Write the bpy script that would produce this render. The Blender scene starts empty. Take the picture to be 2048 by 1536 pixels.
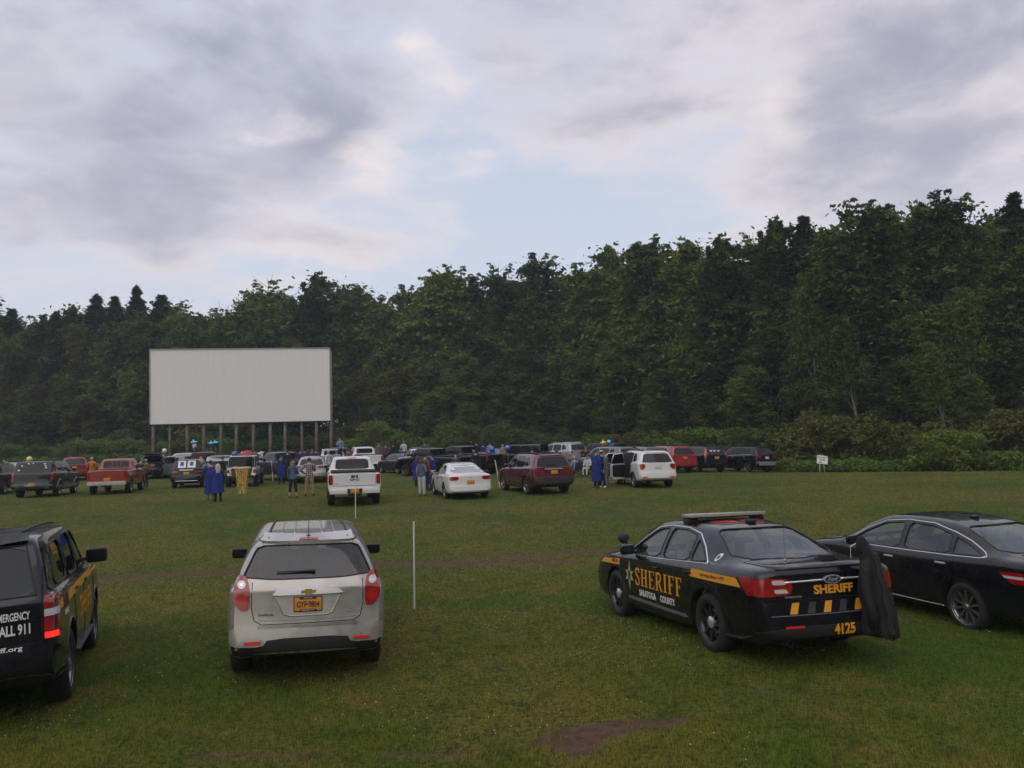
import bpy, bmesh, math, random
import numpy as np
from mathutils import Vector, Matrix, Euler
from mathutils.bvhtree import BVHTree
SC = bpy.context.scene; COL = SC.collection
R = math.radians
# ------------------------------------------------------------------ camera, sky, sun, exposure
HAZE = .0005; CAMZ = 2.9; FPX = 1620.0
cam_d = bpy.data.cameras.new('camera'); cam = bpy.data.objects.new('camera', cam_d); COL.objects.link(cam)
cam_d.sensor_width = 36; cam_d.lens = 36*FPX/2048; cam_d.clip_end = 3000; cam_d.clip_start = 0.1
CM = Matrix.Rotation(R(90+3.37), 4, 'X') @ Matrix.Rotation(R(-1.41), 4, 'Z')
CM.translation = (0, 0, CAMZ); cam.matrix_world = CM; SC.camera = cam
SC.view_settings.view_transform = 'Standard'; SC.view_settings.look = 'None'
SC.view_settings.gamma = 1; SC.view_settings.exposure = 0.0
SC.render.engine = 'CYCLES'
SUN_EL, SUN_AZ = R(42), R(200)      # azimuth clockwise from +Y: behind the camera, a little to the left
sd = bpy.data.lights.new('sun', 'SUN'); sun = bpy.data.objects.new('sun', sd); COL.objects.link(sun)
sd.energy = 1.2; sd.angle = R(80); sd.color = (1, .93, .86)
sdir = Vector((math.sin(SUN_AZ)*math.cos(SUN_EL), math.cos(SUN_AZ)*math.cos(SUN_EL), math.sin(SUN_EL)))
sun.rotation_euler = sdir.to_track_quat('Z', 'Y').to_euler()

def ray(px, py):
    v = Vector(((px-1024)/FPX, -(py-768)/FPX, -1)); return (CM.to_3x3() @ v)
def at(px, py, Y):                  # the world point on that line of sight, Y metres ahead
    r = ray(px, py); return Vector((0, 0, CAMZ)) + r*(Y/r.y)
def srgb(r, g, b):
    return tuple(((c/255)/12.92 if c/255 <= .04045 else ((c/255+.055)/1.055)**2.4) for c in (r, g, b))

class NT:                           # terse node builder
    def __init__(s, tree): s.t = tree; tree.nodes.clear()
    def n(s, kind, ins=None, **kw):
        nd = s.t.nodes.new(kind)
        for k, v in kw.items(): setattr(nd, k, v)
        for k, v in (ins or {}).items():
            sk = nd.inputs[k]
            if isinstance(v, bpy.types.NodeSocket): s.t.links.new(v, sk)
            elif isinstance(v, bpy.types.Node): s.t.links.new(v.outputs[0], sk)
            else: sk.default_value = v
        return nd
    def m(s, op, a, b=0.0, c=0.0, clamp=False): return s.n('ShaderNodeMath', {0: a, 1: b, 2: c}, operation=op, use_clamp=clamp).outputs[0]
    def vm(s, op, a, b=(0, 0, 0)):
        nd = s.n('ShaderNodeVectorMath', {0: a, 1: b}, operation=op)
        return nd.outputs['Value' if op in ('DOT_PRODUCT', 'LENGTH', 'DISTANCE') else 'Vector']
    def mr(s, v, a, b, c=0.0, d=1.0, smooth=True):
        return s.n('ShaderNodeMapRange', {0: v, 1: a, 2: b, 3: c, 4: d}, interpolation_type='SMOOTHSTEP' if smooth else 'LINEAR').outputs[0]
    def mix(s, f, a, b, bt='MIX'):
        nd = s.n('ShaderNodeMix', data_type='RGBA', blend_type=bt)
        for i, v in ((0, f), (6, a), (7, b)):
            sk = nd.inputs[i]
            if isinstance(v, bpy.types.NodeSocket): s.t.links.new(v, sk)
            else: sk.default_value = (tuple(v)+(1,))[:4] if isinstance(v, (tuple, list)) else v
        return nd.outputs[2]
    def noise(s, vec, scale, detail=5, rough=.55, dist=0.0, out='Fac', dim='3D'):
        return s.n('ShaderNodeTexNoise', {'Vector': vec, 'Scale': scale, 'Detail': detail, 'Roughness': rough, 'Distortion': dist}, noise_dimensions=dim).outputs[out]

world = bpy.data.worlds.new('World'); SC.world = world; world.use_nodes = True
w = NT(world.node_tree)
dirv = w.n('ShaderNodeTexCoord').outputs['Generated']
sep = w.n('ShaderNodeSeparateXYZ', {0: dirv})
zz = w.m('MAXIMUM', sep.outputs[2], 0.0)
inv = w.m('DIVIDE', 1.0, w.m('ADD', zz, 0.16))
pl = w.n('ShaderNodeCombineXYZ', {0: w.m('MULTIPLY', sep.outputs[0], inv), 1: w.m('MULTIPLY', sep.outputs[1], inv), 2: 0.0}).outputs[0]
warp = w.vm('MULTIPLY', w.vm('SUBTRACT', w.noise(pl, 1.3, 6, .55, out='Color'), (.5, .5, .5)), (.34, .34, .34))
dw = w.vm('ADD', dirv, warp)
def blobs(lst):
    tot = None
    for px, py, rad, amp in lst:
        c = ray(px, py).normalized()
        dd = w.vm('DISTANCE', dw, tuple(c))
        v = w.m('MULTIPLY', w.mr(dd, rad, 0.0), amp)
        tot = v if tot is None else w.m('ADD', tot, v)
    return tot
n1 = w.noise(pl, 1.6, 9, .56, .35)
n2 = w.noise(w.vm('ADD', pl, (7.3, 2.1, 4)), 3.2, 9, .58, .2)
n3 = w.noise(w.vm('ADD', pl, (1.3, 9.1, 2)), .75, 4, .5, .3)
# cloud cover: where the grey layer is thick, and the open gaps
cover = w.m('ADD', w.m('MULTIPLY', w.m('SUBTRACT', n1, .5), 3.2), w.m('MULTIPLY', w.m('SUBTRACT', n2, .5), 2.0))
cover = w.m('ADD', cover, .28)
cover = w.m('ADD', cover, blobs([(520, 190, .26, .62), (60, 60, .34, .35), (30, 240, .2, .35), (340, 415, .22, .62), (130, 440, .2, .3), (1500, 190, .5, .30), (1900, 60, .4, .05),
    (620, 300, .18, .35), (1750, 330, .3, .35), (1150, 130, .25, .25), (1000, 440, .22, -.55), (1120, 400, .16, -.2), (760, 500, .16, -.35), (1330, 470, .2, -.3), (1130, 510, .2, -.45),
    (300, 590, .35, -.35), (770, 270, .1, -.6), (930, 300, .1, -.6), (250, 150, .10, -.55), (860, 100, .07, -.6), (500, 260, .09, -.6), (230, 310, .16, -.5), (1600, 480, .2, -.3)]))
thin = w.mr(cover, -.45, .75)
thick = w.mr(cover, .20, 1.5)
blue = w.mix(w.mr(sep.outputs[2], 0.05, .55), srgb(226, 234, 248), srgb(204, 215, 240))
nish = w.n('ShaderNodeTexSky', sky_type='NISHITA', sun_disc=False, sun_elevation=SUN_EL, sun_rotation=SUN_AZ).outputs[0]
blue = w.mix(.18, blue, w.mix(1.0, nish, (.075, .075, .075), 'MULTIPLY'))
pale = w.mix(w.mr(n3, .42, .62), srgb(213, 215, 230), srgb(232, 225, 230))
grey = w.mix(w.mr(sep.outputs[2], .1, .5), srgb(190, 191, 206), srgb(164, 167, 187))
sky = w.mix(thin, blue, pale); sky = w.mix(thick, sky, grey)
hl = w.m('MULTIPLY', blobs([(750, 262, .085, 1.0), (925, 300, .06, .9), (510, 243, .06, .8), (850, 92, .045, .9), (600, 490, .12, .45), (1540, 265, .05, .5), (100, 330, .12, .4)]), w.mr(n2, .40, .56), clamp=True)
sky = w.mix(hl, sky, srgb(247, 236, 238))
glow = w.mr(w.vm('DOT_PRODUCT', dirv, tuple(sdir)), -.1, .9)
sky = w.mix(glow, sky, w.mix(1.0, sky, (1.32, 1.26, 1.2), 'MULTIPLY'))
woods = w.m('MULTIPLY', w.mr(sep.outputs[2], .42, .30), w.mr(sep.outputs[1], .25, -.05))  # unseen tree line, put low into the sky behind the camera to darken reflections
sky = w.mix(woods, sky, (.030, .034, .024))
bg = w.n('ShaderNodeBackground', {0: sky, 1: 1.0})
w.n('ShaderNodeOutputWorld', {0: bg})

# ------------------------------------------------------------------ object helpers
def link(o, parent=None):
    COL.objects.link(o)
    if parent is not None: o.parent = parent
    return o
def tag(o, label=None, cat=None, group=None, kind=None):
    if label: o['label'] = label
    if cat: o['category'] = cat
    if group: o['group'] = group
    if kind: o['kind'] = kind
    return o
def empty(name, loc=(0, 0, 0), rz=0.0, label=None, cat=None, group=None):
    o = bpy.data.objects.new(name, None); o.empty_display_size = .2; link(o)
    o.location = loc; o.rotation_euler = (0, 0, rz); return tag(o, label, cat, group)
def mesh_obj(name, verts, faces, mat=None, parent=None, smooth=False):
    me = bpy.data.meshes.new(name); me.from_pydata([tuple(v) for v in verts], [], faces)
    if mat: me.materials.append(mat)
    if smooth: me.polygons.foreach_set('use_smooth', [True]*len(me.polygons))
    me.update(); return link(bpy.data.objects.new(name, me), parent)
def np_quads(name, V, k, mat):      # V: (n*k,3) vertices, each k in a row make one face
    n = len(V)//k; me = bpy.data.meshes.new(name)
    me.vertices.add(len(V)); me.vertices.foreach_set('co', V.astype(np.float32).ravel())
    me.loops.add(len(V)); me.loops.foreach_set('vertex_index', np.arange(len(V), dtype=np.int32))
    me.polygons.add(n); me.polygons.foreach_set('loop_start', np.arange(0, n*k, k, dtype=np.int32))
    me.materials.append(mat); me.update(calc_edges=True); return me
def copy_tree(o, parent=None):
    c = o.copy(); link(c); c.parent = parent
    for ch in list(o.children): copy_tree(ch, c)
    return c

MATS = {}
def mat(name, col=(.5, .5, .5), rough=.5, metal=0.0, coat=0.0, noise=0.0, nscale=6.0, bump=0.0, bscale=60.0, col2=None, spec=.5, emit=None, ior=1.5, sheen=0.0):
    if name in MATS: return MATS[name]
    m = bpy.data.materials.new(name); m.use_nodes = True; t = NT(m.node_tree); MATS[name] = m
    co = t.n('ShaderNodeTexCoord').outputs['Object']
    ins = {'Base Color': tuple(col)+(1,), 'Roughness': rough, 'Metallic': metal, 'Coat Weight': coat, 'Coat Roughness': .04, 'Specular IOR Level': spec}
    if noise or col2:
        f = t.noise(co, nscale, 6, .6)
        c2 = col2 or tuple(c*(1-noise) for c in col)
        ins['Base Color'] = t.mix(t.mr(f, .35, .68), tuple(col), tuple(c2))
        ins['Roughness'] = t.mr(t.noise(co, nscale*2.3, 4, .6), .3, .7, max(rough-.06, 0), rough+.1)
    if bump:
        ins['Normal'] = t.n('ShaderNodeBump', {'Strength': bump, 'Distance': .01, 'Height': t.noise(co, bscale, 4, .6)}).outputs[0]
    b = t.n('ShaderNodeBsdfPrincipled', ins)
    if emit: b.inputs['Emission Color'].default_value = tuple(emit[:3])+(1,); b.inputs['Emission Strength'].default_value = emit[3]
    t.n('ShaderNodeOutputMaterial', {0: b}); return m

def tube_np(pts, rad, sides=7):
    V, Fs = [], []; pts = [Vector(p) for p in pts]
    for i, p in enumerate(pts):
        d = (pts[min(i+1, len(pts)-1)]-pts[max(i-1, 0)]).normalized(); q = d.to_track_quat('Z', 'Y')
        for s in range(sides): a = 6.2832*s/sides; V.append(p+q @ Vector((math.cos(a)*rad[i], math.sin(a)*rad[i], 0)))
    for i in range(len(pts)-1):
        for s in range(sides): Fs.append((i*sides+s, i*sides+(s+1) % sides, (i+1)*sides+(s+1) % sides, (i+1)*sides+s))
    Fs.append(tuple(range(sides))[::-1]); Fs.append(tuple((len(pts)-1)*sides+s for s in range(sides)))
    return V, Fs
def join_tubes(lst):
    V, Fs = [], []
    for v, f in lst: o = len(V); V += v; Fs += [tuple(i+o for i in q) for q in f]
    return V, Fs
def me_from(name, V, Fs, m):
    me = bpy.data.meshes.new(name); me.from_pydata([tuple(v) for v in V], [], Fs); me.materials.append(m)
    me.polygons.foreach_set('use_smooth', [True]*len(me.polygons)); me.update(); return me

# ------------------------------------------------------------------ terrain
def ss(a, b, t): t = np.clip((np.asarray(t, float)-a)/(b-a), 0, 1); return t*t*(3-2*t)
EX = [-400, -110, -74, -30, 0, 11, 17, 22, 26, 30, 36, 60, 100, 400]
EY = [108, 110, 113, 112, 104, 90, 76, 66, 58, 53.5, 50, 45, 42, 40]
def edge_y(x): return np.interp(x, EX, EY)
def gz(x, y):
    x = np.asarray(x, float); y = np.asarray(y, float)
    near = 1-ss(16, 28, y)
    z = np.interp(x, [-16, -8, -6.6, -4.6, -3, 0, 2, 4.5, 7, 12], [-.40, -.11, -.03, .06, .0, -.02, .145, .13, .045, -.10])*near
    z = z - .17*ss(10.2, 13.4, y)*ss(-2, 2.5, x)*(1-ss(5, 7, x))*near - .08*ss(8.6, 12, y)*ss(-4, -6.5, x)*near
    z = z + .2*ss(16, 32, y)+.05*ss(33, 38, y)*ss(0, 6, x) - .12*ss(38, 48, y) - .35*ss(40, 56, y)*ss(6, 18, x)
    z = z + 0.025*np.sin(x*.45+1)*np.sin(y*.38)*ss(14, 24, y)
    e = np.maximum(y-edge_y(x)-3, 0)
    return z + np.minimum(e, 60)*(.06+.12*ss(-10, 25, x))
def ground(px, py, dz=0.0):         # where the line of sight through that pixel meets the ground
    r = ray(px, py); lo, hi = 3.0, 300.0; o = Vector((0, 0, CAMZ)); p = 3.0
    t = 3.0
    while t < 250:
        q = o + r*(t/r.y)
        if q.z <= gz(q.x, q.y)+dz: break
        t += .05 if t < 40 else .2
    q = o + r*(t/r.y); q.z = float(gz(q.x, q.y)); return q
PATCH = []                          # bare earth: x, y, rx, ry, angle, strength
def patch(px, py, rx, ry, a=0.0, s=1.0): q = ground(px, py); PATCH.append((q.x, q.y, rx, ry, a, s))
patch(1205, 1460, .56, .17, .05); patch(1165, 1488, .22, .28, .0); patch(1340, 1448, .22, .06, .12); patch(1080, 1488, .28, .06, 0, .6)
patch(610, 1345, .9, .2, 0, .5); patch(990, 1330, .2, .07, 0, .6); patch(520, 1512, .6, .14, 0, .55); patch(840, 1512, .4, .1, 0, .5); patch(980, 1272, .35, .08, 0, .5)
patch(700, 1375, .6, .1, 0, .45); patch(1560, 1390, .5, .1, 0, .4); patch(860, 1128, 3.2, .42, .03, .75); patch(1130, 1108, 2.2, .36, .1, .7); patch(350, 1150, 3.2, .42, -.03, .6); patch(130, 1175, 1.5, .3, -.03, .3)
patch(1040, 1112, 1.6, .2, .05, .4); patch(300, 990, 3, .5, 0, .3); patch(620, 1003, 2, .5, 0, .35); patch(760, 1022, 2.6, .4, 0, .3); patch(900, 1012, 3, .5, 0, .35); patch(1250, 1030, 4, .5, 0, .3)
def patch_mask(x, y):
    v = np.zeros_like(x)
    wob = .22*np.sin(x*9+np.sin(y*7)*1.7)+.2*np.sin(y*13+x*5)+.14*np.sin(x*23-y*17)
    for cx, cy, rx, ry, a, s in PATCH:
        dx, dy = x-cx, y-cy; u = (dx*math.cos(a)+dy*math.sin(a))/rx; q = (-dx*math.sin(a)+dy*math.cos(a))/ry
        v = np.maximum(v, s*np.clip(1.6-(np.sqrt(u*u+q*q)+wob*.8), 0, 1))
    return v
def axis(a, b, fine0, fine1, st, grow=1.12):
    v = list(np.arange(fine0, fine1, st)); s = st
    while v[-1] < b: s *= grow; v.append(v[-1]+s)
    s = st
    while v[0] > a: s *= grow; v.insert(0, v[0]-s)
    return np.array(v)
gx = axis(-700, 700, -45, 45, .5); gy = axis(-100, 1100, -2, 75, .5)
X, Y = np.meshgrid(gx, gy); Z = gz(X, Y)
nx, ny = len(gx), len(gy); idx = np.arange(nx*ny).reshape(ny, nx)
F = np.stack([idx[:-1, :-1], idx[:-1, 1:], idx[1:, 1:], idx[1:, :-1]], -1).reshape(-1, 4)
gm = bpy.data.materials.new('field_grass'); gm.use_nodes = True; t = NT(gm.node_tree)
P = t.n('ShaderNodeNewGeometry').outputs['Position']
big = t.noise(P, .16, 5, .6, .4); mid = t.noise(P, .9, 6, .65, .3); fine = t.noise(P, 16, 6, .7); vf = t.noise(P, 70, 3, .7)
c = t.mix(t.mr(big, .40, .60), (.078, .118, .016), (.150, .138, .028))
c = t.mix(t.m('MULTIPLY', t.mr(mid, .50, .66), .8), c, (.180, .140, .040))
c = t.mix(t.m('MULTIPLY', t.mr(t.noise(P, 2.8, 6, .7, .2), .52, .64), .75), c, (.050, .080, .014))
c = t.mix(t.mr(fine, .38, .62), (.024, .034, .008), c)
c = t.mix(t.mr(vf, .58, .76), c, (.10, .11, .03))
mask = None
wp = t.vm('ADD', P, t.vm('MULTIPLY', t.vm('SUBTRACT', t.noise(P, 2.6, 6, .7, out='Color'), (.5, .5, .5)), (1.3, .7, 0)))
for cx, cy, rx, ry, a, s in PATCH:
    d = t.vm('SUBTRACT', wp, (cx, cy, 0))
    u = t.m('DIVIDE', t.vm('DOT_PRODUCT', d, (math.cos(a), math.sin(a), 0)), rx); q = t.m('DIVIDE', t.vm('DOT_PRODUCT', d, (-math.sin(a), math.cos(a), 0)), ry)
    rr = t.m('SQRT', t.m('ADD', t.m('MULTIPLY', u, u), t.m('MULTIPLY', q, q)))
    v = t.m('MULTIPLY', t.mr(rr, 1.45, .75), s); mask = v if mask is None else t.m('MAXIMUM', mask, v)
soil = t.mix(t.mr(t.noise(P, 7, 7, .7), .3, .7), (.066, .034, .025), (.140, .086, .064))
mk = t.m('MULTIPLY', mask, t.mr(fine, .2, .5, .75, 1.0))
c = t.mix(mk, c, soil)
h = t.m('ADD', t.m('MULTIPLY', fine, .6), t.m('ADD', t.m('MULTIPLY', vf, .5), t.m('MULTIPLY', mid, .8)))
bp = t.n('ShaderNodeBump', {'Strength': .9, 'Distance': .05, 'Height': h}).outputs[0]
b = t.n('ShaderNodeBsdfPrincipled', {'Base Color': c, 'Roughness': .95, 'Specular IOR Level': .12, 'Normal': bp})
t.n('ShaderNodeOutputMaterial', {0: b})
fld = np_quads('grass_field', np.stack([X, Y, Z], -1).reshape(-1, 3)[F].reshape(-1, 3), 4, gm)
fld.polygons.foreach_set('use_smooth', [True]*len(fld.polygons))
bmx = bmesh.new(); bmx.from_mesh(fld); bmesh.ops.remove_doubles(bmx, verts=bmx.verts, dist=1e-4); bmx.to_mesh(fld); bmx.free()
tag(link(bpy.data.objects.new('ground', fld)), kind='structure')

# grass blades, thick near the camera, thinning out with distance
rng = np.random.default_rng(5)
def scatter(n, y0, y1, seed):       # uniform in screen width, depth law ~1/d
    g = np.random.default_rng(seed)
    y = y0*(y1/y0)**g.random(n); x = (g.random(n)*1.5-.75)*y; return x, y
_tb = np.random.default_rng(99).random((64, 64))
def vnoise(x, y, f):                # smooth value noise, 0..1
    x = x*f+100; y = y*f+100; i = np.floor(x).astype(int); j = np.floor(y).astype(int); u = x-i; v = y-j; u = u*u*(3-2*u); v = v*v*(3-2*v)
    T_ = lambda a, b: _tb[a % 64, b % 64]
    return (T_(i, j)*(1-u)+T_(i+1, j)*u)*(1-v)+(T_(i, j+1)*(1-u)+T_(i+1, j+1)*u)*v
def blades(n, y0, y1, hlo, hhi, wdt, seed, cutoff=.45, lean=.9):
    g = np.random.default_rng(seed+500); x, y = scatter(n, y0, y1, seed)
    keep = (patch_mask(x, y) < cutoff*g.random(n)*2.2+.02)
    clump = (vnoise(x, y, 1.3)+.8*vnoise(x, y, 3.7)+.6*vnoise(x, y, 9.1)-1.2)*1.1
    keep &= g.random(n) < .72+.28*clump
    x, y = x[keep], y[keep]; n = len(x); z = gz(x, y)
    hh = (hlo+(hhi-hlo)*g.random(n)**1.6)*(1+.25*clump[keep]); a = g.random(n)*6.283; la = g.random(n)*6.283; ln = hh*lean*g.random(n)
    sc = wdt*np.maximum(1, y/12)
    dx, dy = np.cos(a)*sc, np.sin(a)*sc
    A = np.stack([x-dx, y-dy, z-.01], -1); B = np.stack([x+dx, y+dy, z-.01], -1); C = np.stack([x+np.cos(la)*ln, y+np.sin(la)*ln, z+hh], -1)
    return np.stack([A, B, C], 1).reshape(-1, 3)
lm = bpy.data.materials.new('grass_blade'); lm.use_nodes = True; t = NT(lm.node_tree)
P = t.n('ShaderNodeNewGeometry').outputs['Position']
ri = t.n('ShaderNodeNewGeometry').outputs['Random Per Island']
c = t.mix(t.mr(t.noise(P, .16, 5, .6, .4), .40, .60), (.088, .150, .019), (.185, .178, .031))
c = t.mix(t.m('MULTIPLY', t.mr(t.noise(P, .9, 6, .65, .3), .50, .66), .8), c, (.215, .175, .050))
c = t.mix(t.m('MULTIPLY', t.mr(t.noise(P, 2.8, 6, .7, .2), .52, .64), .75), c, (.055, .090, .016))
c = t.mix(t.mr(ri, 0, 1, smooth=False), t.mix(1.0, c, (.38, .42, .36), 'MULTIPLY'), t.mix(1.0, c, (2.1, 2.0, 2.0), 'MULTIPLY'))
d1 = t.n('ShaderNodeBsdfDiffuse', {0: c}); d2 = t.n('ShaderNodeBsdfTranslucent', {0: c})
t.n('ShaderNodeOutputMaterial', {0: t.n('ShaderNodeMixShader', {0: .3, 1: d1, 2: d2})})
V = np.concatenate([blades(600000, 6.2, 16, .018, .066, .0021, 1), blades(260000, 15, 48, .02, .065, .0032, 2)])
tag(link(bpy.data.objects.new('short_grass', np_quads('short_grass', V, 3, lm))), 'short mown grass of the drive in field, patchy green and olive', 'grass', kind='stuff')
# white clover heads
g = np.random.default_rng(9); x, y = scatter(5200, 6.5, 34, 11)
k = (vnoise(x, y, .35)+.8*vnoise(x, y, 1.1) > .78+.45*g.random(len(x))) & (patch_mask(x, y) < .2)
x, y = x[k], y[k]; z = gz(x, y)+.03+.02*g.random(len(x)); s = (.005+.004*g.random(len(x)))
o8 = np.array([[1, 0, 0], [0, 1, 0], [-1, 0, 0], [0, -1, 0], [0, 0, 1.1], [0, 0, -.6]])
tri = [(0, 1, 4), (1, 2, 4), (2, 3, 4), (3, 0, 4), (1, 0, 5), (2, 1, 5), (3, 2, 5), (0, 3, 5)]
C = np.stack([x, y, z], -1)[:, None, :]+o8[None]*s[:, None, None]
tag(link(bpy.data.objects.new('clover_flowers', np_quads('clover', C[:, np.array(tri).ravel()].reshape(-1, 3), 3, mat('clover', (.5, .5, .36), .8, noise=.3)))), 'tiny whitish clover heads dotted through the grass', 'clover', kind='stuff')
# ------------------------------------------------------------------ vehicles: materials
def paint(name, c, metal=.35, rough=.3, dirt=.25): return mat(name, c, rough, metal, coat=.9 if max(c) > .05 else .7, noise=dirt, nscale=3.0, spec=.5 if max(c) > .05 else .15)
BLACKP = paint('black_paint', (.006, .006, .009), .0, .25)
NAVYP = paint('blackish_paint', (.008, .008, .011), .1, .25)
SILVP = paint('champagne_silver_paint', (.36, .342, .31), .55, .30, .05)
SILV2 = paint('silver_paint', (.34, .345, .35), .5, .33, .1)
WHITEP = paint('white_paint', (.62, .62, .61), 0, .35, .06)
REDP = paint('red_paint', (.20, .010, .012), .2, .3)
DREDP = paint('dark_red_paint', (.085, .008, .012), .25, .3)
OREDP = paint('old_red_paint', (.25, .028, .016), .0, .42)
GREENP = paint('dark_green_paint', (.012, .020, .018), .2, .3)
DGREYP = paint('dark_grey_paint', (.030, .034, .042), .3, .3)
BLUEP = paint('light_blue_paint', (.055, .12, .24), .4, .3)
GREYP = paint('grey_paint', (.14, .15, .17), .4, .3)
TANP = paint('grey_tan_trim', (.22, .21, .19), .3, .35)
RUB = mat('tyre_rubber', (.017, .016, .015), .85, noise=.4, nscale=9, bump=.3)
BLK = mat('black_plastic', (.012, .012, .013), .55, noise=.3)
DRK = mat('dark_void', (.004, .004, .004), .9)
SEAT = mat('dark_seat_cloth', (.022, .022, .024), .85); SEATG = mat('grey_seat_cloth', (.11, .105, .10), .85)
CHR = mat('chrome', (.68, .68, .70), .24, .72); ALU = mat('alloy', (.32, .32, .33), .33, .9, noise=.2); ALUD = mat('black_steel_wheel', (.018, .018, .019), .35, .2, coat=.6)
REDL = mat('red_lens', (.30, .006, .006), .16, coat=1.0, noise=.35, nscale=14); REDLIT = mat('lit_red_lens', (.5, .01, .01), .2, coat=1, emit=(1, .03, .02, .9))
REDR = mat('red_reflector', (.55, .02, .015), .3, coat=1.0); CLR = mat('clear_lens', (.55, .55, .55), .15, .2, coat=1.0); AMB = mat('amber', (.6, .2, .02), .3, coat=1)
PLATE = mat('orange_plate', (.55, .22, .02), .5, noise=.15); WPLATE = mat('pale_plate', (.5, .5, .47), .5); GOLDV = mat('gold_vinyl', (.62, .27, .012), .5); WHV = mat('white_vinyl', (.62, .62, .60), .5); GRV = mat('grey_vinyl', (.12, .12, .13), .5); NAVV = mat('dark_lettering', (.01, .012, .03), .5)
DGL = mat('dark_glass', (.009, .011, .015), .04, spec=.32)
def glassmat(name, tint, dust=.02):
    m = bpy.data.materials.new(name); m.use_nodes = True; t = NT(m.node_tree)
    bf = t.n('ShaderNodeNewGeometry').outputs['Backfacing']; fr = t.m('MULTIPLY', t.n('ShaderNodeFresnel', {0: 1.62}).outputs[0], t.m('SUBTRACT', 1.0, bf))
    tr = t.n('ShaderNodeBsdfTransparent', {0: tuple(tint)+(1,)}); gl = t.n('ShaderNodeBsdfGlossy', {0: (.95, .97, 1, 1), 1: .02})
    df = t.n('ShaderNodeBsdfDiffuse', {0: (.35, .38, .38, 1)})
    a = t.n('ShaderNodeMixShader', {0: dust, 1: tr, 2: df})
    t.n('ShaderNodeOutputMaterial', {0: t.n('ShaderNodeMixShader', {0: fr, 1: a, 2: gl})}); return m
GLASS = glassmat('window_glass', (.88, .93, .91), .012); TINT = glassmat('tinted_glass', (.50, .51, .54), .006); SHEENG = glassmat('dusty_window_glass', (.80, .86, .86), .02); REARG = glassmat('rear_window_glass', (.60, .64, .70), .008)

def pchip(x, Yv, xq):
    x = np.asarray(x, float); Yv = np.asarray(Yv, float); h = np.diff(x)[:, None]; dl = np.diff(Yv, axis=0)/h
    m = np.zeros_like(Yv); m[0] = dl[0]; m[-1] = dl[-1]
    if len(x) > 2:
        a, b = dl[:-1], dl[1:]; w1 = 2*h[1:]+h[:-1]; w2 = h[1:]+2*h[:-1]
        with np.errstate(divide='ignore', invalid='ignore'): hm = (w1+w2)/(w1/a+w2/b)
        m[1:-1] = np.where(a*b > 0, np.nan_to_num(hm), 0)
    i = np.clip(np.searchsorted(x, xq, side='right')-1, 0, len(x)-2); hh = h[i]; tt = ((xq-x[i])[:, None])/hh
    return (2*tt**3-3*tt**2+1)*Yv[i]+(tt**3-2*tt**2+tt)*hh*m[i]+(-2*tt**3+3*tt**2)*Yv[i+1]+(tt**3-tt**2)*hh*m[i+1]
def half_ring(w, zb, zsh, wt, zt):
    f = min(1, max(0, (zt-zsh-.10)/.16)); L = lambda a, b: (a[0]+(b[0]-a[0])*f, a[1]+(b[1]-a[1])*f); dz = zt-zsh
    A = [(w*.90, zsh+dz*.40), (w*.76, zsh+dz*.70), (wt, zsh+dz*.86), (wt*.5, zsh+dz*.97), (0, zt)]
    p5 = (w*.93, zsh+.03); p7 = (wt, zt-.05); B = [p5, ((p5[0]+p7[0])/2+.022, (p5[1]+p7[1])/2+.01), p7, (wt*.80, zt-.012), (0, zt)]
    return [(0, zb), (w*.84, zb), (w-.035, zb+.08), (w, zb+.55*(zsh-zb)), (w*.985, zsh-.05), (w*.965, zsh-.005)]+[L(a, b) for a, b in zip(A, B)]
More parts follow.
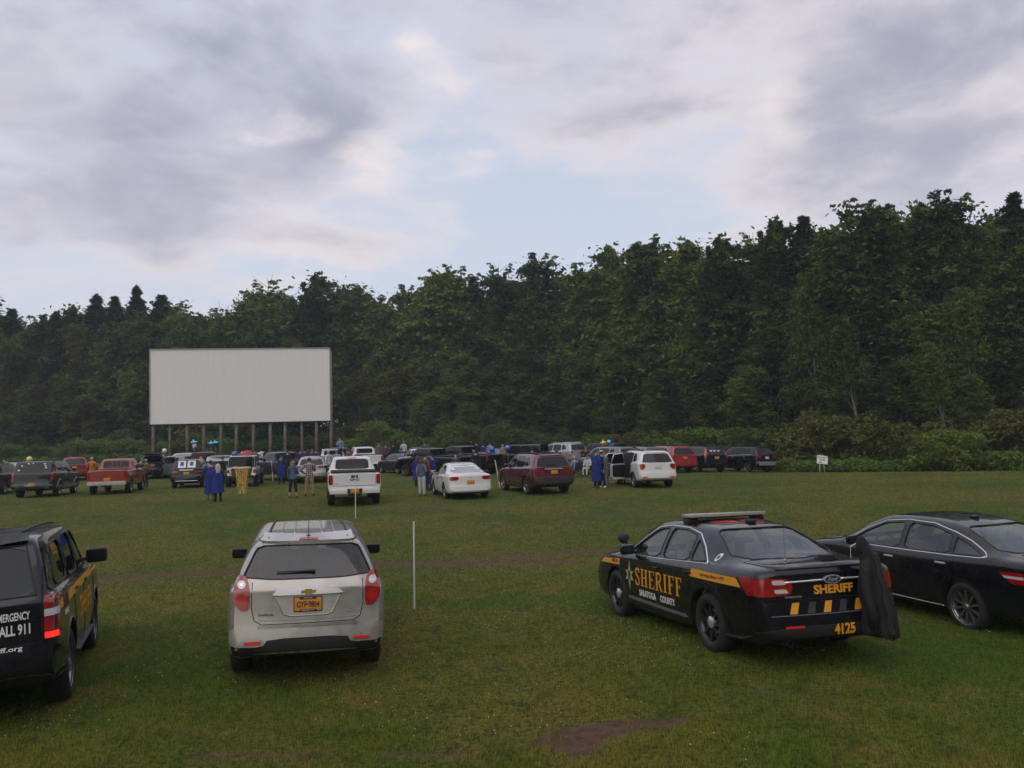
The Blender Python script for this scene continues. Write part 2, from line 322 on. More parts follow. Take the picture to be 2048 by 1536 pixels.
def loft(st, profr, proff, k=4, kv=4, bulge=.05, fbulge=.12):
    ym = [s[0] for s in st]; rings = []
    zr = [p[0] for p in profr]; yr = [p[1] for p in profr]; zf = [p[0] for p in proff]; yf = [p[1] for p in proff]; half = len(st)//2
    for i, (y, kk, w, zb, zsh, wt, zt) in enumerate(st):
        r = []
        for x, z in half_ring(w, zb, zsh, wt, zt):
            off = (np.interp(z, zr, yr) if i < half else np.interp(z, zf, yf))*kk; r.append((x, y+off, z))
        rings.append(r)
    Rg = np.array(rings); nS, nP = Rg.shape[:2]
    tj = np.concatenate([[0], np.cumsum(np.linalg.norm(np.diff(Rg, axis=1), axis=2).mean(0))])
    tq = np.concatenate([np.linspace(tj[j], tj[j+1], kv, endpoint=False) for j in range(nP-1)]+[[tj[-1]]])
    G = np.stack([pchip(tj, Rg[i], tq) for i in range(nS)])
    yq = np.concatenate([np.linspace(ym[i], ym[i+1], max(2, min(10, int(round((ym[i+1]-ym[i])/.09*k/4))+1)), endpoint=False) for i in range(nS-1)]+[[ym[-1]]])
    G = pchip(np.array(ym), G.reshape(nS, -1), yq).reshape(len(yq), len(tq), 3)
    nS, nP = G.shape[:2]; V = []; Fs = []; idR = np.zeros((nS, nP), int); idL = np.zeros((nS, nP), int)
    for i in range(nS):
        for j in range(nP):
            idR[i, j] = len(V); V.append(tuple(G[i, j]))
            if 0 < j < nP-1: idL[i, j] = len(V); V.append((-G[i, j, 0], G[i, j, 1], G[i, j, 2]))
            else: idL[i, j] = idR[i, j]
    for i in range(nS-1):
        for j in range(nP-1):
            Fs.append((idR[i, j], idR[i+1, j], idR[i+1, j+1], idR[i, j+1])); Fs.append((idL[i, j], idL[i, j+1], idL[i+1, j+1], idL[i+1, j]))
    for i, sg, bg in ((0, -1, bulge), (nS-1, 1, fbulge)):
        K = 10; prev = None
        for j in range(nP):
            if j in (0, nP-1): row = [idR[i, j]]*(K+1)
            else:
                row = [idL[i, j]]
                for q in range(1, K):
                    tt = -1+2*q/K; ft = min(1, j/3, (nP-1-j)/6); row.append(len(V)); V.append((G[i, j, 0]*tt, G[i, j, 1]+sg*bg*(1-tt*tt)*ft, G[i, j, 2]))
                row.append(idR[i, j])
            if prev:
                for q in range(K):
                    f = [prev[q], prev[q+1], row[q+1], row[q]]; f2 = []
                    for v in f:
                        if v not in f2: f2.append(v)
                    if len(f2) > 2: Fs.append(tuple(f2) if sg < 0 else tuple(f2[::-1]))
            prev = row
    return V, Fs
def bm_box(bm, c, s, rot=None, mi=0, bev=0.0):
    r = bmesh.ops.create_cube(bm, size=1.0); vs = r['verts']
    for v in vs: v.co = Vector((v.co.x*s[0], v.co.y*s[1], v.co.z*s[2]))
    if bev:
        es = list({e for v in vs for e in v.link_edges}); q = bmesh.ops.bevel(bm, geom=es, offset=bev, segments=2, affect='EDGES', profile=.6); vs = list({v for f in q['faces'] for v in f.verts} | {v for v in vs if v.is_valid})
    for v in vs: v.co = (rot @ v.co if rot else v.co)+Vector(c)
    for f in {f for v in vs for f in v.link_faces}: f.material_index = mi
    return vs
def bm_obj(name, bm, m, parent=None, smooth=True, ang=35):
    me = bpy.data.meshes.new(name); bm.normal_update(); bm.to_mesh(me); bm.free()
    for q in (m if isinstance(m, (list, tuple)) else [m]): me.materials.append(q)
    if smooth: me.polygons.foreach_set('use_smooth', [True]*len(me.polygons)); me.set_sharp_from_angle(angle=R(ang))
    return link(bpy.data.objects.new(name, me), parent)
def box(name, c, s, m, parent, bev=.01, rot=None):
    bm = bmesh.new(); bm_box(bm, c, s, rot, 0, min(bev, min(s)*.45)); return bm_obj(name, bm, m, parent)
def tube(name, pts, rad, m, parent, sides=6, closed=False):
    rr = rad if isinstance(rad, (list, tuple)) else [rad]*len(pts)
    if closed: pts = list(pts)+[pts[0], pts[1]]; rr = list(rr)+[rr[0], rr[1]]
    V, Fs = tube_np(pts, rr, sides); o = mesh_obj(name, V, Fs, m, parent, True); return o
def lathe_bm(bm, prof, axis='X', seg=32, mi=0):
    rows = []
    for a, r in prof:
        rows.append([bm.verts.new((a, r*math.cos(6.28318*s/seg), r*math.sin(6.28318*s/seg))) for s in range(seg)])
    for i in range(len(rows)-1):
        for s in range(seg):
            f = bm.faces.new((rows[i][s], rows[i][(s+1) % seg], rows[i+1][(s+1) % seg], rows[i+1][s])); f.material_index = mi
    return rows
def round_poly(p, it=2, q=.18):
    for _ in range(it):
        n = []
        for i in range(len(p)):
            a, b = Vector(p[i]), Vector(p[(i+1) % len(p)]); n += [tuple(a.lerp(b, q)), tuple(a.lerp(b, 1-q))]
        p = n
    return p
BOOLN = [0]
def boolean(ob, cut_bm, mats_):
    cut_bm.normal_update(); me = bpy.data.meshes.new('cut'); cut_bm.to_mesh(me); cut_bm.free()
    for q in mats_: me.materials.append(q)
    co = bpy.data.objects.new('cut', me); COL.objects.link(co)
    md = ob.modifiers.new('b', 'BOOLEAN'); md.operation = 'DIFFERENCE'; md.object = co; md.solver = 'EXACT'; md.material_mode = 'TRANSFER'
    dg = bpy.context.evaluated_depsgraph_get(); ev = ob.evaluated_get(dg); new = bpy.data.meshes.new_from_object(ev)
    ob.modifiers.clear(); old = ob.data; ob.data = new; bpy.data.meshes.remove(old); bpy.data.objects.remove(co); bpy.data.meshes.remove(me)
def prism(bm, poly, axis, a, b, mi=0):      # poly (u,v); axis 'X': (y,z) extruded along x; 'Y': (x,z) along y
    mk = (lambda u, v, w_: (w_, u, v)) if axis == 'X' else (lambda u, v, w_: (u, w_, v))
    A = [bm.verts.new(mk(u, v, a)) for u, v in poly]; B = [bm.verts.new(mk(u, v, b)) for u, v in poly]; n = len(poly)
    fs = [bm.faces.new(A), bm.faces.new(B[::-1])]+[bm.faces.new((A[(i+1) % n], A[i], B[i], B[(i+1) % n])) for i in range(n)]
    for f in fs: f.material_index = mi
    bmesh.ops.recalc_face_normals(bm, faces=fs)

_wc = {}
def wheel_meshes(Rt, wd, Rr, style):
    key = (Rt, wd, Rr, style)
    if key in _wc: return _wc[key]
    h = wd/2
    bm = bmesh.new(); lathe_bm(bm, [(-h*.8, Rr-.01), (-h, Rr+.03), (-h*1.02, (Rt+Rr)/2), (-h*.86, Rt-.02), (-h*.6, Rt), (h*.6, Rt), (h*.86, Rt-.02), (h*1.02, (Rt+Rr)/2), (h, Rr+.03), (h*.8, Rr-.01)], seg=40)
    ty = bpy.data.meshes.new('tyre'); bm.to_mesh(ty); bm.free(); ty.materials.append(RUB)
    bm = bmesh.new(); lathe_bm(bm, [(-h*.7, Rr*.98), (h*.1, Rr*.90), (h*.55, Rr*.93), (h*.84, Rr*1.0), (h*.90, Rr*1.03), (h*.80, Rr*1.04)], seg=40)
    n, sw, tw = {'steel': (8, .30, 0), 'ten': (10, .13, .12), 'five': (5, .24, 0), 'six': (6, .22, 0), 'seven': (7, .2, 0), 'far': (5, .26, 0)}[style]
    for i in range(n):
        a = 6.28318*i/n; x0 = h*.62
        def P(rad, off, x): return (x, math.cos(a)*rad-math.sin(a)*off, math.sin(a)*rad+math.cos(a)*off)
        r0, r1 = Rr*.14, Rr*.97; s0, s1 = sw*Rr*.30, sw*Rr*(.62 if style != 'steel' else .22)
        vs = [bm.verts.new(P(r0, -s0, x0)), bm.verts.new(P(r0, s0, x0)), bm.verts.new(P(r1, s1+tw*Rr, x0+h*.12)), bm.verts.new(P(r1, -s1+tw*Rr, x0+h*.12)),
              bm.verts.new(P(r0, -s0, x0-.04)), bm.verts.new(P(r0, s0, x0-.04)), bm.verts.new(P(r1, s1+tw*Rr, x0-.05)), bm.verts.new(P(r1, -s1+tw*Rr, x0-.05))]
        for f in ((0, 1, 2, 3), (1, 5, 6, 2), (3, 2, 6, 7), (0, 3, 7, 4)): bm.faces.new([vs[q] for q in f])
    hb = (.30 if style == 'steel' else .17)*Rr
    c = lathe_bm(bm, [(h*.3, hb*1.1), (h*.74, hb), (h*.82, hb*.8), (h*.84, .001)], seg=20, mi=1 if style == 'steel' else 0)
    if style == 'steel': lathe_bm(bm, [(h*.45, Rr*.72), (h*.52, Rr*.66), (h*.45, Rr*.60)], seg=32)
    bmesh.ops.recalc_face_normals(bm, faces=bm.faces); rm = bpy.data.meshes.new('rim'); bm.to_mesh(rm); bm.free()
    if style == 'steel': rm.materials.append(ALUD); rm.materials.append(CHR)
    else: rm.materials.append(ALU)
    bm = bmesh.new(); lathe_bm(bm, [(-h*.5, .001), (-h*.5, Rr*.93), (-h*.1, Rr*.93), (-h*.1, .001)], seg=24); bmesh.ops.recalc_face_normals(bm, faces=bm.faces)
    hm = bpy.data.meshes.new('wheel'); bm.to_mesh(hm); bm.free(); hm.materials.append(DRK)
    for me in (ty, rm): me.polygons.foreach_set('use_smooth', [True]*len(me.polygons)); me.set_sharp_from_angle(angle=R(40))
    _wc[key] = (ty, rm, hm); return _wc[key]

class Car:
    def __init__(s, kind, label, T, paintm, size=None, k=4, hollow=False, wheel=None, steer=0.0, group=None, cat=None, glass=None, opts=()):
        s.root = empty(kind, label=label, cat=cat, group=group); s.T = T; s.paint = paintm; s.opts = opts
        L0, W0, H0 = T['size']; L, W, H = size or T['size']; s.sc = (W/W0, L/L0, H/H0); sx, sy, sz = s.sc
        s.st = [(y*sy, kk, w_*sx, zb*sz, zs*sz, wt*sx, zt*sz) for y, kk, w_, zb, zs, wt, zt in T['st']]
        s.pr = [(z*sz, y*sy) for z, y in T['pr']]; s.pf = [(z*sz, y*sy) for z, y in T['pf']]
        V, Fs = loft(s.st, s.pr, s.pf, k, kv=3 if k < 4 else 4, bulge=T.get('bulge', .05))
        s.bvh = BVHTree.FromPolygons([Vector(v) for v in V], Fs)
        s.body = mesh_obj('body', V, Fs, paintm, s.root)
        bmn = bmesh.new(); bmn.from_mesh(s.body.data); bmesh.ops.recalc_face_normals(bmn, faces=bmn.faces); bmn.to_mesh(s.body.data); bmn.free()
        Rt, wd, Rr, style = wheel or T['wheel']; s.Rt = Rt; ya, yb = [a*sy for a in T['axles']]; s.ax = (ya, yb)
        hw = W/2; bm = bmesh.new()
        for ya_ in s.ax:
            for sg in (-1, 1):
                ra = Rt+T.get('arch', .055); q = [(ya_+ra*math.cos(a), Rt+ra*math.sin(a)) for a in [6.28318*i/28 for i in range(28)]]
                prism(bm, q, 'X', sg*(hw-wd-.11), sg*(hw+.2))
        boolean(s.body, bm, [DRK])
        s.side = [[(y*sy, z*sz) for y, z in p] for p in T['side']]; s.rw = [[(x*sx, z*sz) for x, z in p] for p in T['rearwin']]; s.ws = [(x*sx, z*sz) for x, z in T['wind']]
        if T.get('bed'):
            y0, y1, xw, z0 = T['bed']; bm = bmesh.new(); bm_box(bm, (0, (y0+y1)/2*sy, (z0+2)/2*sz), (2*xw*sx, (y1-y0)*sy, (2-z0)*sz)); boolean(s.body, bm, [BLK])
        if hollow:
            yr, yf = T['cabin']; cs = []
            for y, kk, w_, zb, zs, wt, zt in s.st:
                cs.append((y, kk, w_, zb, zs, wt, zt))
            ys = np.array([c_[0] for c_ in cs]); A = np.array(cs); yq = np.linspace(yr*sy, yf*sy, 9); B = np.array([[np.interp(q, ys, A[:, c_]) for c_ in range(7)] for q in yq])
            cst = [(r_[0]+.0, r_[1], max(.2, r_[2]-.09), .46, min(r_[4], r_[6]-.1)-.0, r_[5]-.055, max(r_[6]-.045, .62)) for r_ in B]
            prr = [(z, y+.0) for z, y in s.pr]
            Vc, Fc = loft(cst, s.pr, s.pf, 2, kv=2, bulge=0, fbulge=0); bm = bmesh.new(); vs = [bm.verts.new(v) for v in Vc]
            for f in Fc: bm.faces.new([vs[i] for i in f])
            bmesh.ops.recalc_face_normals(bm, faces=bm.faces); boolean(s.body, bm, [SEAT])
            bm = bmesh.new()
            for p in s.side:
                for sg in (-1, 1): prism(bm, round_poly(p, 1, .12), 'X', sg*.42, sg*1.3)
            boolean(s.body, bm, [BLK])
            bm = bmesh.new()
            for p in s.rw: prism(bm, round_poly(p, 1, .12), 'Y', -L/2-.3, T['rwy']*sy)
            prism(bm, round_poly(s.ws, 1, .1), 'Y', T['wsy']*sy, L/2)
            boolean(s.body, bm, [BLK]); s.interior()
        me = s.body.data; me.polygons.foreach_set('use_smooth', [True]*len(me.polygons)); me.set_sharp_from_angle(angle=R(32))
        gls = glass or (DGL, DGL, DGL); off = -.010 if hollow else .003
        for i, p in enumerate(s.side):
            for ax in 'LR': s.patch('window', round_poly(p, 1, .12), ax, gls[0] if not isinstance(gls[0], tuple) else gls[0][i], off, .004)
        for p in s.rw: s.patch('rear_window', round_poly(p, 1, .12), 'B', gls[1], off, .004)
        s.patch('windshield', round_poly(s.ws, 1, .1), 'F', gls[2], off, .004)
        ty, rm, hm = wheel_meshes(Rt, wd, Rr, style)
        for ya_ in s.ax:
            for sg in (-1, 1):
                wo = link(bpy.data.objects.new('wheel', hm), s.root); wo.location = (sg*(hw-wd/2-.015), ya_, Rt)
                wo.rotation_euler = (random.Random(ya_*sg).uniform(0, 6), 0, (0 if sg > 0 else math.pi)+(steer if ya_ > 0 else 0)); wo.rotation_mode = 'YXZ' if False else 'XYZ'
                link(bpy.data.objects.new('tyre', ty), wo); link(bpy.data.objects.new('rim', rm), wo)
    def interior(s):
        sx, sy, sz = s.sc; T = s.T; m = SEATG if 'greyseat' in s.opts else SEAT
        for fy, two in T.get('seats', ((.45, True), (-.55, False))):
            for x in ((-.38, .38) if two else (-.42, 0, .42)):
                r = Matrix.Rotation(R(14), 3, 'X'); hz = T.get('seatz', .62)
                bm = bmesh.new(); bm_box(bm, (x, fy*sy+.02, hz-.02), (.5 if two else .44, .5, .16), None, 0, .05); bm_box(bm, (x, fy*sy-.30, hz+.26), (.5 if two else .44, .15, .56), r, 0, .06)
                bm_box(bm, (x, fy*sy-.40, hz+.62), (.26, .09, .17), r, 0, .04); bm_obj('seat', bm, m, s.root)
        y = T.get('dash', 1.05)*sy; box('dashboard', (0, y, T.get('dashz', .88)), (1.42, .4, .3), BLK, s.root, .05)
        a = [(.2*math.cos(t_)-.38, y-.30+.07*math.sin(t_), T.get('dashz', .88)+.06+.18*math.sin(t_)) for t_ in np.linspace(0, 6.283, 20)[:-1]]; tube('steering_wheel', [Vector(q) for q in a], .016, BLK, s.root, 5, True)
    MAP = {'L': lambda a, b: ((-4, a, b), (1, 0, 0)), 'R': lambda a, b: ((4, a, b), (-1, 0, 0)), 'B': lambda a, b: ((a, -9, b), (0, 1, 0)), 'F': lambda a, b: ((a, 9, b), (0, -1, 0)), 'T': lambda a, b: ((a, b, 5), (0, 0, -1))}
    def hit(s, ax, a, b):
        o, d = Car.MAP[ax](a, b); o, d = Vector(o), Vector(d); h = s.bvh.ray_cast(o, d)
        if h[0] is None:
            near = {'L': 3.2, 'R': 3.2, 'B': 9-2.2*s.sc[1], 'F': 9-2.2, 'T': 3.4}[ax]; h = s.bvh.find_nearest(o+d*near)
        n = h[1]
        if n.dot(d) > 0: n = -n
        return h[0], n
    def conform(s, name, bm, ax, m, off=.003, thick=.004, step=.10, parent=None):
        vs = [v.co for v in bm.verts]; a0, a1 = min(v.x for v in vs), max(v.x for v in vs); b0, b1 = min(v.y for v in vs), max(v.y for v in vs)
        for c0, c1, nrm in ((a0, a1, (1, 0, 0)), (b0, b1, (0, 1, 0))):
            n = int((c1-c0)/step)
            for i in range(1, n+1):
                c_ = c0+(c1-c0)*i/(n+1); bmesh.ops.bisect_plane(bm, geom=bm.verts[:]+bm.edges[:]+bm.faces[:], plane_co=(c_, 0, 0) if nrm[0] else (0, c_, 0), plane_no=nrm, dist=1e-5)
        bmesh.ops.triangulate(bm, faces=bm.faces[:])
        bm.verts.index_update(); H_ = [s.hit(ax, v.co.x, v.co.y) for v in bm.verts]
        V = [h+n*off for h, n in H_]+[h+n*(off-thick) for h, n in H_]; N = len(H_); Fs = []
        c0 = sum((n for _, n in H_), Vector()).normalized()
        for f in bm.faces:
            q = [v.index for v in f.verts]; nn = (V[q[1]]-V[q[0]]).cross(V[q[2]]-V[q[0]])
            if nn.dot(c0) < 0: q = q[::-1]
            Fs.append(tuple(q)); Fs.append(tuple(i+N for i in q[::-1]))
        for e in bm.edges:
            if len(e.link_faces) == 1: a, b = e.verts[0].index, e.verts[1].index; Fs.append((a, b, b+N, a+N))
        bm.free(); o = mesh_obj(name, V, Fs, m, parent or s.root, True); o.data.set_sharp_from_angle(angle=R(40)); return o
    def patch(s, name, poly, ax, m, off=.003, thick=.006, step=.10, parent=None):
        bm = bmesh.new(); bm.faces.new([bm.verts.new((a, b, 0)) for a, b in poly]); return s.conform(name, bm, ax, m, off, thick, step, parent)
    def line(s, name, pts, ax, m, r=.005, closed=False, step=.06, off=0.0, parent=None):
        q = []; P = list(pts)+([pts[0]] if closed else [])
        for a, b in zip(P[:-1], P[1:]):
            n = max(1, int(math.dist(a, b)/step))
            for i in range(n): q.append((a[0]+(b[0]-a[0])*i/n, a[1]+(b[1]-a[1])*i/n))
        if not closed: q.append(P[-1])
        W = []
        for a, b in q: h, n = s.hit(ax, a, b); W.append(h+n*off)
        return tube(name, W, r, m, parent or s.root, 6, closed)
    def text(s, name, txt, ax, ca, cb, hgt, wid, m, bold=0.0, shear=0.0, slope=0.0, off=.004, parent=None, align='C'):
        bm = text_bm(txt, hgt, wid, bold, shear); sg = -1 if ax in ('L', 'F') else 1
        for v in bm.verts: u, q = v.co.x, v.co.y; v.co = Vector((ca+sg*u, cb+q+slope*u, 0))
        return s.conform(name, bm, ax, m, off, .003, .12, parent)
    def place(s, x, y, rz, mode='center'):
        a, b = s.ax; f = Vector((-math.sin(rz), math.cos(rz))); r = Vector((math.cos(rz), math.sin(rz)))
        g = lambda u, v: float(gz(x+f.x*u+r.x*v, y+f.y*u+r.y*v)); zr_, zf_ = (g(a, -.8)+g(a, .8))/2, (g(b, -.8)+g(b, .8))/2
        zl, zrr = (g(a, -.8)+g(b, -.8))/2, (g(a, .8)+g(b, .8))/2
        fx = Vector((f.x*(b-a), f.y*(b-a), zf_-zr_)).normalized(); rx = Vector((r.x*1.6, r.y*1.6, zrr-zl)).normalized(); up = rx.cross(fx).normalized(); rx = fx.cross(up)
        M = Matrix((rx, fx, up)).transposed().to_4x4(); c_ = Vector((x, y, (zr_*b-zf_*a)/(b-a)-.012)); M.translation = c_; s.root.matrix_world = M; s.M = M; return s
def text_bm(txt, hgt, wid=None, bold=0.0, shear=0.0):
    cu = bpy.data.curves.new('t', 'FONT'); cu.body = txt; cu.resolution_u = 3; cu.offset = bold; cu.shear = shear; cu.fill_mode = 'FRONT' if hasattr(cu, 'fill_mode') else cu.fill_mode
    try: cu.fill_mode = 'FRONT'
    except Exception: pass
    ob = bpy.data.objects.new('t', cu); COL.objects.link(ob); dg = bpy.context.evaluated_depsgraph_get(); me = bpy.data.meshes.new_from_object(ob.evaluated_get(dg)); bpy.data.objects.remove(ob); bpy.data.curves.remove(cu)
    bm = bmesh.new(); bm.from_mesh(me); bpy.data.meshes.remove(me); bmesh.ops.remove_doubles(bm, verts=bm.verts, dist=1e-4)
    xs_ = [v.co.x for v in bm.verts]; ys_ = [v.co.y for v in bm.verts]; x0, x1, y0, y1 = min(xs_), max(xs_), min(ys_), max(ys_); k = hgt/(y1-y0); kx = (wid/(x1-x0)) if wid else k
    for v in bm.verts: v.co = Vector(((v.co.x-(x0+x1)/2)*kx, (v.co.y-(y0+y1)/2)*k, 0))
    return bm
def flat_text(name, txt, hgt, wid, m, parent, Mx, bold=0.0, thick=.003):   # text lying in the local x-z plane of Mx, facing -y
    bm = text_bm(txt, hgt, wid, bold); r = bmesh.ops.extrude_face_region(bm, geom=bm.faces[:])
    for v in [q for q in r['geom'] if isinstance(q, bmesh.types.BMVert)]: v.co.z += thick
    for v in bm.verts: v.co = Mx @ Vector((v.co.x, -v.co.z, v.co.y))
    bmesh.ops.recalc_face_normals(bm, faces=bm.faces); return bm_obj(name, bm, m, parent, False)
def mirror(p): return [(-a, b) for a, b in p]

# ------------------------------------------------------------------ templates: station = y, shear, half width, bottom, shoulder z, roof half width, top z
T_SUV = dict(size=(4.77, 1.84, 1.69), cabin=(-2.0, 1.2), rwy=-1.45, wsy=.5, seats=((.35, True), (-.6, False)), seatz=.74, dash=1.0, dashz=.98,
    pr=[(.40, .05), (.50, .0), (.74, .005), (.80, .06), (.92, .085), (1.14, .11), (1.20, .14), (1.58, .36), (1.64, .33), (1.70, .36)], pf=[(.3, -.05), (.5, 0), (.7, -.02), (.85, -.14), (1.0, -.3)],
    st=[(-2.385, 1, .82, .42, 1.13, .56, 1.63), (-2.33, 1, .875, .38, 1.14, .60, 1.655), (-2.15, .95, .91, .33, 1.14, .62, 1.67), (-1.6, .55, .92, .27, 1.12, .63, 1.685), (-.9, .1, .92, .24, 1.09, .63, 1.69), (0, 0, .92, .24, 1.06, .63, 1.68), (.45, 0, .92, .24, 1.04, .62, 1.64),
        (.95, 0, .92, .24, 1.03, .64, 1.40), (1.3, 0, .915, .25, 1.01, .68, 1.13), (1.45, 0, .91, .25, 1.0, .70, 1.08), (1.85, .3, .90, .26, .96, .66, 1.03), (2.15, .8, .88, .28, .88, .6, .95), (2.32, 1, .80, .3, .75, .5, .84), (2.385, 1, .70, .32, .62, .45, .70)],
    side=[[(-.10, 1.10), (1.02, 1.07), (.42, 1.52), (.28, 1.57), (-.06, 1.59)], [(-1.16, 1.14), (-.20, 1.10), (-.15, 1.59), (-.95, 1.575), (-1.10, 1.52)], [(-1.80, 1.25), (-1.26, 1.16), (-1.20, 1.50), (-1.30, 1.56), (-1.50, 1.54)]],
    rearwin=[[(-.72, 1.165), (-.70, 1.22), (-.57, 1.55), (.57, 1.55), (.70, 1.22), (.72, 1.165), (.4, 1.15), (-.4, 1.15)]], wind=[(-.68, 1.12), (.68, 1.12), (.56, 1.56), (-.56, 1.56)],
    axles=(-1.42, 1.44), wheel=(.35, .235, .235, 'five'), lamp=[(.66, .95), (.80, .97), (.82, 1.25), (.76, 1.33), (.68, 1.25)], plate=(.96, .0), handles=((-.05, .97), (-1.15, 1.0)), mirror=(.72, 1.12), doors=(1.15, -.15, -1.18))
T_BOX = dict(size=(5.13, 2.0, 1.92), cabin=(-2.15, 1.15), rwy=-1.7, wsy=.5, seats=((.5, True), (-.45, False), (-1.3, False)), seatz=.95, dash=1.15, dashz=1.2,
    pr=[(.45, .03), (.52, .0), (.74, .0), (.78, .05), (1.15, .06), (1.25, .08), (1.80, .27), (1.9, .31)], pf=[(.3, -.05), (.5, 0), (.85, -.02), (1.1, -.08)],
    st=[(-2.565, 1, .90, .52, 1.26, .74, 1.865), (-2.52, 1, .965, .47, 1.27, .76, 1.89), (-2.35, 1, .985, .42, 1.28, .77, 1.905), (-1.8, .5, 1.0, .36, 1.28, .78, 1.92), (-.9, .1, 1.0, .34, 1.27, .78, 1.925), (0, 0, 1.0, .34, 1.26, .77, 1.915), (.6, 0, 1.0, .34, 1.25, .75, 1.86),
        (.95, 0, 1.0, .34, 1.24, .75, 1.60), (1.2, 0, 1.0, .35, 1.23, .77, 1.34), (1.3, 0, 1.0, .35, 1.22, .78, 1.28), (1.8, 0, .99, .36, 1.19, .76, 1.25), (2.3, .5, .97, .38, 1.12, .72, 1.18), (2.5, 1, .92, .4, 1.05, .7, 1.1), (2.565, 1, .84, .42, .9, .6, 1.0)],
    side=[[(.02, 1.31), (1.05, 1.29), (.60, 1.74), (.50, 1.79), (.05, 1.80)], [(-1.0, 1.32), (-.08, 1.31), (-.05, 1.80), (-.95, 1.80)], [(-2.05, 1.34), (-1.12, 1.33), (-1.10, 1.78), (-1.85, 1.76), (-1.95, 1.70)]],
    rearwin=[[(-.80, 1.30), (.80, 1.30), (.70, 1.80), (-.70, 1.80)]], wind=[(-.76, 1.33), (.76, 1.33), (.68, 1.79), (-.68, 1.79)],
    axles=(-1.45, 1.50), wheel=(.40, .26, .255, 'five'), lamp=[(.84, .86), (.95, .86), (.945, 1.30), (.85, 1.30)], plate=(.98, 0), handles=((.1, 1.15), (-.9, 1.16)), mirror=(.85, 1.36), doors=(1.2, -.02, -1.08), arch=.07)
T_SED = dict(size=(5.15, 1.94, 1.545), cabin=(-1.75, 1.35), rwy=-.75, wsy=.5, seats=((.28, True), (-.62, False)), seatz=.56, dash=1.0, dashz=.84, bulge=.07,
    pr=[(.30, .04), (.42, .0), (.60, .0), (.645, .045), (.95, .06), (1.02, .06), (1.1, .09)], pf=[(.3, -.05), (.5, 0), (.65, -.02), (.8, -.14), (1.0, -.3)],
    st=[(-2.575, 1, .84, .34, 1.03, .62, 1.115), (-2.52, 1, .90, .31, 1.035, .66, 1.13), (-2.35, .8, .935, .27, 1.035, .67, 1.14), (-1.95, .3, .96, .25, 1.03, .66, 1.15), (-1.80, 0, .965, .25, 1.03, .64, 1.18), (-1.3, 0, .97, .24, 1.02, .61, 1.385), (-.85, 0, .97, .22, 1.015, .59, 1.50), (-.2, 0, .97, .20, 1.0, .60, 1.545),
        (.3, 0, .965, .20, .99, .60, 1.53), (.7, 0, .96, .20, .98, .61, 1.44), (1.1, 0, .96, .20, .97, .64, 1.24), (1.4, 0, .96, .2, .96, .68, 1.08), (1.55, 0, .955, .2, .955, .68, 1.045), (2.0, .2, .94, .22, .91, .66, .99), (2.35, .8, .90, .24, .84, .6, .92), (2.52, 1, .80, .27, .72, .54, .80), (2.575, 1, .70, .3, .6, .5, .68)],
    side=[[(-.02, 1.04), (1.06, 1.02), (.66, 1.25), (.35, 1.40), (.02, 1.435)], [(-.86, 1.06), (-.10, 1.04), (-.08, 1.435), (-.48, 1.43), (-.80, 1.37)], [(-1.32, 1.09), (-.91, 1.065), (-.88, 1.335), (-1.08, 1.24)]],
    rearwin=[[(-.72, 1.145), (.72, 1.145), (.54, 1.43), (.45, 1.455), (-.45, 1.455), (-.54, 1.43)]], wind=[(-.72, 1.07), (.72, 1.07), (.55, 1.46), (-.55, 1.46)],
    axles=(-1.42, 1.45), wheel=(.362, .25, .24, 'steel'), lamp=[(.50, .82), (.86, .79), (.90, .99), (.42, .97)], plate=(.80, 0), handles=((-.02, .89), (-.98, .93)), mirror=(.80, 1.06), doors=(1.20, -.05, -1.02))
T_PU = dict(size=(5.8, 2.0, 1.88), rwy=0, wsy=1, cabin=(0, 1),
    pr=[(.5, .12), (.7, .11), (1.3, .10)], pf=[(.3, -.05), (.5, 0), (.85, -.02), (1.1, -.08)],
    st=[(-2.9, 1, .93, .56, 1.22, .82, 1.27), (-2.87, 1, .975, .54, 1.23, .84, 1.285), (-2.5, .2, .985, .50, 1.24, .84, 1.295), (-1.2, 0, .99, .46, 1.25, .84, 1.305), (-.50, 0, .99, .42, 1.26, .84, 1.31), (-.44, 0, .99, .42, 1.26, .76, 1.38), (-.36, 0, .99, .42, 1.26, .72, 1.80), (-.1, 0, .99, .42, 1.26, .72, 1.865), (.5, 0, .99, .4, 1.25, .72, 1.88),
        (1.0, 0, .99, .4, 1.24, .72, 1.83), (1.3, 0, .99, .4, 1.23, .73, 1.6), (1.55, 0, .985, .4, 1.22, .75, 1.33), (1.65, 0, .98, .4, 1.21, .76, 1.26), (2.2, 0, .975, .42, 1.18, .75, 1.24), (2.7, .5, .96, .44, 1.12, .72, 1.18), (2.86, 1, .92, .46, 1.05, .7, 1.1), (2.9, 1, .85, .48, .9, .6, 1.0)],
    side=[[(.55, 1.31), (1.48, 1.29), (1.10, 1.70), (1.0, 1.75), (.57, 1.77)], [(-.28, 1.32), (.45, 1.31), (.47, 1.77), (-.24, 1.75)]],
    rearwin=[[(-.66, 1.36), (.66, 1.36), (.62, 1.74), (-.62, 1.74)]], wind=[(-.72, 1.32), (.72, 1.32), (.64, 1.78), (-.64, 1.78)],
    axles=(-1.75, 1.85), wheel=(.40, .26, .25, 'five'), lamp=[(.80, .82), (.94, .82), (.94, 1.22), (.80, 1.22)], plate=(.62, 0), handles=((.6, 1.12), (-.2, 1.12)), mirror=(1.2, 1.4), doors=(1.6, .5, -.33), bed=(-2.70, -.56, .80, .82), arch=.08)
T_VAN = dict(T_SUV); T_VAN.update(size=(5.1, 1.98, 1.75))
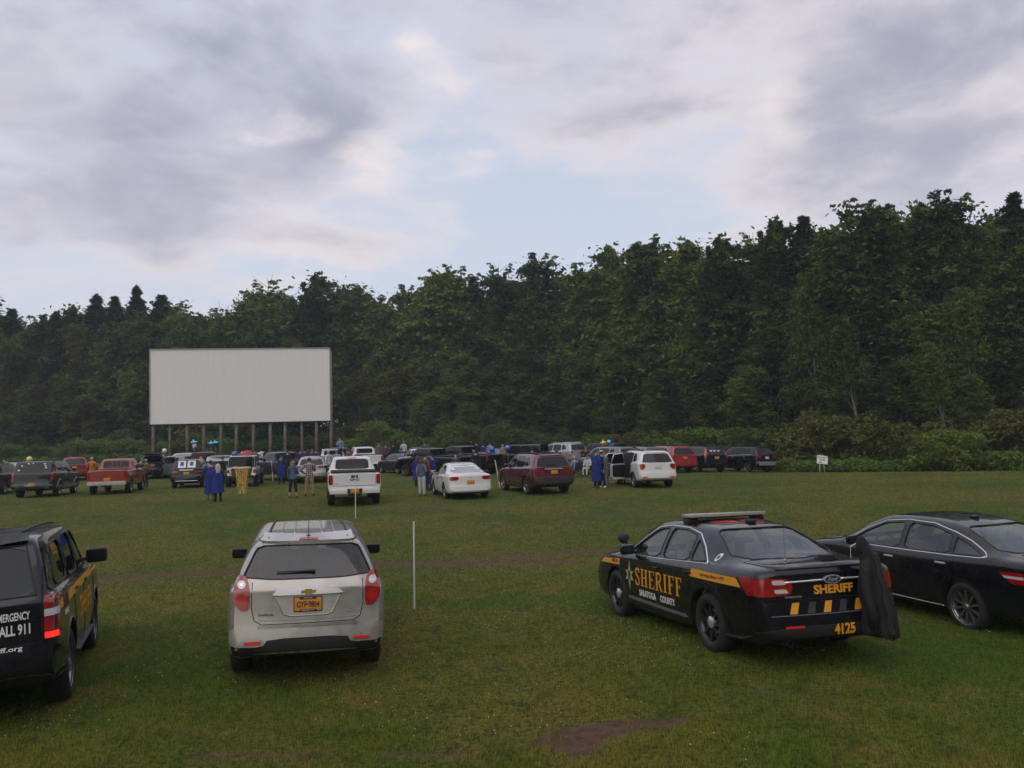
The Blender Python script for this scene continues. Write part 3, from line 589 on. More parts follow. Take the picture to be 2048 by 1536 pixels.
T_JEEP = dict(size=(4.4, 1.87, 1.84), rwy=0, wsy=1, cabin=(0, 1), bulge=.01,
    pr=[(.5, .0), (.65, .0), (.70, .08), (1.1, .08), (1.8, .15)], pf=[(.3, 0), (1.2, -.05)],
    st=[(-2.0, 1, .76, .60, 1.12, .66, 1.80), (-1.97, 1, .79, .58, 1.12, .67, 1.82), (-1.2, .3, .80, .52, 1.12, .68, 1.84), (-.3, 0, .80, .5, 1.12, .68, 1.84), (.45, 0, .80, .5, 1.12, .67, 1.82), (.60, 0, .80, .5, 1.12, .67, 1.74), (.80, 0, .78, .5, 1.11, .66, 1.30), (.86, 0, .76, .5, 1.10, .62, 1.21), (1.4, 0, .70, .5, 1.06, .56, 1.17), (1.9, 0, .64, .5, 1.02, .5, 1.13), (1.95, 0, .60, .52, .95, .45, 1.08)],
    side=[[(-.35, 1.17), (.62, 1.17), (.50, 1.72), (-.33, 1.74)], [(-1.15, 1.17), (-.45, 1.17), (-.43, 1.74), (-1.1, 1.74)], [(-1.85, 1.17), (-1.25, 1.17), (-1.2, 1.74), (-1.75, 1.73)]],
    rearwin=[[(-.60, 1.20), (.60, 1.20), (.56, 1.72), (-.56, 1.72)]], wind=[(-.62, 1.26), (.62, 1.26), (.60, 1.70), (-.60, 1.70)],
    axles=(-1.35, 1.4), wheel=(.42, .28, .23, 'five'), lamp=[(.66, .82), (.78, .82), (.78, 1.02), (.66, 1.02)], plate=(.7, -.55), handles=((-.3, 1.05),), mirror=(.6, 1.3), doors=(.75, -.4, -1.2), arch=.06)

def mirror_pair(c, m=None, sz=(.20, .10, .15)):
    y, z = c.T['mirror'][0]*c.sc[1], c.T['mirror'][1]*c.sc[2]+.03
    for sg, ax in ((-1, 'L'), (1, 'R')):
        h, n = c.hit(ax, y, z-.04); bm = bmesh.new(); bm_box(bm, (h.x+sg*(.05+sz[0]/2), h.y, h.z+.04), sz, None, 0, .048); bm_box(bm, (h.x+sg*.03, h.y+.01, h.z), (.12, .06, .05), None, 0, .015)
        o = bm_obj('side_mirror', bm, m or c.paint, c.root); box('mirror_glass', (h.x+sg*(.05+sz[0]/2), h.y-sz[1]/2-.003, h.z+.04), (sz[0]*.84, .008, sz[2]*.78), CHR if False else DGL, o, .003)
def handles(c, m=None):
    for y, z in c.T['handles']:
        for ax, sg in (('L', -1), ('R', 1)):
            h, n = c.hit(ax, y*c.sc[1], z*c.sc[2]); box('door_handle', h+n*.022, (.022, .19, .03), m or c.paint, c.root, .009)
def plate(c, m=PLATE, ax='B', w_=.305, h_=.152, txt=None, z=None, x=None):
    zz_ = (c.T['plate'][0]*c.sc[2]) if z is None else z; xx = c.T['plate'][1]*c.sc[0] if x is None else x
    h, n = c.hit('B', xx, zz_); n = Vector((n.x*.3, n.y, n.z*.5)).normalized(); q = n.to_track_quat('-Y', 'Z').to_matrix(); p = h+n*.022
    o = box('number_plate', p, (w_, .008, h_), m, c.root, .003, rot=q)
    Mx = Matrix.Translation(p+n*.006) @ q.to_4x4(); return o, Mx
def lamps(c, m=REDL, poly=None, off=.008, nm='tail_lamp'):
    p = poly or [(a*c.sc[0], b*c.sc[2]) for a, b in c.T['lamp']]
    return [c.patch(nm, round_poly(q, 1, .15), 'B', m, off, .014, .05) for q in (p, mirror(p))]
def seams(c, ax='LR', r=.005):
    sy, sz = c.sc[1], c.sc[2]; zs = c.T['st'][5][4]
    for a in ax:
        for i, y in enumerate(c.T['doors']):
            if c.k_arch and i == 2: c.line('door_seam', [(y*sy, zs*sz), (y*sy+.02, (zs-.25)*sz), ((c.T['axles'][0]*sy+c.Rt+.10), c.Rt+.15), ((c.T['axles'][0]*sy+c.Rt+.10), .33)], a, DRK, r)
            else: c.line('door_seam', [(y*sy, zs*sz), (y*sy+.01, .33)], a, DRK, r)
Car.k_arch = True
# ------------------------------------------------------------------ the four vehicles close to the camera
def near_extras(c):
    pass
# silver suv, seen straight from behind
def build_silver():
    T = dict(T_SUV); T['rearwin'] = [[(-.735, 1.275), (-.72, 1.32), (-.60, 1.58), (-.5, 1.615), (.5, 1.615), (.60, 1.58), (.72, 1.32), (.735, 1.275), (.4, 1.245), (-.4, 1.245)]]
    c = Car('suv', 'champagne silver suv seen straight from behind, parked alone beside the tall white stake', T, SILVP, k=5, hollow=True, cat='suv', glass=((GLASS, GLASS, TINT), REARG, GLASS), wheel=(.355, .235, .235, 'five'))
    b = c.patch('rear_bumper', round_poly([(-.84, .52), (-.50, .515), (-.44, .60), (.44, .60), (.50, .515), (.84, .52), (.86, .60), (.85, .735), (.5, .725), (-.5, .725), (-.85, .735), (-.86, .60)], 1, .2), 'B', SILVP, .022, .05, .07)
    c.patch('lower_bumper', round_poly([(-.89, .40), (.89, .40), (.90, .53), (.52, .52), (.45, .60), (-.45, .60), (-.52, .52), (-.90, .53)], 1, .15), 'B', BLK, .012, .03, .07)
    c.patch('bumper_step_pad', [(-.56, .715), (.56, .715), (.56, .745), (-.56, .745)], 'B', TANP, .034, .02, .1, b)
    for s_ in (-1, 1):
        c.patch('reflector', [(s_*.70, .545), (s_*.52, .552), (s_*.52, .580), (s_*.70, .573)], 'B', REDR, .036, .012, .1, b)
        lp = round_poly([(s_*a, z) for a, z in [(.655, .92), (.655, 1.16), (.70, 1.28), (.765, 1.305), (.815, 1.24), (.835, 1.08), (.805, .96), (.74, .905)]], 2, .2)
        l = c.patch('tail_lamp', lp, 'B', REDL, .014, .03, .04)
        for cx, cz, rr, mm in ((.745, 1.195, .043, CLR), (.745, 1.195, .018, CHR)): c.patch('reverse_lens', [(s_*(cx+rr*math.cos(a)), cz+rr*math.sin(a)) for a in np.linspace(0, 6.28, 17)[:-1]], 'B', mm, .019 if rr > .03 else .023, .01, .05, l)
        c.patch('brake_lens', [(s_*(.745+.065*math.cos(a)), 1.03+.075*math.sin(a)) for a in np.linspace(0, 6.28, 21)[:-1]], 'B', mat('deep_red_lens', (.36, .01, .008), .12, coat=1), .018, .01, .05, l)
    # tailgate: shut lines, recess, chrome bar with its badge, plate
    c.line('tailgate_seam', [(-.63, 1.22), (-.635, .95), (-.60, .80), (-.52, .755), (.52, .755), (.60, .80), (.635, .95), (.63, 1.22)], 'B', DRK, .005)
    c.line('tailgate_seam', [(-.55, .80), (-.3, .795), (.3, .795), (.55, .80)], 'B', TANP, .004)
    c.patch('plate_recess', round_poly([(-.37, 1.075), (.37, 1.075), (.27, .865), (.20, .845), (-.20, .845), (-.27, .865)], 1, .1), 'B', paint('recess_paint', (.44, .42, .37), .5, .36, .05), .004, .006, .08)
    c.line('recess_edge', [(-.38, 1.08), (-.275, .86), (-.20, .838), (.20, .838), (.275, .86), (.38, 1.08)], 'B', SILVP, .009)
    ch = c.patch('chrome_bar', round_poly([(-.41, 1.07), (.41, 1.07), (.35, 1.125), (.10, 1.14), (-.10, 1.14), (-.35, 1.13)], 1, .1), 'B', mat('satin_chrome', (.86, .86, .88), .42, .55, coat=.4), .03, .04, .06)
    c.patch('badge', [(-.085, 1.088), (-.035, 1.088), (-.03, 1.075), (.045, 1.075), (.05, 1.088), (.075, 1.088), (.095, 1.118), (.045, 1.118), (.04, 1.131), (-.035, 1.131), (-.04, 1.118), (-.075, 1.118)], 'B', mat('badge_gold', (.45, .33, .10), .3, .7), .034, .008, .1, ch)
    o, Mx = plate(c, z=.965)
    flat_text('plate_text', 'GYF 9804', .068, .255, NAVV, o, Mx @ Matrix.Translation((0, 0, 0)), .008)
    flat_text('plate_text', '\u2022', .018, .02, NAVV, o, Mx @ Matrix.Translation((-.012, 0, 0)))
    fr = box('plate_frame', Mx @ Vector((0, .0135, 0)), (.325, .008, .172), BLK, o, .003, rot=Mx.to_3x3())
    for z_, t_, h_, w_ in ((.070, 'NEW YORK', .013, .10), (-.068, 'depaula.com', .016, .15)):
        box('frame_band', Mx @ Vector((0, -.001, z_)), (.19, .006, .022), BLK, o, .002, rot=Mx.to_3x3()); flat_text('frame_text', t_, h_, w_, WHV, o, Mx @ Matrix.Translation((0, -.006, z_)), .004)
    c.text('badge_text', 'EQUINOX', 'B', .52, .862, .022, .17, CHR, .005, off=.006); c.text('badge_text', 'DePaula', 'B', -.47, .862, .026, .17, NAVV, .012, .2, off=.006); 
    # roof: spoiler lip with high brake lamp, rails, ribs, antenna
    h, n = c.hit('B', 0, 1.60)
    sp = c.patch('roof_spoiler', round_poly([(-.60, 1.635), (.60, 1.635), (.575, 1.675), (-.575, 1.675)], 1, .15), 'B', SILVP, .03, .06, .06)
    c.patch('high_brake_lamp', [(-.11, 1.642), (.11, 1.642), (.10, 1.656), (-.10, 1.656)], 'B', REDL, .036, .01, .05, sp)
    for x in (-.47, .47): c.line('roof_rail', [(x, -1.85), (x*1.02, -1.0), (x*.98, .35)], 'T', BLK, .014, off=.008, step=.2)
    for x in (-.33, -.17, .17, .33): c.line('roof_rib', [(x, -1.55), (x*.97, .25)], 'T', SILVP, .014, off=-.006, step=.2)
    hh, n = c.hit('T', 0, -1.80); a = box('antenna', hh+Vector((0, 0, .012)), (.05, .10, .03), BLK, c.root, .012); tube('antenna_mast', [hh+Vector((0, 0, .02)), hh+Vector((0, -.06, .23))], .0045, BLK, a)
    # wiper
    q = [c.hit('B', x, z) for x, z in ((-.36, 1.315), (-.1, 1.318), (.02, 1.318), (.08, 1.312))]; tube('rear_wiper', [h_+n_*.022 for h_, n_ in q], [.008, .011, .014, .02], BLK, c.root)
    c.line('window_trim', round_poly(c.rw[0], 1, .12), 'B', BLK, .009, True)
    for p in c.side:
        for ax in 'LR': c.line('window_trim', round_poly(p, 1, .12), ax, BLK, .009, True)
    mirror_pair(c, BLK, (.22, .10, .155)); handles(c); seams(c)
    for ya in c.ax:
        for sg, ax in ((-1, 'L'), (1, 'R')): c.line('arch_trim', [(ya+(c.Rt+.065)*math.cos(a), c.Rt+(c.Rt+.065)*math.sin(a)) for a in np.linspace(-.35, 3.49, 22)], ax, SILVP, .012)
    return c
EQ = build_silver(); EQ.place(-3.05, 11.87, R(14.36))

def star6(cx, cz, rx, rz):
    p = []
    for i in range(12):
        a = i*math.pi/6; r_ = 1.0 if i % 2 == 0 else .48; lng = 1.0 if i in (0, 6) else .66
        p.append((cx+math.sin(a)*rx*r_*(1 if i in (0, 6) else .95), cz+math.cos(a)*rz*r_*lng))
    return p
def serif_word(c, ax, y0, y1, z0, z1, m, sg):     # SHERIFF in slab-serif capitals, drawn as strokes
    W = 'SHERIFF'; ws = [.95, 1.3, 1.05, 1.2, .62, 1.0, 1.0]; tot = sum(ws)+.16*6; u = (y1-y0)/tot; H = z1-z0; pos = y0; out = bmesh.new()
    def quad(x0_, z0_, x1_, z1_):
        out.faces.new([out.verts.new((pos+x0_*u, z0+z_*H, 0)) if False else out.verts.new((pos+x_*u, z0+z_*H, 0)) for x_, z_ in ((x0_, z0_), (x1_, z0_), (x1_, z1_), (x0_, z1_))])
    def stroke(pts, wd):
        for i in range(len(pts)-1):
            (xa, za), (xb, zb_) = pts[i], pts[i+1]; dx, dz = (xb-xa)*u, (zb_-za)*H; l = math.hypot(dx, dz); nx, nz = -dz/l*wd/2, dx/l*wd/2; e = (dx/l*wd*.12, dz/l*wd*.12)
            out.faces.new([out.verts.new((pos+x_*u+ox, z0+z_*H+oz, 0)) for x_, z_, ox, oz in ((xa, za, nx-e[0], nz-e[1]), (xb, zb_, nx+e[0], nz+e[1]), (xb, zb_, -nx+e[0], -nz+e[1]), (xa, za, -nx-e[0], -nz-e[1]))])
    T_, S_ = .26, .055
    for ch, w_ in zip(W, ws):
        if ch in 'HERIF':
            x0_ = .16 if ch != 'I' else w_/2-T_/2; quad(x0_, 0, x0_+T_, 1)
            for z_ in (0, 1-S_): quad(x0_-.14, z_, x0_+T_+.14, z_+S_)
        if ch == 'H': quad(w_-.16-T_, 0, w_-.16, 1); [quad(w_-.16-T_-.14, z_, w_-.02, z_+S_) for z_ in (0, 1-S_)]; quad(.3, .47, w_-.3, .53)
        if ch in 'EF': quad(.3, 1-S_, w_-.05, 1); quad(w_-.14, .78, w_-.05, 1); quad(.3, .49, w_-.28, .545); quad(w_-.34, .42, w_-.27, .62)
        if ch == 'E': quad(.3, 0, w_-.02, S_); quad(w_-.11, 0, w_-.02, .23)
        if ch == 'R': stroke([(.3, .97), (.7, .97), (.92, .88), (.96, .74), (.90, .60), (.7, .51), (.3, .51)], .15*u); stroke([(.62, .50), (.80, .28), (.98, .06), (1.16, .03)], .2*u)
        if ch == 'S': stroke([(.82, .76), (.78, .90), (.60, .965), (.38, .965), (.18, .88), (.14, .74), (.28, .62), (.60, .48), (.80, .36), (.84, .22), (.74, .08), (.52, .035), (.32, .04), (.16, .12), (.12, .28)], .17*u)
        pos += (w_+.16)*u
    if sg < 0:
        for v in out.verts: v.co.x = y0+y1-v.co.x
    return c.conform('sheriff_lettering', out, ax, m, .004, .002, .12)
def build_sheriff():
    c = Car('sheriff_sedan', 'black sheriff sedan with gold lettering, light bar and a dark jacket hanging at its trunk', T_SED, BLACKP, k=5, hollow=True, cat='police car', glass=((GLASS, SHEENG, SHEENG), SHEENG, GLASS), opts=('greyseat',))
    ya, yb = c.ax
    # side lettering
    for ax, sg in (('L', -1), ('R', 1)):
        serif_word(c, ax, -.80, .70, .585, .83, GOLDV, sg)
        st = c.patch('star_emblem', star6(.90, .70, .17, .22), ax, mat('star_olive', (.33, .34, .20), .5), .004, .002)
        c.patch('star_disc', [(.90+.052*math.cos(a), .70+.075*math.sin(a)) for a in np.linspace(0, 6.28, 17)[:-1]], ax, mat('star_dark', (.05, .06, .03), .5), .007, .002, parent=st)
        sgn = -1 if ax == 'L' else 1
        c.text('county_lettering', 'SARATOGA', ax, -.29*sgn, .485, .092, .56, WHV, .022); c.text('county_lettering', 'COUNTY', ax, .35*sgn, .485, .092, .44, WHV, .022)
        c.patch('side_moulding', [(.98, .365), (.95, .395), (-.82, .375), (-.88, .35), (-.82, .34), (.9, .355)], ax, GRV, .012, .016)
        g = c.patch('gold_stripe', [(-1.00, .885), (-1.06, .985), (-2.10, .975), (-2.20, .875)], ax, GOLDV, .003, .003, .08)
        c.text('stripe_text', 'Serving Since 1791', ax, -1.58, .93, .050, .58, NAVV, 0, .35, off=.007, parent=g)
        g2 = c.patch('gold_stripe', [(1.28, .82), (1.28, .915), (1.95, .875), (2.12, .80)], ax, GOLDV, .003, .003, .06)
        c.text('stripe_text', 'DIAL-911', ax, 1.46, .87, .05, .26, NAVV, .01, .2, off=.007, parent=g2)
        e = c.patch('pillar_emblem', [(-1.50+.042*math.cos(a), 1.15+.045*math.sin(a)) for a in np.linspace(0, 6.28, 21)[:-1]], ax, WHV, .003, .002)
        c.patch('emblem_centre', [(-1.50+.022*math.cos(a), 1.15+.022*math.sin(a)) for a in np.linspace(0, 6.28, 13)[:-1]], ax, NAVV, .006, .002, parent=e)
        c.patch('emblem_banner', [(-1.40, 1.10), (-1.42, 1.075), (-1.50, 1.06), (-1.58, 1.075), (-1.60, 1.10), (-1.5, 1.085)], ax, GRV, .003, .002)
        # chrome line round the side glass
        c.line('window_chrome', [(1.12, 1.015), (.68, 1.28), (.36, 1.425), (.0, 1.465), (-.50, 1.455), (-.84, 1.395), (-1.12, 1.25), (-1.37, 1.075)], ax, CHR, .012, step=.05)
        c.line('window_chrome', [(1.12, 1.005), (.0, 1.02), (-1.37, 1.068)], ax, CHR, .008, step=.1)
        for p in c.side: c.line('window_trim', round_poly(p, 1, .12), ax, BLK, .010, True)
        c.patch('fender_flare', [(ya+(c.Rt+(.065 if i < 20 else .13))*math.cos(a), c.Rt+(c.Rt+(.065 if i < 20 else .13))*math.sin(a)) for i, a in enumerate(list(np.linspace(-.2, 3.3, 20))+list(np.linspace(3.3, -.2, 20)))], ax, BLACKP, .010, .03, .05)
        c.patch('side_skirt', [(yb-.45, .22), (yb-.45, .32), (ya+.46, .32), (ya+.46, .22)], ax, BLK, .012, .03)
        l = c.patch('tail_lamp_side', round_poly([(-2.14, 1.0), (-2.40, 1.0), (-2.44, .81), (-2.32, .80)], 1, .15), ax, REDL, .010, .02, .04)
    # tail
    c.patch('rear_bumper', round_poly([(-.90, .40), (.90, .40), (.91, .66), (.86, .73), (-.86, .73), (-.91, .66)], 1, .15), 'B', BLACKP, .025, .05, .07)
    c.patch('lower_bumper', round_poly([(-.90, .26), (.90, .26), (.90, .43), (.55, .47), (-.55, .47), (-.90, .43)], 1, .15), 'B', BLK, .034, .06, .07)
    for x in (-.52, -.31, -.11, .09, .30, .50):
        gold = x in (-.52, -.11, .30); c.patch('bumper_chevron', [(x-.065, .60), (x+.025, .60), (x+.065, .725), (x-.02, .725)], 'B', GOLDV if gold else mat('dim_grey_vinyl', (.035, .034, .036), .5), .032, .003, .05)
    c.line('bumper_crease', [(-.80, .585), (.80, .585)], 'B', GRV, .006, off=.026)
    for s_ in (-1, 1):
        l = c.patch('tail_lamp', round_poly([(s_*.53, .83), (s_*.50, .90), (s_*.56, .99), (s_*.80, .995), (s_*.92, .99), (s_*.93, .80), (s_*.70, .80), (s_*.58, .805)], 1, .12), 'B', REDL, .010, .02, .04)
        for z0_, z1_, x0_, x1_ in ((.925, .975, .58, .74), (.83, .875, .56, .72)):
            c.patch('reverse_lens', round_poly([(s_*x0_, z0_), (s_*x1_, z0_), (s_*(x1_+.01), z1_), (s_*(x0_+.03), z1_)], 1, .15), 'B', CLR, .016, .01, .05, l)
        c.patch('reflector', [(s_*.44, .455), (s_*.66, .455), (s_*.66, .478), (s_*.44, .478)], 'B', REDR, .038, .01, .1)
        bm = bmesh.new(); lathe_bm(bm, [(0, .036), (.0, .042), (.18, .042), (.18, .001)], seg=16); 
        for v in bm.verts: v.co = Vector((v.co.y+s_*.60, -2.60+v.co.x, v.co.z+.29))
        bm_obj('exhaust_tip', bm, mat('exhaust', (.10, .09, .09), .4, .8), c.root)
    cb = c.line('chrome_strip', [(-.60, .945), (-.1, .955)], 'B', CHR, .013, off=.008); c.line('chrome_strip', [(.1, .955), (.60, .945)], 'B', CHR, .013, off=.008)
    ov = lambda a_, b_: [(a_*math.cos(a), .955+b_*math.sin(a)) for a in np.linspace(0, 6.28, 29)[:-1]]
    ba = c.patch('oval_badge', ov(.115, .048), 'B', CHR, .020, .02); c.patch('oval_field', ov(.100, .037), 'B', mat('badge_navy', (.01, .015, .06), .3, coat=1), .024, .006, parent=ba); c.text('badge_script', 'Ford', 'B', 0, .955, .045, .125, CHR, .01, .35, off=.028, parent=ba)
    c.text('trunk_lettering', 'SHERIFF', 'B', .015, .85, .10, .52, GOLDV, .035)
    c.text('trunk_badge', 'INTERCEPTOR', 'B', -.50, .785, .020, .20, CHR, .006, off=.006)
    c.text('fleet_number', '4125', 'B', .05, .425, .10, .27, GOLDV, .035, off=.05)
    c.line('trunk_seam', [(-.70, 1.09), (-.68, .96), (-.60, .80), (-.50, .755), (.50, .755), (.60, .80), (.68, .96), (.70, 1.09)], 'B', DRK, .005)
    c.line('trunk_seam', [(-.70, -2.42), (-.71, -1.92), (.71, -1.92), (.70, -2.42)], 'T', DRK, .005)
    bm = bmesh.new(); vs = []
    sp = [c.hit('B', x, 1.068) for x in np.linspace(-.66, .66, 9)]; tube('spoiler_lip', [h+Vector((0, .02, .02)) for h, n in sp], [.012]+[.022]*7+[.012], BLACKP, c.root)
    h, n = c.hit('T', .18, -2.28); bm = bmesh.new(); bm_box(bm, h+Vector((0, 0, .035)), (.17, .11, .05), None, 0, .018); bm_box(bm, h+Vector((0, 0, .007)), (.20, .13, .02), None, 0, .006); bm_obj('trunk_puck', bm, BLK, c.root)
    h, n = c.hit('T', -.33, -2.20); a = box('antenna', h+Vector((0, 0, .014)), (.03, .03, .028), CHR, c.root, .008); tube('antenna_whip', [h, h+Vector((0, -.02, .62))], .0022, BLK, a, 4)
    h, n = c.hit('T', .12, -.80); box('roof_antenna', h+Vector((0, 0, .022)), (.12, .12, .05), BLK, c.root, .024)
    c.line('window_trim', round_poly(c.rw[0], 1, .12), 'B', BLK, .010, True)
    # light bar
    h, n = c.hit('T', 0, -.30); z = h.z-.02
    lb = box('light_bar', (0, -.30, z+.085), (1.20, .26, .052), mat('lightbar_clear', (.36, .35, .29), .25, .1, coat=1.0, noise=.25, nscale=16), c.root, .018)
    box('light_bar_base', (0, -.30, z+.052), (1.10, .22, .02), BLK, lb, .006)
    for x in (-.52, .52): bm = bmesh.new(); bm_box(bm, (x, -.30, z+.02), (.16, .16, .06), None, 0, .02); bm_box(bm, (x*1.12, -.30, z-.02), (.05, .12, .09), None, 0, .01); bm_obj('light_bar_foot', bm, BLK, lb)
    for k_ in range(9): box('light_module', (-.48+.12*k_, -.42, z+.085), (.09, .018, .03), CLR, lb, .004)
    # spot lamp, mirrors, wheels
    mirror_pair(c, BLACKP, (.22, .11, .155)); handles(c)
    h, n = c.hit('L', 1.0, 1.04); bm = bmesh.new(); lathe_bm(bm, [(-.08, .001), (-.07, .055), (.02, .085), (.05, .082), (.05, .001)], seg=20)
    for v in bm.verts: v.co = Vector((v.co.z, v.co.x, v.co.y))+h+Vector((-.07, .10, .20))
    sl = bm_obj('spot_lamp', bm, BLK, c.root); tube('spot_stalk', [h, h+Vector((-.05, .08, .14))], .014, BLK, sl)
    c.k_arch = True; seams(c)
    for q in ([(-.34, -.50), (-.38, -.66), (-.02, -.72), (.02, -.52)], [(.08, -.50), (.06, -.70), (.42, -.66), (.42, -.48)]): c.patch('roof_marking', round_poly(q, 1, .15), 'T', REDR, .004, .003)
    return c
TA = build_sheriff(); TA.place(2.88, 11.76, R(15.9))

def build_dark():
    T = dict(T_SED); T['size'] = (4.96, 1.84, 1.46)
    T['st'] = [(-2.48, 1, .80, .34, .99, .56, 1.055), (-2.43, 1, .855, .31, 1.0, .60, 1.075), (-2.25, .8, .89, .27, 1.01, .62, 1.09), (-2.0, .3, .91, .25, 1.01, .62, 1.10), (-1.85, 0, .915, .25, 1.01, .60, 1.14), (-1.35, 0, .92, .23, .99, .57, 1.32), (-.8, 0, .92, .21, .975, .56, 1.43), (-.2, 0, .92, .19, .96, .57, 1.465),
      (.3, 0, .915, .19, .95, .57, 1.445), (.75, 0, .91, .19, .94, .58, 1.34), (1.15, 0, .91, .19, .93, .62, 1.14), (1.4, 0, .905, .19, .92, .66, 1.02), (1.55, 0, .90, .2, .91, .66, .99), (2.0, .2, .89, .22, .86, .64, .93), (2.3, .8, .86, .24, .78, .58, .86), (2.43, 1, .76, .27, .66, .52, .74), (2.48, 1, .66, .3, .56, .48, .62)]
    T['side'] = [[(-.13, 1.0), (1.06, .975), (.72, 1.17), (.35, 1.32), (-.08, 1.365)], [(-1.10, 1.025), (-.21, 1.0), (-.17, 1.37), (-.60, 1.355), (-1.02, 1.27)], [(-1.68, 1.055), (-1.16, 1.03), (-1.10, 1.245), (-1.30, 1.19)]]
    T['rearwin'] = [[(-.66, 1.10), (.66, 1.10), (.50, 1.35), (.42, 1.375), (-.42, 1.375), (-.50, 1.35)]]; T['wind'] = [(-.68, 1.03), (.68, 1.03), (.52, 1.38), (-.52, 1.38)]
    T['axles'] = (-1.37, 1.45); T['lamp'] = [(.45, .80), (.84, .78), (.86, .94), (.40, .93)]; T['handles'] = ((.02, .86), (-1.02, .89)); T['mirror'] = (.78, 1.0); T['doors'] = (1.18, -.15, -1.13)
    c = Car('sedan', 'glossy black sedan with chrome window line parked at the right picture edge, no markings', T, NAVYP, k=5, hollow=True, cat='car', glass=((GLASS, GLASS, GLASS), SHEENG, GLASS), wheel=(.335, .225, .235, 'ten'), opts=('greyseat',))
    for ax in 'LR':
        c.line('window_chrome', [(1.14, .965), (.74, 1.20), (.36, 1.350), (-.1, 1.40), (-.60, 1.388), (-1.04, 1.30), (-1.34, 1.215), (-1.66, 1.10), (-1.75, 1.055), (-1.66, 1.03), (-1.14, 1.005), (-.17, .98), (1.14, .958)], ax, CHR, .010, step=.05)
        for p in c.side: c.line('window_trim', round_poly(p, 1, .12), ax, BLK, .009, True)
        c.line('sill_chrome', [(.9, .27), (-.98, .28)], ax, CHR, .006)
        l = c.patch('tail_lamp_side', round_poly([(-1.98, .90), (-2.32, .92), (-2.35, .78), (-2.20, .76)], 1, .12), ax, REDL, .008, .02, .04)
        c.patch('clear_band', [(-2.04, .865), (-2.33, .87), (-2.33, .835), (-2.08, .835)], ax, CLR, .012, .01, .05, l)
    lamps(c); c.patch('rear_bumper', round_poly([(-.86, .32), (.86, .32), (.87, .58), (-.87, .58)], 1, .15), 'B', NAVYP, .02, .05, .07); plate(c, z=.78)
    h, n = c.hit('T', .0, -.75); box('roof_antenna', h+Vector((0, 0, .02)), (.06, .14, .04), NAVYP, c.root, .018)
    c.line('window_trim', round_poly(c.rw[0], 1, .12), 'B', BLK, .009, True)
    mirror_pair(c, NAVYP); handles(c, CHR); seams(c); return c
AV = build_dark(); AV.place(6.66, 12.86, R(15.2))

def build_police():
    c = Car('sheriff_suv', 'black sheriff suv cut off at the left picture edge, white emergency number on its tailgate', T_BOX, BLACKP, k=5, hollow=True, cat='police car', glass=((TINT, TINT, TINT), DGL, TINT), wheel=(.405, .27, .26, 'five'))
    c.patch('rear_bumper', round_poly([(-.97, .50), (.97, .50), (.99, .62), (.97, .80), (.60, .82), (-.60, .82), (-.97, .80), (-.99, .62)], 1, .12), 'B', BLACKP, .03, .06, .07)
    c.patch('lower_bumper', round_poly([(-.96, .38), (.96, .38), (.97, .54), (-.97, .54)], 1, .12), 'B', BLK, .035, .07, .07)
    for s_ in (-1, 1):
        l = c.patch('tail_lamp', round_poly([(s_*.865, .86), (s_*.985, .86), (s_*.975, 1.27), (s_*.865, 1.28)], 1, .06), 'B', REDL, .012, .03, .04)
        c.patch('reverse_lens', [(s_*.87, 1.08), (s_*.975, 1.08), (s_*.975, 1.15), (s_*.87, 1.15)], 'B', CLR, .018, .01, .05, l); c.patch('lit_lens', [(s_*.87, .865), (s_*.972, .865), (s_*.972, .925), (s_*.87, .925)], 'B', REDLIT, .018, .01, .05, l)
        for z_ in (1.075, 1.155): c.line('lamp_divider', [(s_*.865, z_), (s_*.99, z_)], 'B', BLK, .006, off=.014, parent=l)
    c.line('tailgate_seam', [(-.85, 1.80), (-.85, .83), (.85, .83), (.85, 1.80)], 'B', DRK, .006); c.line('window_trim', c.rw[0], 'B', BLK, .010, True)
    c.text('tailgate_lettering', 'EMERGENCY', 'B', .595, 1.115, .08, .30, WHV, .018); c.text('tailgate_lettering', 'CALL 911', 'B', .585, .985, .105, .32, WHV, .024); c.text('tailgate_lettering', 'sheriff.org', 'B', .50, .80, .06, .36, WHV, .012, off=.045)
    c.patch('roof_spoiler', round_poly([(-.72, 1.815), (.72, 1.815), (.70, 1.885), (-.70, 1.885)], 1, .15), 'B', BLACKP, .05, .09, .07)
    for ax in 'LR':
        for p in c.side: c.line('window_trim', round_poly(p, 1, .12), ax, BLK, .012, True)
        g = c.patch('gold_stripe', [(-2.2, 1.10), (-2.2, 1.20), (1.9, 1.23), (2.2, 1.15), (1.5, 1.14)], ax, GOLDV, .004, .003, .12); c.text('stripe_text', 'SHERIFF', ax, -1.85, 1.145, .13, .42, NAVV, .01, off=.008, parent=g)
        c.text('county_lettering', 'SARATOGA', ax, -1.82, 1.02, .055, .30, WHV, .008)
        c.text('side_lettering', 'SHERIFF', ax, 0.1, .88, .26, 1.3, GOLDV, .0)
        c.patch('running_board', [(.92, .41), (.92, .44), (-.88, .44), (-.88, .41)], ax, BLK, .05, .08, .2)
        for ya in c.ax: c.line('arch_trim', [(ya+(c.Rt+.085)*math.cos(a), c.Rt+(c.Rt+.085)*math.sin(a)) for a in np.linspace(-.3, 3.44, 22)], ax, BLACKP, .012)
    for x in (-.62, .62): c.line('roof_rail', [(x, -2.0), (x, .3)], 'T', BLK, .016, off=.03, step=.25)
    mirror_pair(c, BLK, (.27, .13, .20)); handles(c, BLK); seams(c); plate(c, z=.98, x=-.2); return c
TH = build_police(); TH.place(-6.50, 10.28, R(22.6))
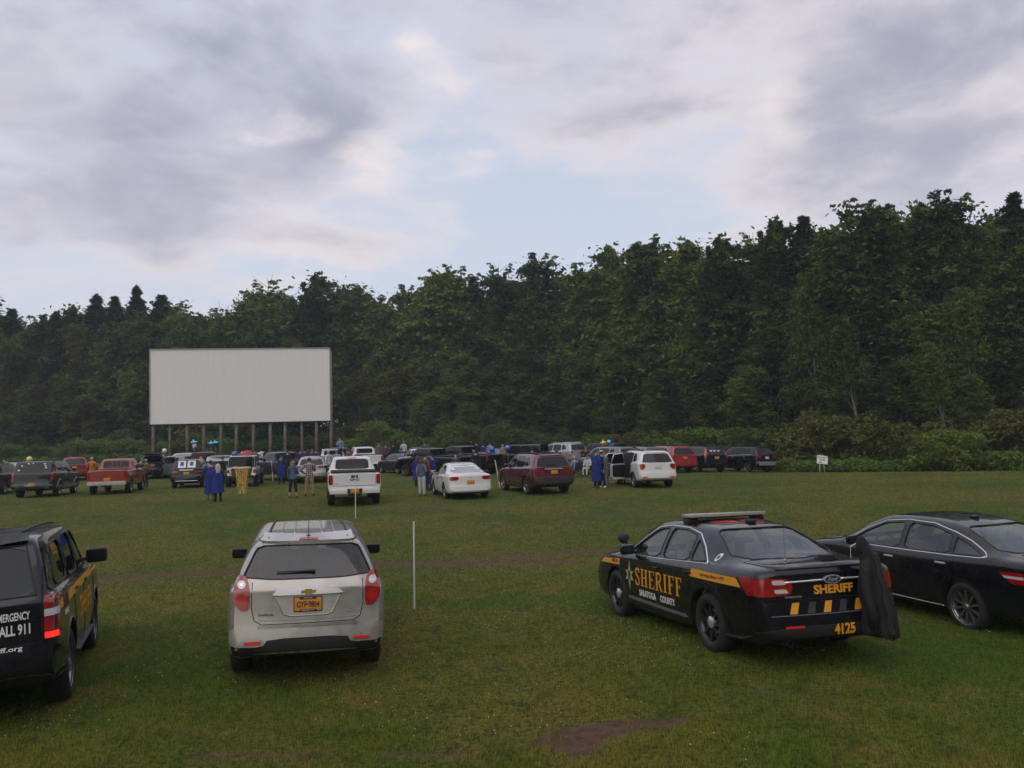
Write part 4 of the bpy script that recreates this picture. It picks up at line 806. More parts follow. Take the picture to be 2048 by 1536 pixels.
# ------------------------------------------------------------------ the rows of parked vehicles further off
BREDP = paint('bright_red_paint', (.30, .014, .016), .2, .3); WINPALE = mat('pale_lit_glass', (.20, .21, .22), .08, coat=1.0); BRNP = paint('brown_black_paint', (.03, .02, .016), .1, .35)  # WINPALE: light on the panes is put into the pale base colour
def dress(c, plate_m=PLATE, lampp=None, bump=True, bumpm=None, rails=False, chrome=False, mir=True, seam=True, lampm=REDL, pz=None, px_=None, trim=True):
    sx, sy, sz = c.sc; W = c.st[3][2]; ox = []
    lamps(c, lampm, lampp)
    z0 = c.T['pr'][1][0]*sz; up = c.T['pr'][2][0]*sz
    if bump and c.T is T_PU:
        h, n = c.hit('B', 0, .62*sz); b_ = box('rear_bumper', (0, h.y-.07, .60*sz), (W*1.86, .20, .20), bumpm or c.paint, c.root, .03); box('hitch', (0, h.y-.05, .46*sz), (.5, .1, .08), BLK, b_, .01); bump = False
    if bump:
        c.patch('rear_bumper', round_poly([(-W*.93, z0-.02), (W*.93, z0-.02), (W*.94, up-.02), (-W*.94, up-.02)], 1, .12), 'B', bumpm or c.paint, .025, .05, .2)
        c.patch('lower_bumper', [(-W*.90, z0-.15), (W*.90, z0-.15), (W*.92, z0+.02), (-W*.92, z0+.02)], 'B', BLK, .015, .03, .2)
    plate(c, plate_m, z=pz, x=px_)
    if rails:
        for x in (-.52, .52): c.line('roof_rail', [(x*sx, -1.9*sy), (x*sx, .3*sy)], 'T', CHR if rails == 2 else BLK, .022, off=.03, step=.3)
    if chrome: c.patch('chrome_bar', [(-.40*sx, 1.05*sz), (.40*sx, 1.05*sz), (.38*sx, 1.10*sz), (-.38*sx, 1.10*sz)], 'B', CHR, .02, .03, .2)
    if mir: mirror_pair(c, None, (.20, .10, .15))
    if seam: handles(c, CHR if c.paint in (BLACKP, NAVYP) else BLK); seams(c, r=.007)
    if trim and c.T is not T_PU:
        c.patch('high_brake_lamp', [(-.14, c.rw[0][0][1]), (.14, c.rw[0][0][1]), (.14, c.rw[0][0][1]+.03), (-.14, c.rw[0][0][1]+.03)], 'B', REDL, .02, .02) if False else None
def far(kind, T, size, pm, label, cat, pos, rz, group='vehicles parked facing the screen', wheel=None, **kw):
    R_ = T['wheel'][0]; c = Car(kind, label, T, pm, size=size, k=3, cat=cat, group=group, wheel=wheel or (R_, T['wheel'][1], T['wheel'][2], 'far'))
    x, y = pos; c.place(x, y, R(rz)); dress(c, **kw); return c
def axle(px, py, L, rz, back=.27):   # body centre from the pixel where the rear axle meets the ground
    q = ground(px, py); d = L*back; return q.x-math.sin(R(rz))*d, q.y+math.cos(R(rz))*d
def by(px, Y): return at(px, 900, Y).x, Y
STK = mat('white_sticker', (.55, .55, .55), .6)
def stickers(c, lst, m=STK):
    for x, z, r_ in lst: c.patch('sticker', [(x+r_*math.cos(a), z+r_*.7*math.sin(a)) for a in np.linspace(0, 6.28, 9)[:-1]], 'B', m, .008, .004)
def headrests(c): pass
def open_hatch(c, glass=DGL, ang=82, depth=1.5, sill=.62):
    """tailgate swung up from the roof edge, with the open load space below it"""
    sx, sy, sz = c.sc; W = c.st[3][2]; H = c.st[4][6]; L2 = c.st[0][0]; bm = bmesh.new()
    zt = H-.13; bm_box(bm, (0, L2+depth/2-.1, (sill+zt)/2), (2*W*.74, depth+.3, zt-sill)); boolean(c.body, bm, [SEAT])
    for o in [q for q in c.root.children if q.name.startswith(('rear_window',))]: bpy.data.objects.remove(o)
    box('load_floor', (0, L2+depth/2+.05, sill+.03), (2*W*.70, depth*.8, .04), BLK, c.root, .01)
    yh = L2+.34*sy; pz = H-.03; M = Matrix.Translation((0, yh, pz)) @ Matrix.Rotation(R(-ang), 4, 'X')
    bm = bmesh.new(); pts = [(-W*.62, 0), (W*.62, 0), (W*.84, -.52), (W*.84, -1.0), (W*.78, -1.05), (-W*.78, -1.05), (-W*.84, -1.0), (-W*.84, -.52)]
    prism(bm, round_poly(pts, 1, .12), 'Y', -.03, .03)
    for v in bm.verts: v.co.y += -.10*(1-((v.co.z+.5)/.5)**2)*1.0; v.co = M @ v.co
    t_ = bm_obj('tailgate', bm, c.paint, c.root)
    bm = bmesh.new(); prism(bm, round_poly([(-W*.58, -.07), (W*.58, -.07), (W*.72, -.46), (-W*.72, -.46)], 1, .1), 'Y', -.045, .045)
    for v in bm.verts: v.co.y += -.10*(1-((v.co.z+.5)/.5)**2); v.co = M @ v.co
    bm_obj('tailgate_window', bm, glass, t_)
    for s_ in (-1, 1): tube('gas_strut', [Vector((s_*W*.66, L2+.42*sy, H-.45)), M @ Vector((s_*W*.66, .03, -.42))], .014, BLK, c.root)
    return t_
def open_door(c, side, y0, y1, ang, glass=DGL):
    """a side door swung open on its front edge y0; y1 is its rear edge"""
    sg = -1 if side == 'L' else 1; zb, zs, zt = .34, c.st[5][4], c.st[5][6]-.14; W = c.st[5][2]; ln = y0-y1
    M = Matrix.Translation((sg*(W-.02), y0, 0)) @ Matrix.Rotation(R(sg*ang), 4, 'Z')
    def pr(pts, a, b):
        bm = bmesh.new(); prism(bm, round_poly(pts, 1, .1), 'X', a, b)
        for v in bm.verts:
            v.co.x += -sg*max(0, v.co.z-zs)*.36; v.co = M @ v.co
        return bm
    d = bm_obj('open_door', pr([(0, zb), (0, zs), (-ln, zs), (-ln, zb+.12), (-ln+.12, zb)], -.05, .05), c.paint, c.root)
    bm_obj('door_lining', pr([(-.04, zb+.08), (-.04, zs-.04), (-ln+.05, zs-.04), (-ln+.05, zb+.14)], -sg*.052-.012, -sg*.052+.012), BLK, d)
    P = lambda y, z: M @ Vector((-sg*(z-zs)*.36, y, z)); tube('window_frame', [P(0, zs), P(-ln*.35, zt), P(-ln*.95, zt-.02), P(-ln, zs)], .03, c.paint, d)
    bm_obj('door_glass', pr([(-.04, zs), (-ln*.36, zt-.02), (-ln*.92, zt-.04), (-ln*.96, zs)], -.006, .006), glass, d); return d
FW = 'vehicles parked in the front row of the field'
# --- front row, left to right
c = far('suv', T_BOX, (4.7, 1.9, 1.75), BRNP, 'dark brown suv mostly cut off by the left picture edge, bright rim showing', 'suv', axle(-26, 990, 4.7, 14), 14, FW, rails=True)
c = far('pickup_truck', T_BOX, (5.5, 1.98, 1.86), GREENP, 'dark green pickup with matching bed cap and stickers on its rear window', 'pickup', axle(78, 994, 5.5, 15), 15, FW, plate_m=PLATE, pz=.66, bumpm=GREYP)
stickers(c, [(-.5, 1.62, .05), (-.62, 1.40, .06), (.52, 1.70, .05), (.56, 1.60, .05), (.60, 1.50, .05), (-.2, 1.72, .05), (.0, 1.73, .04)])
for ax in 'LR': c.patch('lower_trim', [(2.3, .42), (2.3, .62), (-2.3, .62), (-2.3, .42)], ax, GREYP, .006, .01, .2); c.patch('cab_gap', [(.42, 1.05), (.36, 1.05), (.33, 1.86), (.40, 1.86)], ax, DRK, .006, .01)
for ya in c.ax:
    for ax in 'LR': c.line('fender_flare', [(ya+(c.Rt+.08)*math.cos(a), c.Rt+(c.Rt+.08)*math.sin(a)) for a in np.linspace(-.3, 3.44, 16)], ax, GREYP, .035)
c = far('pickup_truck', T_PU, (5.5, 2.0, 1.86), OREDP, 'old faded red pickup with white step bumper and sliding rear window', 'pickup', axle(224, 987, 5.5, 15), 15, FW, bumpm=mat('old_white_bumper', (.42, .41, .39), .5, noise=.3), pz=.80, lampm=REDL)
for x in (-.22, 0, .22): c.line('window_divider', [(x, 1.38), (x, 1.68)], 'B', OREDP, .02)
RED_PU = c; c.line('window_frame', round_poly(c.rw[0], 1, .1), 'B', OREDP, .02, True)
c = far('suv', T_SUV, (4.62, 1.80, 1.68), BLACKP, 'black suv with two white photo posters taped inside its rear window', 'suv', axle(378, 975, 4.6, 14), 14, FW, chrome=True, lampp=[(.45, .93), (.80, .90), (.82, 1.05), (.45, 1.02)], pz=.88)
POSTER_CAR = c; c.line('bumper_chrome', [(-.62, .46), (.62, .46)], 'B', CHR, .018, off=.03)
for s_ in (-.26, .26):
    p = c.patch('poster', [(s_-.22, 1.19), (s_+.22, 1.19), (s_+.21, 1.60), (s_-.21, 1.60)], 'B', mat('poster_paper', (.62, .64, .68), .6), .012, .006)
    c.patch('poster_picture', [(s_-.09, 1.30), (s_+.09, 1.30), (s_+.09, 1.52), (s_-.09, 1.52)], 'B', mat('poster_blue', (.02, .04, .22), .6), .018, .004, parent=p)
c = far('jeep', T_JEEP, None, WHITEP, 'white off roader with black soft top and gold fringe hung over its back', 'jeep', axle(486, 973, 4.4, 12), 12, FW, bump=False, mir=False, pz=.80, px_=-.52)
box('rear_bumper', (0, -2.06*1.05, .62), (1.5, .14, .16), BLK, c.root, .02); JEEPW = c
h, n = c.hit('T', 0, -.8); c.patch('soft_top', [(-.76, 1.17), (.76, 1.17), (.74, 1.86), (-.74, 1.86)], 'B', BLK, .008, .02); 
for ax in 'LR': c.patch('soft_top', [(.55, 1.16), (.55, 1.83), (-1.95, 1.83), (-2.0, 1.16)], ax, BLK, .002, .01, .2)
c.patch('soft_top', [(-.70, -2.0), (.70, -2.0), (.70, .55), (-.70, .55)], 'T', BLK, .01, .02, .2)
for p in c.rw: c.patch('rear_window', p, 'B', DGL, .014, .006)
for sg in (-1, 1):
    for ya in c.ax: bm = bmesh.new(); bm_box(bm, (sg*.83, ya, .92), (.24, .98, .06), None, 0, .02); bm_box(bm, (sg*.83, ya-.50, .80), (.24, .06, .24), Matrix.Rotation(R(-25), 3, 'X'), 0, .02); bm_obj('fender', bm, BLK, c.root)
c = far('suv', T_SUV, (4.78, 1.84, 1.62), SILV2, 'silver wagon with white writing on its rear window, behind the plaid shirted man', 'suv', axle(624, 965, 4.8, 13), 13, FW, rails=True, lampp=[(.40, .93), (.80, .92), (.82, 1.08), (.42, 1.04)])
stickers(c, [(-.3+.08*i, 1.42, .025) for i in range(9)])
c = Car('pickup_truck', 'clean white pickup parked behind the front stake, tailgate shut, bed cover on', T_PU, WHITEP, size=(5.85, 2.03, 1.88), k=4, cat='pickup', group=FW, wheel=(.41, .27, .25, 'six')); c.place(-6.74, 33.74, R(13.4)); GMC = c
dress(c, bumpm=WHITEP, lampp=[(.82, .84), (.965, .84), (.965, 1.22), (.82, 1.22)], pz=None)
bpy.data.objects.remove([o for o in c.root.children if o.name.startswith('number_plate')][0]); box('number_plate', (0, -3.050, .615), (.31, .012, .155), PLATE, c.root, .003)
c.text('tailgate_letters', 'GMC', 'B', 0, 1.03, .085, .36, NAVV, .02, off=.012); c.patch('handle_recess', [(-.13, 1.10), (.13, 1.10), (.13, 1.19), (-.13, 1.19)], 'B', BLK, .008, .006); c.line('tailgate_seam', [(-.80, 1.25), (-.80, .80), (.80, .80), (.80, 1.25)], 'B', DRK, .008)
c.text('model_badge', 'SLE', 'B', -.66, .88, .035, .14, NAVV, .01, off=.012); box('plate_well', (0, -3.036, .61), (.56, .02, .175), BLK, c.root, .01)
c.patch('high_brake_lamp', [(-.18, 1.765), (.18, 1.765), (.18, 1.82), (-.18, 1.82)], 'B', REDL, .01, .01); c.line('bed_cover', [(-.8, -2.8), (.8, -2.8)], 'T', BLK, .02)
box('bed_cover', (0, -1.66, 1.31), (1.74, 2.2, .05), DRK, c.root, .01); c.line('window_frame', round_poly(c.rw[0], 1, .1), 'B', BLK, .014, True)
c = Car('sedan', 'white sedan with driver window down and an arm resting out of it', T_SED, WHITEP, size=(4.9, 1.86, 1.46), k=4, cat='car', group=FW, wheel=(.335, .225, .24, 'five'), glass=(DGL, WINPALE, DGL)); c.place(-2.39, 35.31, R(14.75)); ACC = c
dress(c, lampp=[(.46, .87), (.56, .80), (.84, .80), (.84, .95), (.50, .95)], pz=.72)
c.text('round_badge', 'H', 'B', 0, .90, .07, .07, CHR, .01, off=.008); c.patch('exhaust_trim', [(.55, .30), (.78, .30), (.76, .34), (.55, .34)], 'B', ALU, .03, .02); c.patch('exhaust_trim', mirror([(.55, .30), (.78, .30), (.76, .34), (.55, .34)]), 'B', ALU, .03, .02)
h, n = c.hit('T', 0, -.9); box('roof_fin', h+Vector((0, 0, .03)), (.04, .14, .07), WHITEP, c.root, .015)
c = Car('suv', 'dark red three row suv between the white sedan and the folding chairs', T_SUV, DREDP, size=(4.92, 1.92, 1.73), k=4, cat='suv', group=FW, wheel=(.38, .24, .27, 'six')); x, y = axle(1090, 986, 4.92, 20); c.place(x, y, R(20))
dress(c, chrome=True, rails=True, pz=.96, plate_m=PLATE, lampp=[(.50, 1.04), (.56, .97), (.80, .96), (.84, 1.14), (.72, 1.15), (.70, 1.04)], bumpm=BLK)
c.line('wiper', [(.15, 1.22), (-.28, 1.28)], 'B', BLK, .012, off=.02); h, n = c.hit('T', .1, -1.7); tube('antenna', [h, h+Vector((0, -.1, .16))], .01, BLK, c.root)
for x in (-.3, .1): c.line('luggage_strap', [(x-.1, -1.3), (x+.3, -.3)], 'T', BLK, .02, off=.05)
c = Car('suv', 'white suv with both left side doors hanging open', T_SUV, WHITEP, size=(4.6, 1.80, 1.69), k=4, cat='suv', group=FW, wheel=(.345, .225, .25, 'seven')); c.place(6.05, 38.49, R(9)); FOR = c
dress(c, WPLATE, rails=True, lampp=[(.56, .98), (.66, .86), (.80, .84), (.83, 1.08), (.60, 1.10)], bumpm=WHITEP)
c.patch('reflector', [(-.72, .50), (-.50, .50), (-.50, .54), (-.72, .54)], 'B', REDR, .03, .01); c.patch('reflector', [(.72, .50), (.50, .50), (.50, .54), (.72, .54)], 'B', REDR, .03, .01)
for y0, y1 in ((1.08, .0), (-.05, -1.05)): c.patch('doorway_shade', [(y0, .36), (y0, 1.0), (min(y0, .95), 1.06), (.40 if y0 > 0 else y0, 1.55), (y1, 1.55), (y1, .45)], 'L', DRK, .006, .01)  # near-black sheets on the uncut body paint the shade of the doorways
open_door(c, 'L', 1.08, .0, 52); open_door(c, 'L', -.03, -1.0, 56)
c = far('suv', T_SUV, (5.0, 1.95, 1.73), BREDP, 'bright red suv just behind the white suv with open doors', 'suv', axle(1352, 945, 5.0, 20), 20, FW, rails=True, lampp=[(.40, .99), (.80, 1.0), (.82, 1.08), (.6, 1.08)], wheel=(.38, .24, .27, 'far'))
for ax in 'L': c.line('window_chrome', [(1.1, 1.06), (.4, 1.60), (-1.4, 1.62), (-1.95, 1.34), (-1.8, 1.2), (1.1, 1.06)], ax, CHR, .014)
c = far('suv', T_SUV, (4.63, 1.89, 1.70), NAVYP, 'black suv with tall red corner lamps, between the bright red and last black suvs', 'suv', axle(1417, 944, 4.63, 18), 18, FW, rails=True, lampp=[(.72, .92), (.86, .95), (.86, 1.15), (.70, 1.55), (.60, 1.58), (.68, 1.2)])
for x in (-.35, -.1, .2): c.text('window_writing', 'w', 'B', x, 1.40, .12, .2, WHV, .01, off=.01)
c = Car('suv', 'black suv at the right end of the parked rows, silver skid plate', T_SUV, BLACKP, size=(4.52, 1.84, 1.69), k=4, cat='suv', group=FW, wheel=(.35, .235, .26, 'five')); x, y = axle(1512, 944, 4.5, 27); c.place(x, y, R(27)); dress(c, WPLATE, lampp=[(.50, .97), (.80, .95), (.84, 1.13), (.52, 1.09)], bumpm=mat('silver_skid', (.22, .22, .22), .4, .4), rails=True); c.line('window_chrome', [(1.0, 1.04), (-1.7, 1.18)], 'L', CHR, .012)
# --- rows behind
BW = 'vehicles parked in the rows behind'
c = far('suv', T_SUV, (4.7, 1.86, 1.76), REDP, 'red suv parked between the green pickup and the old red pickup', 'suv', axle(150, 961, 4.7, 26), 26, BW, rails=True)
c = far('minivan', T_SUV, (5.1, 1.99, 1.80), BLACKP, 'black minivan with its tailgate raised, right of the old red pickup', 'van', axle(307, 957, 5.1, 20), 20, BW, lampp=[(.74, .95), (.84, .95), (.86, 1.35), (.76, 1.33)]); open_hatch(c, ang=98); VAN = c
c = far('suv', T_SUV, (4.6, 1.82, 1.70), GREYP, 'grey suv whose roof shows right of the minivan with raised tailgate', 'suv', by(352, 61), 55, BW)
c = far('pickup_truck', T_BOX, (5.3, 1.9, 1.80), SILV2, 'silver pickup with glazed bed cap, directly behind the black suv with posters', 'pickup', by(370, 66), 20, BW)
c = far('jeep', T_JEEP, (4.6, 1.87, 1.9), BLACKP, 'black open back off roader with orange triangle inside, behind the blue gowned pair', 'jeep', by(410, 61), 14, BW, mir=False); OPENJ = c
tr = c.patch('warning_triangle', [(-.30, 1.22), (.22, 1.22), (-.04, 1.62)], 'B', mat('orange_red_glow', (.75, .06, .01), .5, emit=(1, .10, .02, .25)), .012, .008)  # the triangle is no lamp; a faint glow is added to its colour
c = far('suv', T_SUV, (4.7, 1.86, 1.74), SILV2, 'silver suv with tailgate raised, just left of the white off roader', 'suv', by(450, 56), 12, BW); open_hatch(c, GREYGL if False else WINPALE, ang=74)
c = far('suv', T_SUV, (4.7, 1.86, 1.72), WHITEP, 'white suv with tailgate raised, far behind the white off roader', 'suv', by(512, 68), 10, BW); open_hatch(c, ang=84)
c = far('pickup_truck', T_PU, (5.7, 2.0, 1.88), DGREYP, 'dark grey pickup standing at an angle behind the short white stake', 'pickup', by(566, 54), 42, BW); c.text('tailgate_letters', 'CHEVROLET', 'B', 0, 1.06, .10, .9, GREYP, .01, off=.01)
c = far('pickup_truck', T_PU, (5.6, 2.0, 1.88), SILV2, 'silver pickup carrying the standing man in its bed', 'pickup', by(664, 63), 18, BW); BEDT = c
c = far('suv', T_SUV, (4.7, 1.86, 1.72), DGREYP, 'dark grey suv with tailgate raised, under the right end of the screen', 'suv', by(678, 76), 12, BW); open_hatch(c, WINPALE, ang=88)
c = far('pickup_truck', T_PU, (5.8, 2.0, 1.92), WHITEP, 'white pickup whose cab shows behind the black suv with orange plate', 'pickup', by(727, 66), 22, BW)
c = far('suv', T_SUV, (5.0, 1.98, 1.78), BLACKP, 'black suv with pale side stickers and orange plate right of the clean white pickup', 'suv', axle(768, 937, 5.0, 18), 18, BW, rails=True); stickers(c, [(-.55, .86, .06), (.5, .88, .06)])
c = far('sedan', T_SED, (4.7, 1.82, 1.46), DGREYP, 'dark grey sedan behind the graduate walking between the cars', 'car', by(800, 60), 35, BW)
c = far('suv', T_SUV, (4.6, 1.85, 1.72), DGREYP, 'dark suv roof at the back, behind the small white pickup', 'suv', by(838, 72), 40, BW)
c = far('pickup_truck', T_PU, (5.2, 1.92, 1.82), WHITEP, 'small white pickup standing diagonally behind the group of three people', 'pickup', axle(868, 950, 5.2, 34), 34, BW); WPU = c
c = far('pickup_truck', T_PU, (5.7, 2.0, 1.90), BLACKP, 'black pickup with red lit lamp, left of the two black pickups', 'pickup', by(868, 55), 52, BW, lampm=REDLIT)
c = far('pickup_truck', T_PU, (5.9, 2.03, 1.96), NAVYP, 'black pickup with white cross mark on its rear glass, right of the two', 'pickup', by(930, 57), 50, BW); c.text('window_mark', 'XX', 'B', .42, 1.56, .16, .22, WHV, .02, off=.01)
c = far('sedan', T_SED, (4.65, 1.80, 1.45), BREDP, 'red sedan behind the man in the black jacket', 'car', axle(966, 945, 4.65, 24), 24, BW)
c = far('sedan', T_SED, (4.8, 1.84, 1.47), BLUEP, 'light blue sedan beside the leaning stake, parked behind the red sedan', 'car', axle(1008, 930, 4.8, 42), 42, BW, lampp=[(.5, .88), (.86, .86), (.88, .99), (.5, .98)])
c = far('jeep', T_JEEP, (4.7, 1.87, 1.9), BLACKP, 'black boxy off roader above the roof of the dark red suv', 'jeep', by(1040, 60), 62, BW, mir=False)
c = far('suv', T_SUV, (5.0, 1.92, 1.80), SILV2, 'silver suv with chrome roof rails behind the dark red suv', 'suv', axle(1142, 930, 5.0, 36), 36, BW, rails=2, lampp=[(.66, .98), (.80, .97), (.83, 1.16), (.68, 1.2)])
c = far('suv', T_BOX, (4.6, 1.86, 1.74), DGREYP, 'dark grey suv at the back under the star balloon', 'suv', by(1200, 64), 40, BW)
c = far('suv', T_SUV, (4.9, 1.92, 1.74), GREYP, 'blue grey suv behind the gowned students, man in navy shirt at its door', 'suv', by(1216, 50.5), 30, BW)
c = far('suv', T_SUV, (4.7, 1.86, 1.68), GREYP, 'grey suv almost hidden behind the roof of the white suv', 'suv', by(1272, 54), 24, BW)
c = far('sedan', T_SED, (4.6, 1.8, 1.46), SILV2, 'pale sedan glimpsed left of the dark green pickup', 'car', by(20, 62), 20, BW)
# ------------------------------------------------------------------ people
SK = {'fair': mat('skin_fair', (.42, .24, .17), .6, noise=.12), 'tan': mat('skin_tan', (.32, .17, .11), .6, noise=.12), 'dark': mat('skin_dark', (.12, .06, .04), .6)}
def cloth(nm, c, **k): return mat('cloth_'+nm, c, .9, noise=k.pop('noise', .25), nscale=9, bump=.3, bscale=30, **k)
CL = dict(gown=cloth('gown_blue', (.010, .030, .20), noise=.35), denim=cloth('denim', (.06, .10, .20)), navy=cloth('navy', (.012, .016, .035)), black=cloth('black', (.010, .010, .011)), khaki=cloth('khaki', (.30, .22, .13)), white=cloth('white', (.50, .50, .50)),
  grey=cloth('grey', (.10, .10, .105)), orange=cloth('orange', (.50, .16, .015)), purple=cloth('purple', (.06, .02, .16)), lblue=cloth('light_blue', (.16, .28, .44)), brown=cloth('brown', (.09, .055, .04)), jean=cloth('jeans_pale', (.22, .26, .33)), yellow=cloth('pale_yellow', (.5, .42, .2)), camo=cloth('camouflage', (.05, .055, .03), col2=(.12, .10, .06)))
pm = bpy.data.materials.new('cloth_plaid'); pm.use_nodes = True; t = NT(pm.node_tree); co = t.n('ShaderNodeTexCoord').outputs['Object']; sp_ = t.n('ShaderNodeSeparateXYZ', {0: co})
wx = t.m('PINGPONG', sp_.outputs[0], .045); wz = t.m('PINGPONG', sp_.outputs[2], .045)
pc = t.mix(t.mr(wx, .015, .02), (.30, .28, .27), (.055, .025, .035)); pc = t.mix(t.m('MULTIPLY', t.mr(wz, .018, .013), .6), pc, (.32, .30, .29))
t.n('ShaderNodeOutputMaterial', {0: t.n('ShaderNodeBsdfPrincipled', {'Base Color': pc, 'Roughness': .9})}); CL['plaid'] = pm
HR = dict(brown=mat('hair_brown', (.045, .022, .012), .6, noise=.3, nscale=20), blond=mat('hair_blond', (.48, .38, .22), .55, noise=.3, nscale=20), black=mat('hair_black', (.010, .008, .007), .5), grey=mat('hair_grey', (.30, .28, .26), .6), auburn=mat('hair_auburn', (.07, .026, .014), .6, noise=.3, nscale=20), dblond=mat('hair_dark_blond', (.20, .13, .07), .6, noise=.4, nscale=20))
EYE = mat('eye_dark', (.01, .01, .012), .2); MASKM = mat('face_mask', (.45, .55, .60), .8)
def skeleton(H, arms, legs, build=1.0, fem=False, lean=0.0, turn=0.0):
    k = H/1.75; J = {}; B = build; sh = (.165 if fem else .19)*k*(.85+.15*B); hp = .09*k
    hz = .93*k; 
    if legs == 'sit': hz = .50
    J['pel'] = Vector((0, 0, hz)); J['wai'] = Vector((0, .01+lean*.1, hz+.17*k)); J['che'] = Vector((0, lean*.25, hz+.36*k)); J['nk0'] = Vector((0, lean*.38-.01, hz+.50*k)); J['nk1'] = Vector((0, lean*.42+.01, hz+.57*k)); J['jaw'] = Vector((0, lean*.45+.025, hz+.625*k)); J['cra'] = Vector((0, lean*.46+.005, hz+.71*k)); J['top'] = Vector((0, lean*.46, hz+.785*k))
    for s, S in ((-1, 'L'), (1, 'R')):
        J['sh'+S] = Vector((s*sh, J['nk0'].y, hz+.455*k)); a = arms[0] if S == 'L' else arms[-1]
        el, wr = {'down': ((.06, -.03, -.29), (.05, .05, -.54)), 'hip': ((.20, -.10, -.22), (.02, .08, -.36)), 'phone': ((.05, .10, -.27), (-.08, .30, -.12)), 'fold': ((.05, .06, -.27), (-.16, .22, -.20)), 'up': ((.20, .05, .10), (.16, .12, .36)), 'out': ((.22, .12, -.14), (.30, .34, -.10)), 'lap': ((.04, .06, -.27), (-.02, .30, -.33)), 'face': ((.04, .12, -.24), (-.06, .22, .02))}[a]
        J['el'+S] = J['sh'+S]+Vector((s*el[0], el[1], el[2]))*k; J['wr'+S] = J['sh'+S]+Vector((s*wr[0], wr[1], wr[2]))*k
        d = (J['wr'+S]-J['el'+S]).normalized(); J['ha'+S] = J['wr'+S]+d*.085*k
        J['hi'+S] = Vector((s*hp, 0, hz-.06*k))
        fw = {'stand': (0, 0), 'apart': (.03, 0), 'walk': (.22*s, -.22*s), 'sit': (0, 0)}[legs][0]; xo = .07 if legs == 'apart' else .02
        if legs == 'sit': J['kn'+S] = Vector((s*(hp+.04), .42*k, .50)); J['an'+S] = Vector((s*(hp+.03), .44*k, .09)); J['to'+S] = Vector((s*(hp+.05), .60*k, .035))
        else:
            fy = fw*k if legs == 'walk' else .0; J['kn'+S] = Vector((s*(hp+xo*.4), fy*.45+.02, .50*k)); J['an'+S] = Vector((s*(hp+xo), fy, .085*k)); J['to'+S] = Vector((s*(hp+xo+.03), fy+.15*k, .03*k))
    return J, k
def body_mesh(J, k, B, fem):
    ch = [('pel', 'wai'), ('wai', 'che'), ('che', 'nk0'), ('nk0', 'nk1'), ('nk1', 'jaw'), ('jaw', 'cra'), ('cra', 'top')]
    for S in 'LR': ch += [('nk0', 'sh'+S), ('sh'+S, 'el'+S), ('el'+S, 'wr'+S), ('wr'+S, 'ha'+S), ('pel', 'hi'+S), ('hi'+S, 'kn'+S), ('kn'+S, 'an'+S), ('an'+S, 'to'+S)]
    rad = {'pel': (.15*B, .115*B), 'wai': (.130*B, .10*B), 'che': (.155*B, .115*B), 'nk0': (.085, .075), 'nk1': (.052, .055), 'jaw': (.062, .075), 'cra': (.078, .095), 'top': (.045, .05), 'sh': (.062*B**.5,)*2, 'el': (.043*B**.5,)*2, 'wr': (.028, .024), 'ha': (.040, .020), 'hi': (.092*B, .095*B), 'kn': (.062*B**.6,)*2, 'an': (.040, .042), 'to': (.042, .028)}
    nm = list(J); me = bpy.data.meshes.new('body'); me.from_pydata([tuple(J[n]) for n in nm], [(nm.index(a), nm.index(b)) for a, b in ch], [])
    ob = bpy.data.objects.new('body', me); COL.objects.link(ob); md = ob.modifiers.new('s', 'SKIN'); md.use_smooth_shade = True; md.branch_smoothing = .6
    sv = me.skin_vertices[0].data
    for i, n in enumerate(nm):
        r = rad.get(n) or rad[n[:2]]; sv[i].radius = (r[0]*k, r[1]*k); sv[i].use_root = (n == 'pel')
    s2 = ob.modifiers.new('d', 'SUBSURF'); s2.levels = 2; s2.render_levels = 2
    dg = bpy.context.evaluated_depsgraph_get(); new = bpy.data.meshes.new_from_object(ob.evaluated_get(dg)); bpy.data.objects.remove(ob)
    bm = bmesh.new(); bm.from_mesh(new)
    for S, s in (('L', -1), ('R', 1)):      # four fingers and a thumb on each hand
        d = (J['ha'+S]-J['wr'+S]).normalized(); up = Vector((0, 1, .2)); w_ = d.cross(up).normalized(); n_ = w_.cross(d)
        for q in range(5):
            th = q == 4; b0 = J['ha'+S]+(n_*(.012*(q-1.5)*1.3) if not th else n_*.03-d*.045)*k; ln = (.062, .075, .07, .055, .05)[q]*k; dd = (d if not th else (d*.6+n_*.8).normalized()); e1 = b0+dd*ln*.55; e2 = e1+(dd+w_*s*-.5).normalized()*ln*.45
            V, Fs = tube_np([b0-dd*.02, e1, e2], [.0095*k, .0085*k, .006*k], 5); vs = [bm.verts.new(v) for v in V]; [bm.faces.new([vs[i] for i in f]) for f in Fs]
    c = J['cra']*.55+J['jaw']*.45; hy = .098*k; V = [c+Vector(v)*k for v in ((0, .125, -.02), (-.016, .085, -.025), (.016, .085, -.025), (0, .09, .035), (0, .07, -.05))]; vs = [bm.verts.new(v) for v in V]
    for f in ((0, 1, 3), (0, 3, 2), (0, 2, 4), (0, 4, 1), (1, 4, 3), (2, 3, 4)): bm.faces.new([vs[i] for i in f])
    bm.to_mesh(new); bm.free(); segs = ch
    P = np.array([v.co for v in new.vertices]); best = np.full(len(P), 9e9); reg = np.zeros(len(P), int)
    for i, (a, b) in enumerate(ch):
        A, Bv = np.array(J[a]), np.array(J[b]); ab = Bv-A; tt = np.clip(((P-A)@ab)/(ab@ab+1e-9), 0, 1); d = np.linalg.norm(P-(A+tt[:, None]*ab), axis=1)-(.04 if i < 4 else 0)*k
        m = d < best; best[m] = d[m]; reg[m] = i
    return new, [ch[i] for i in reg], ch
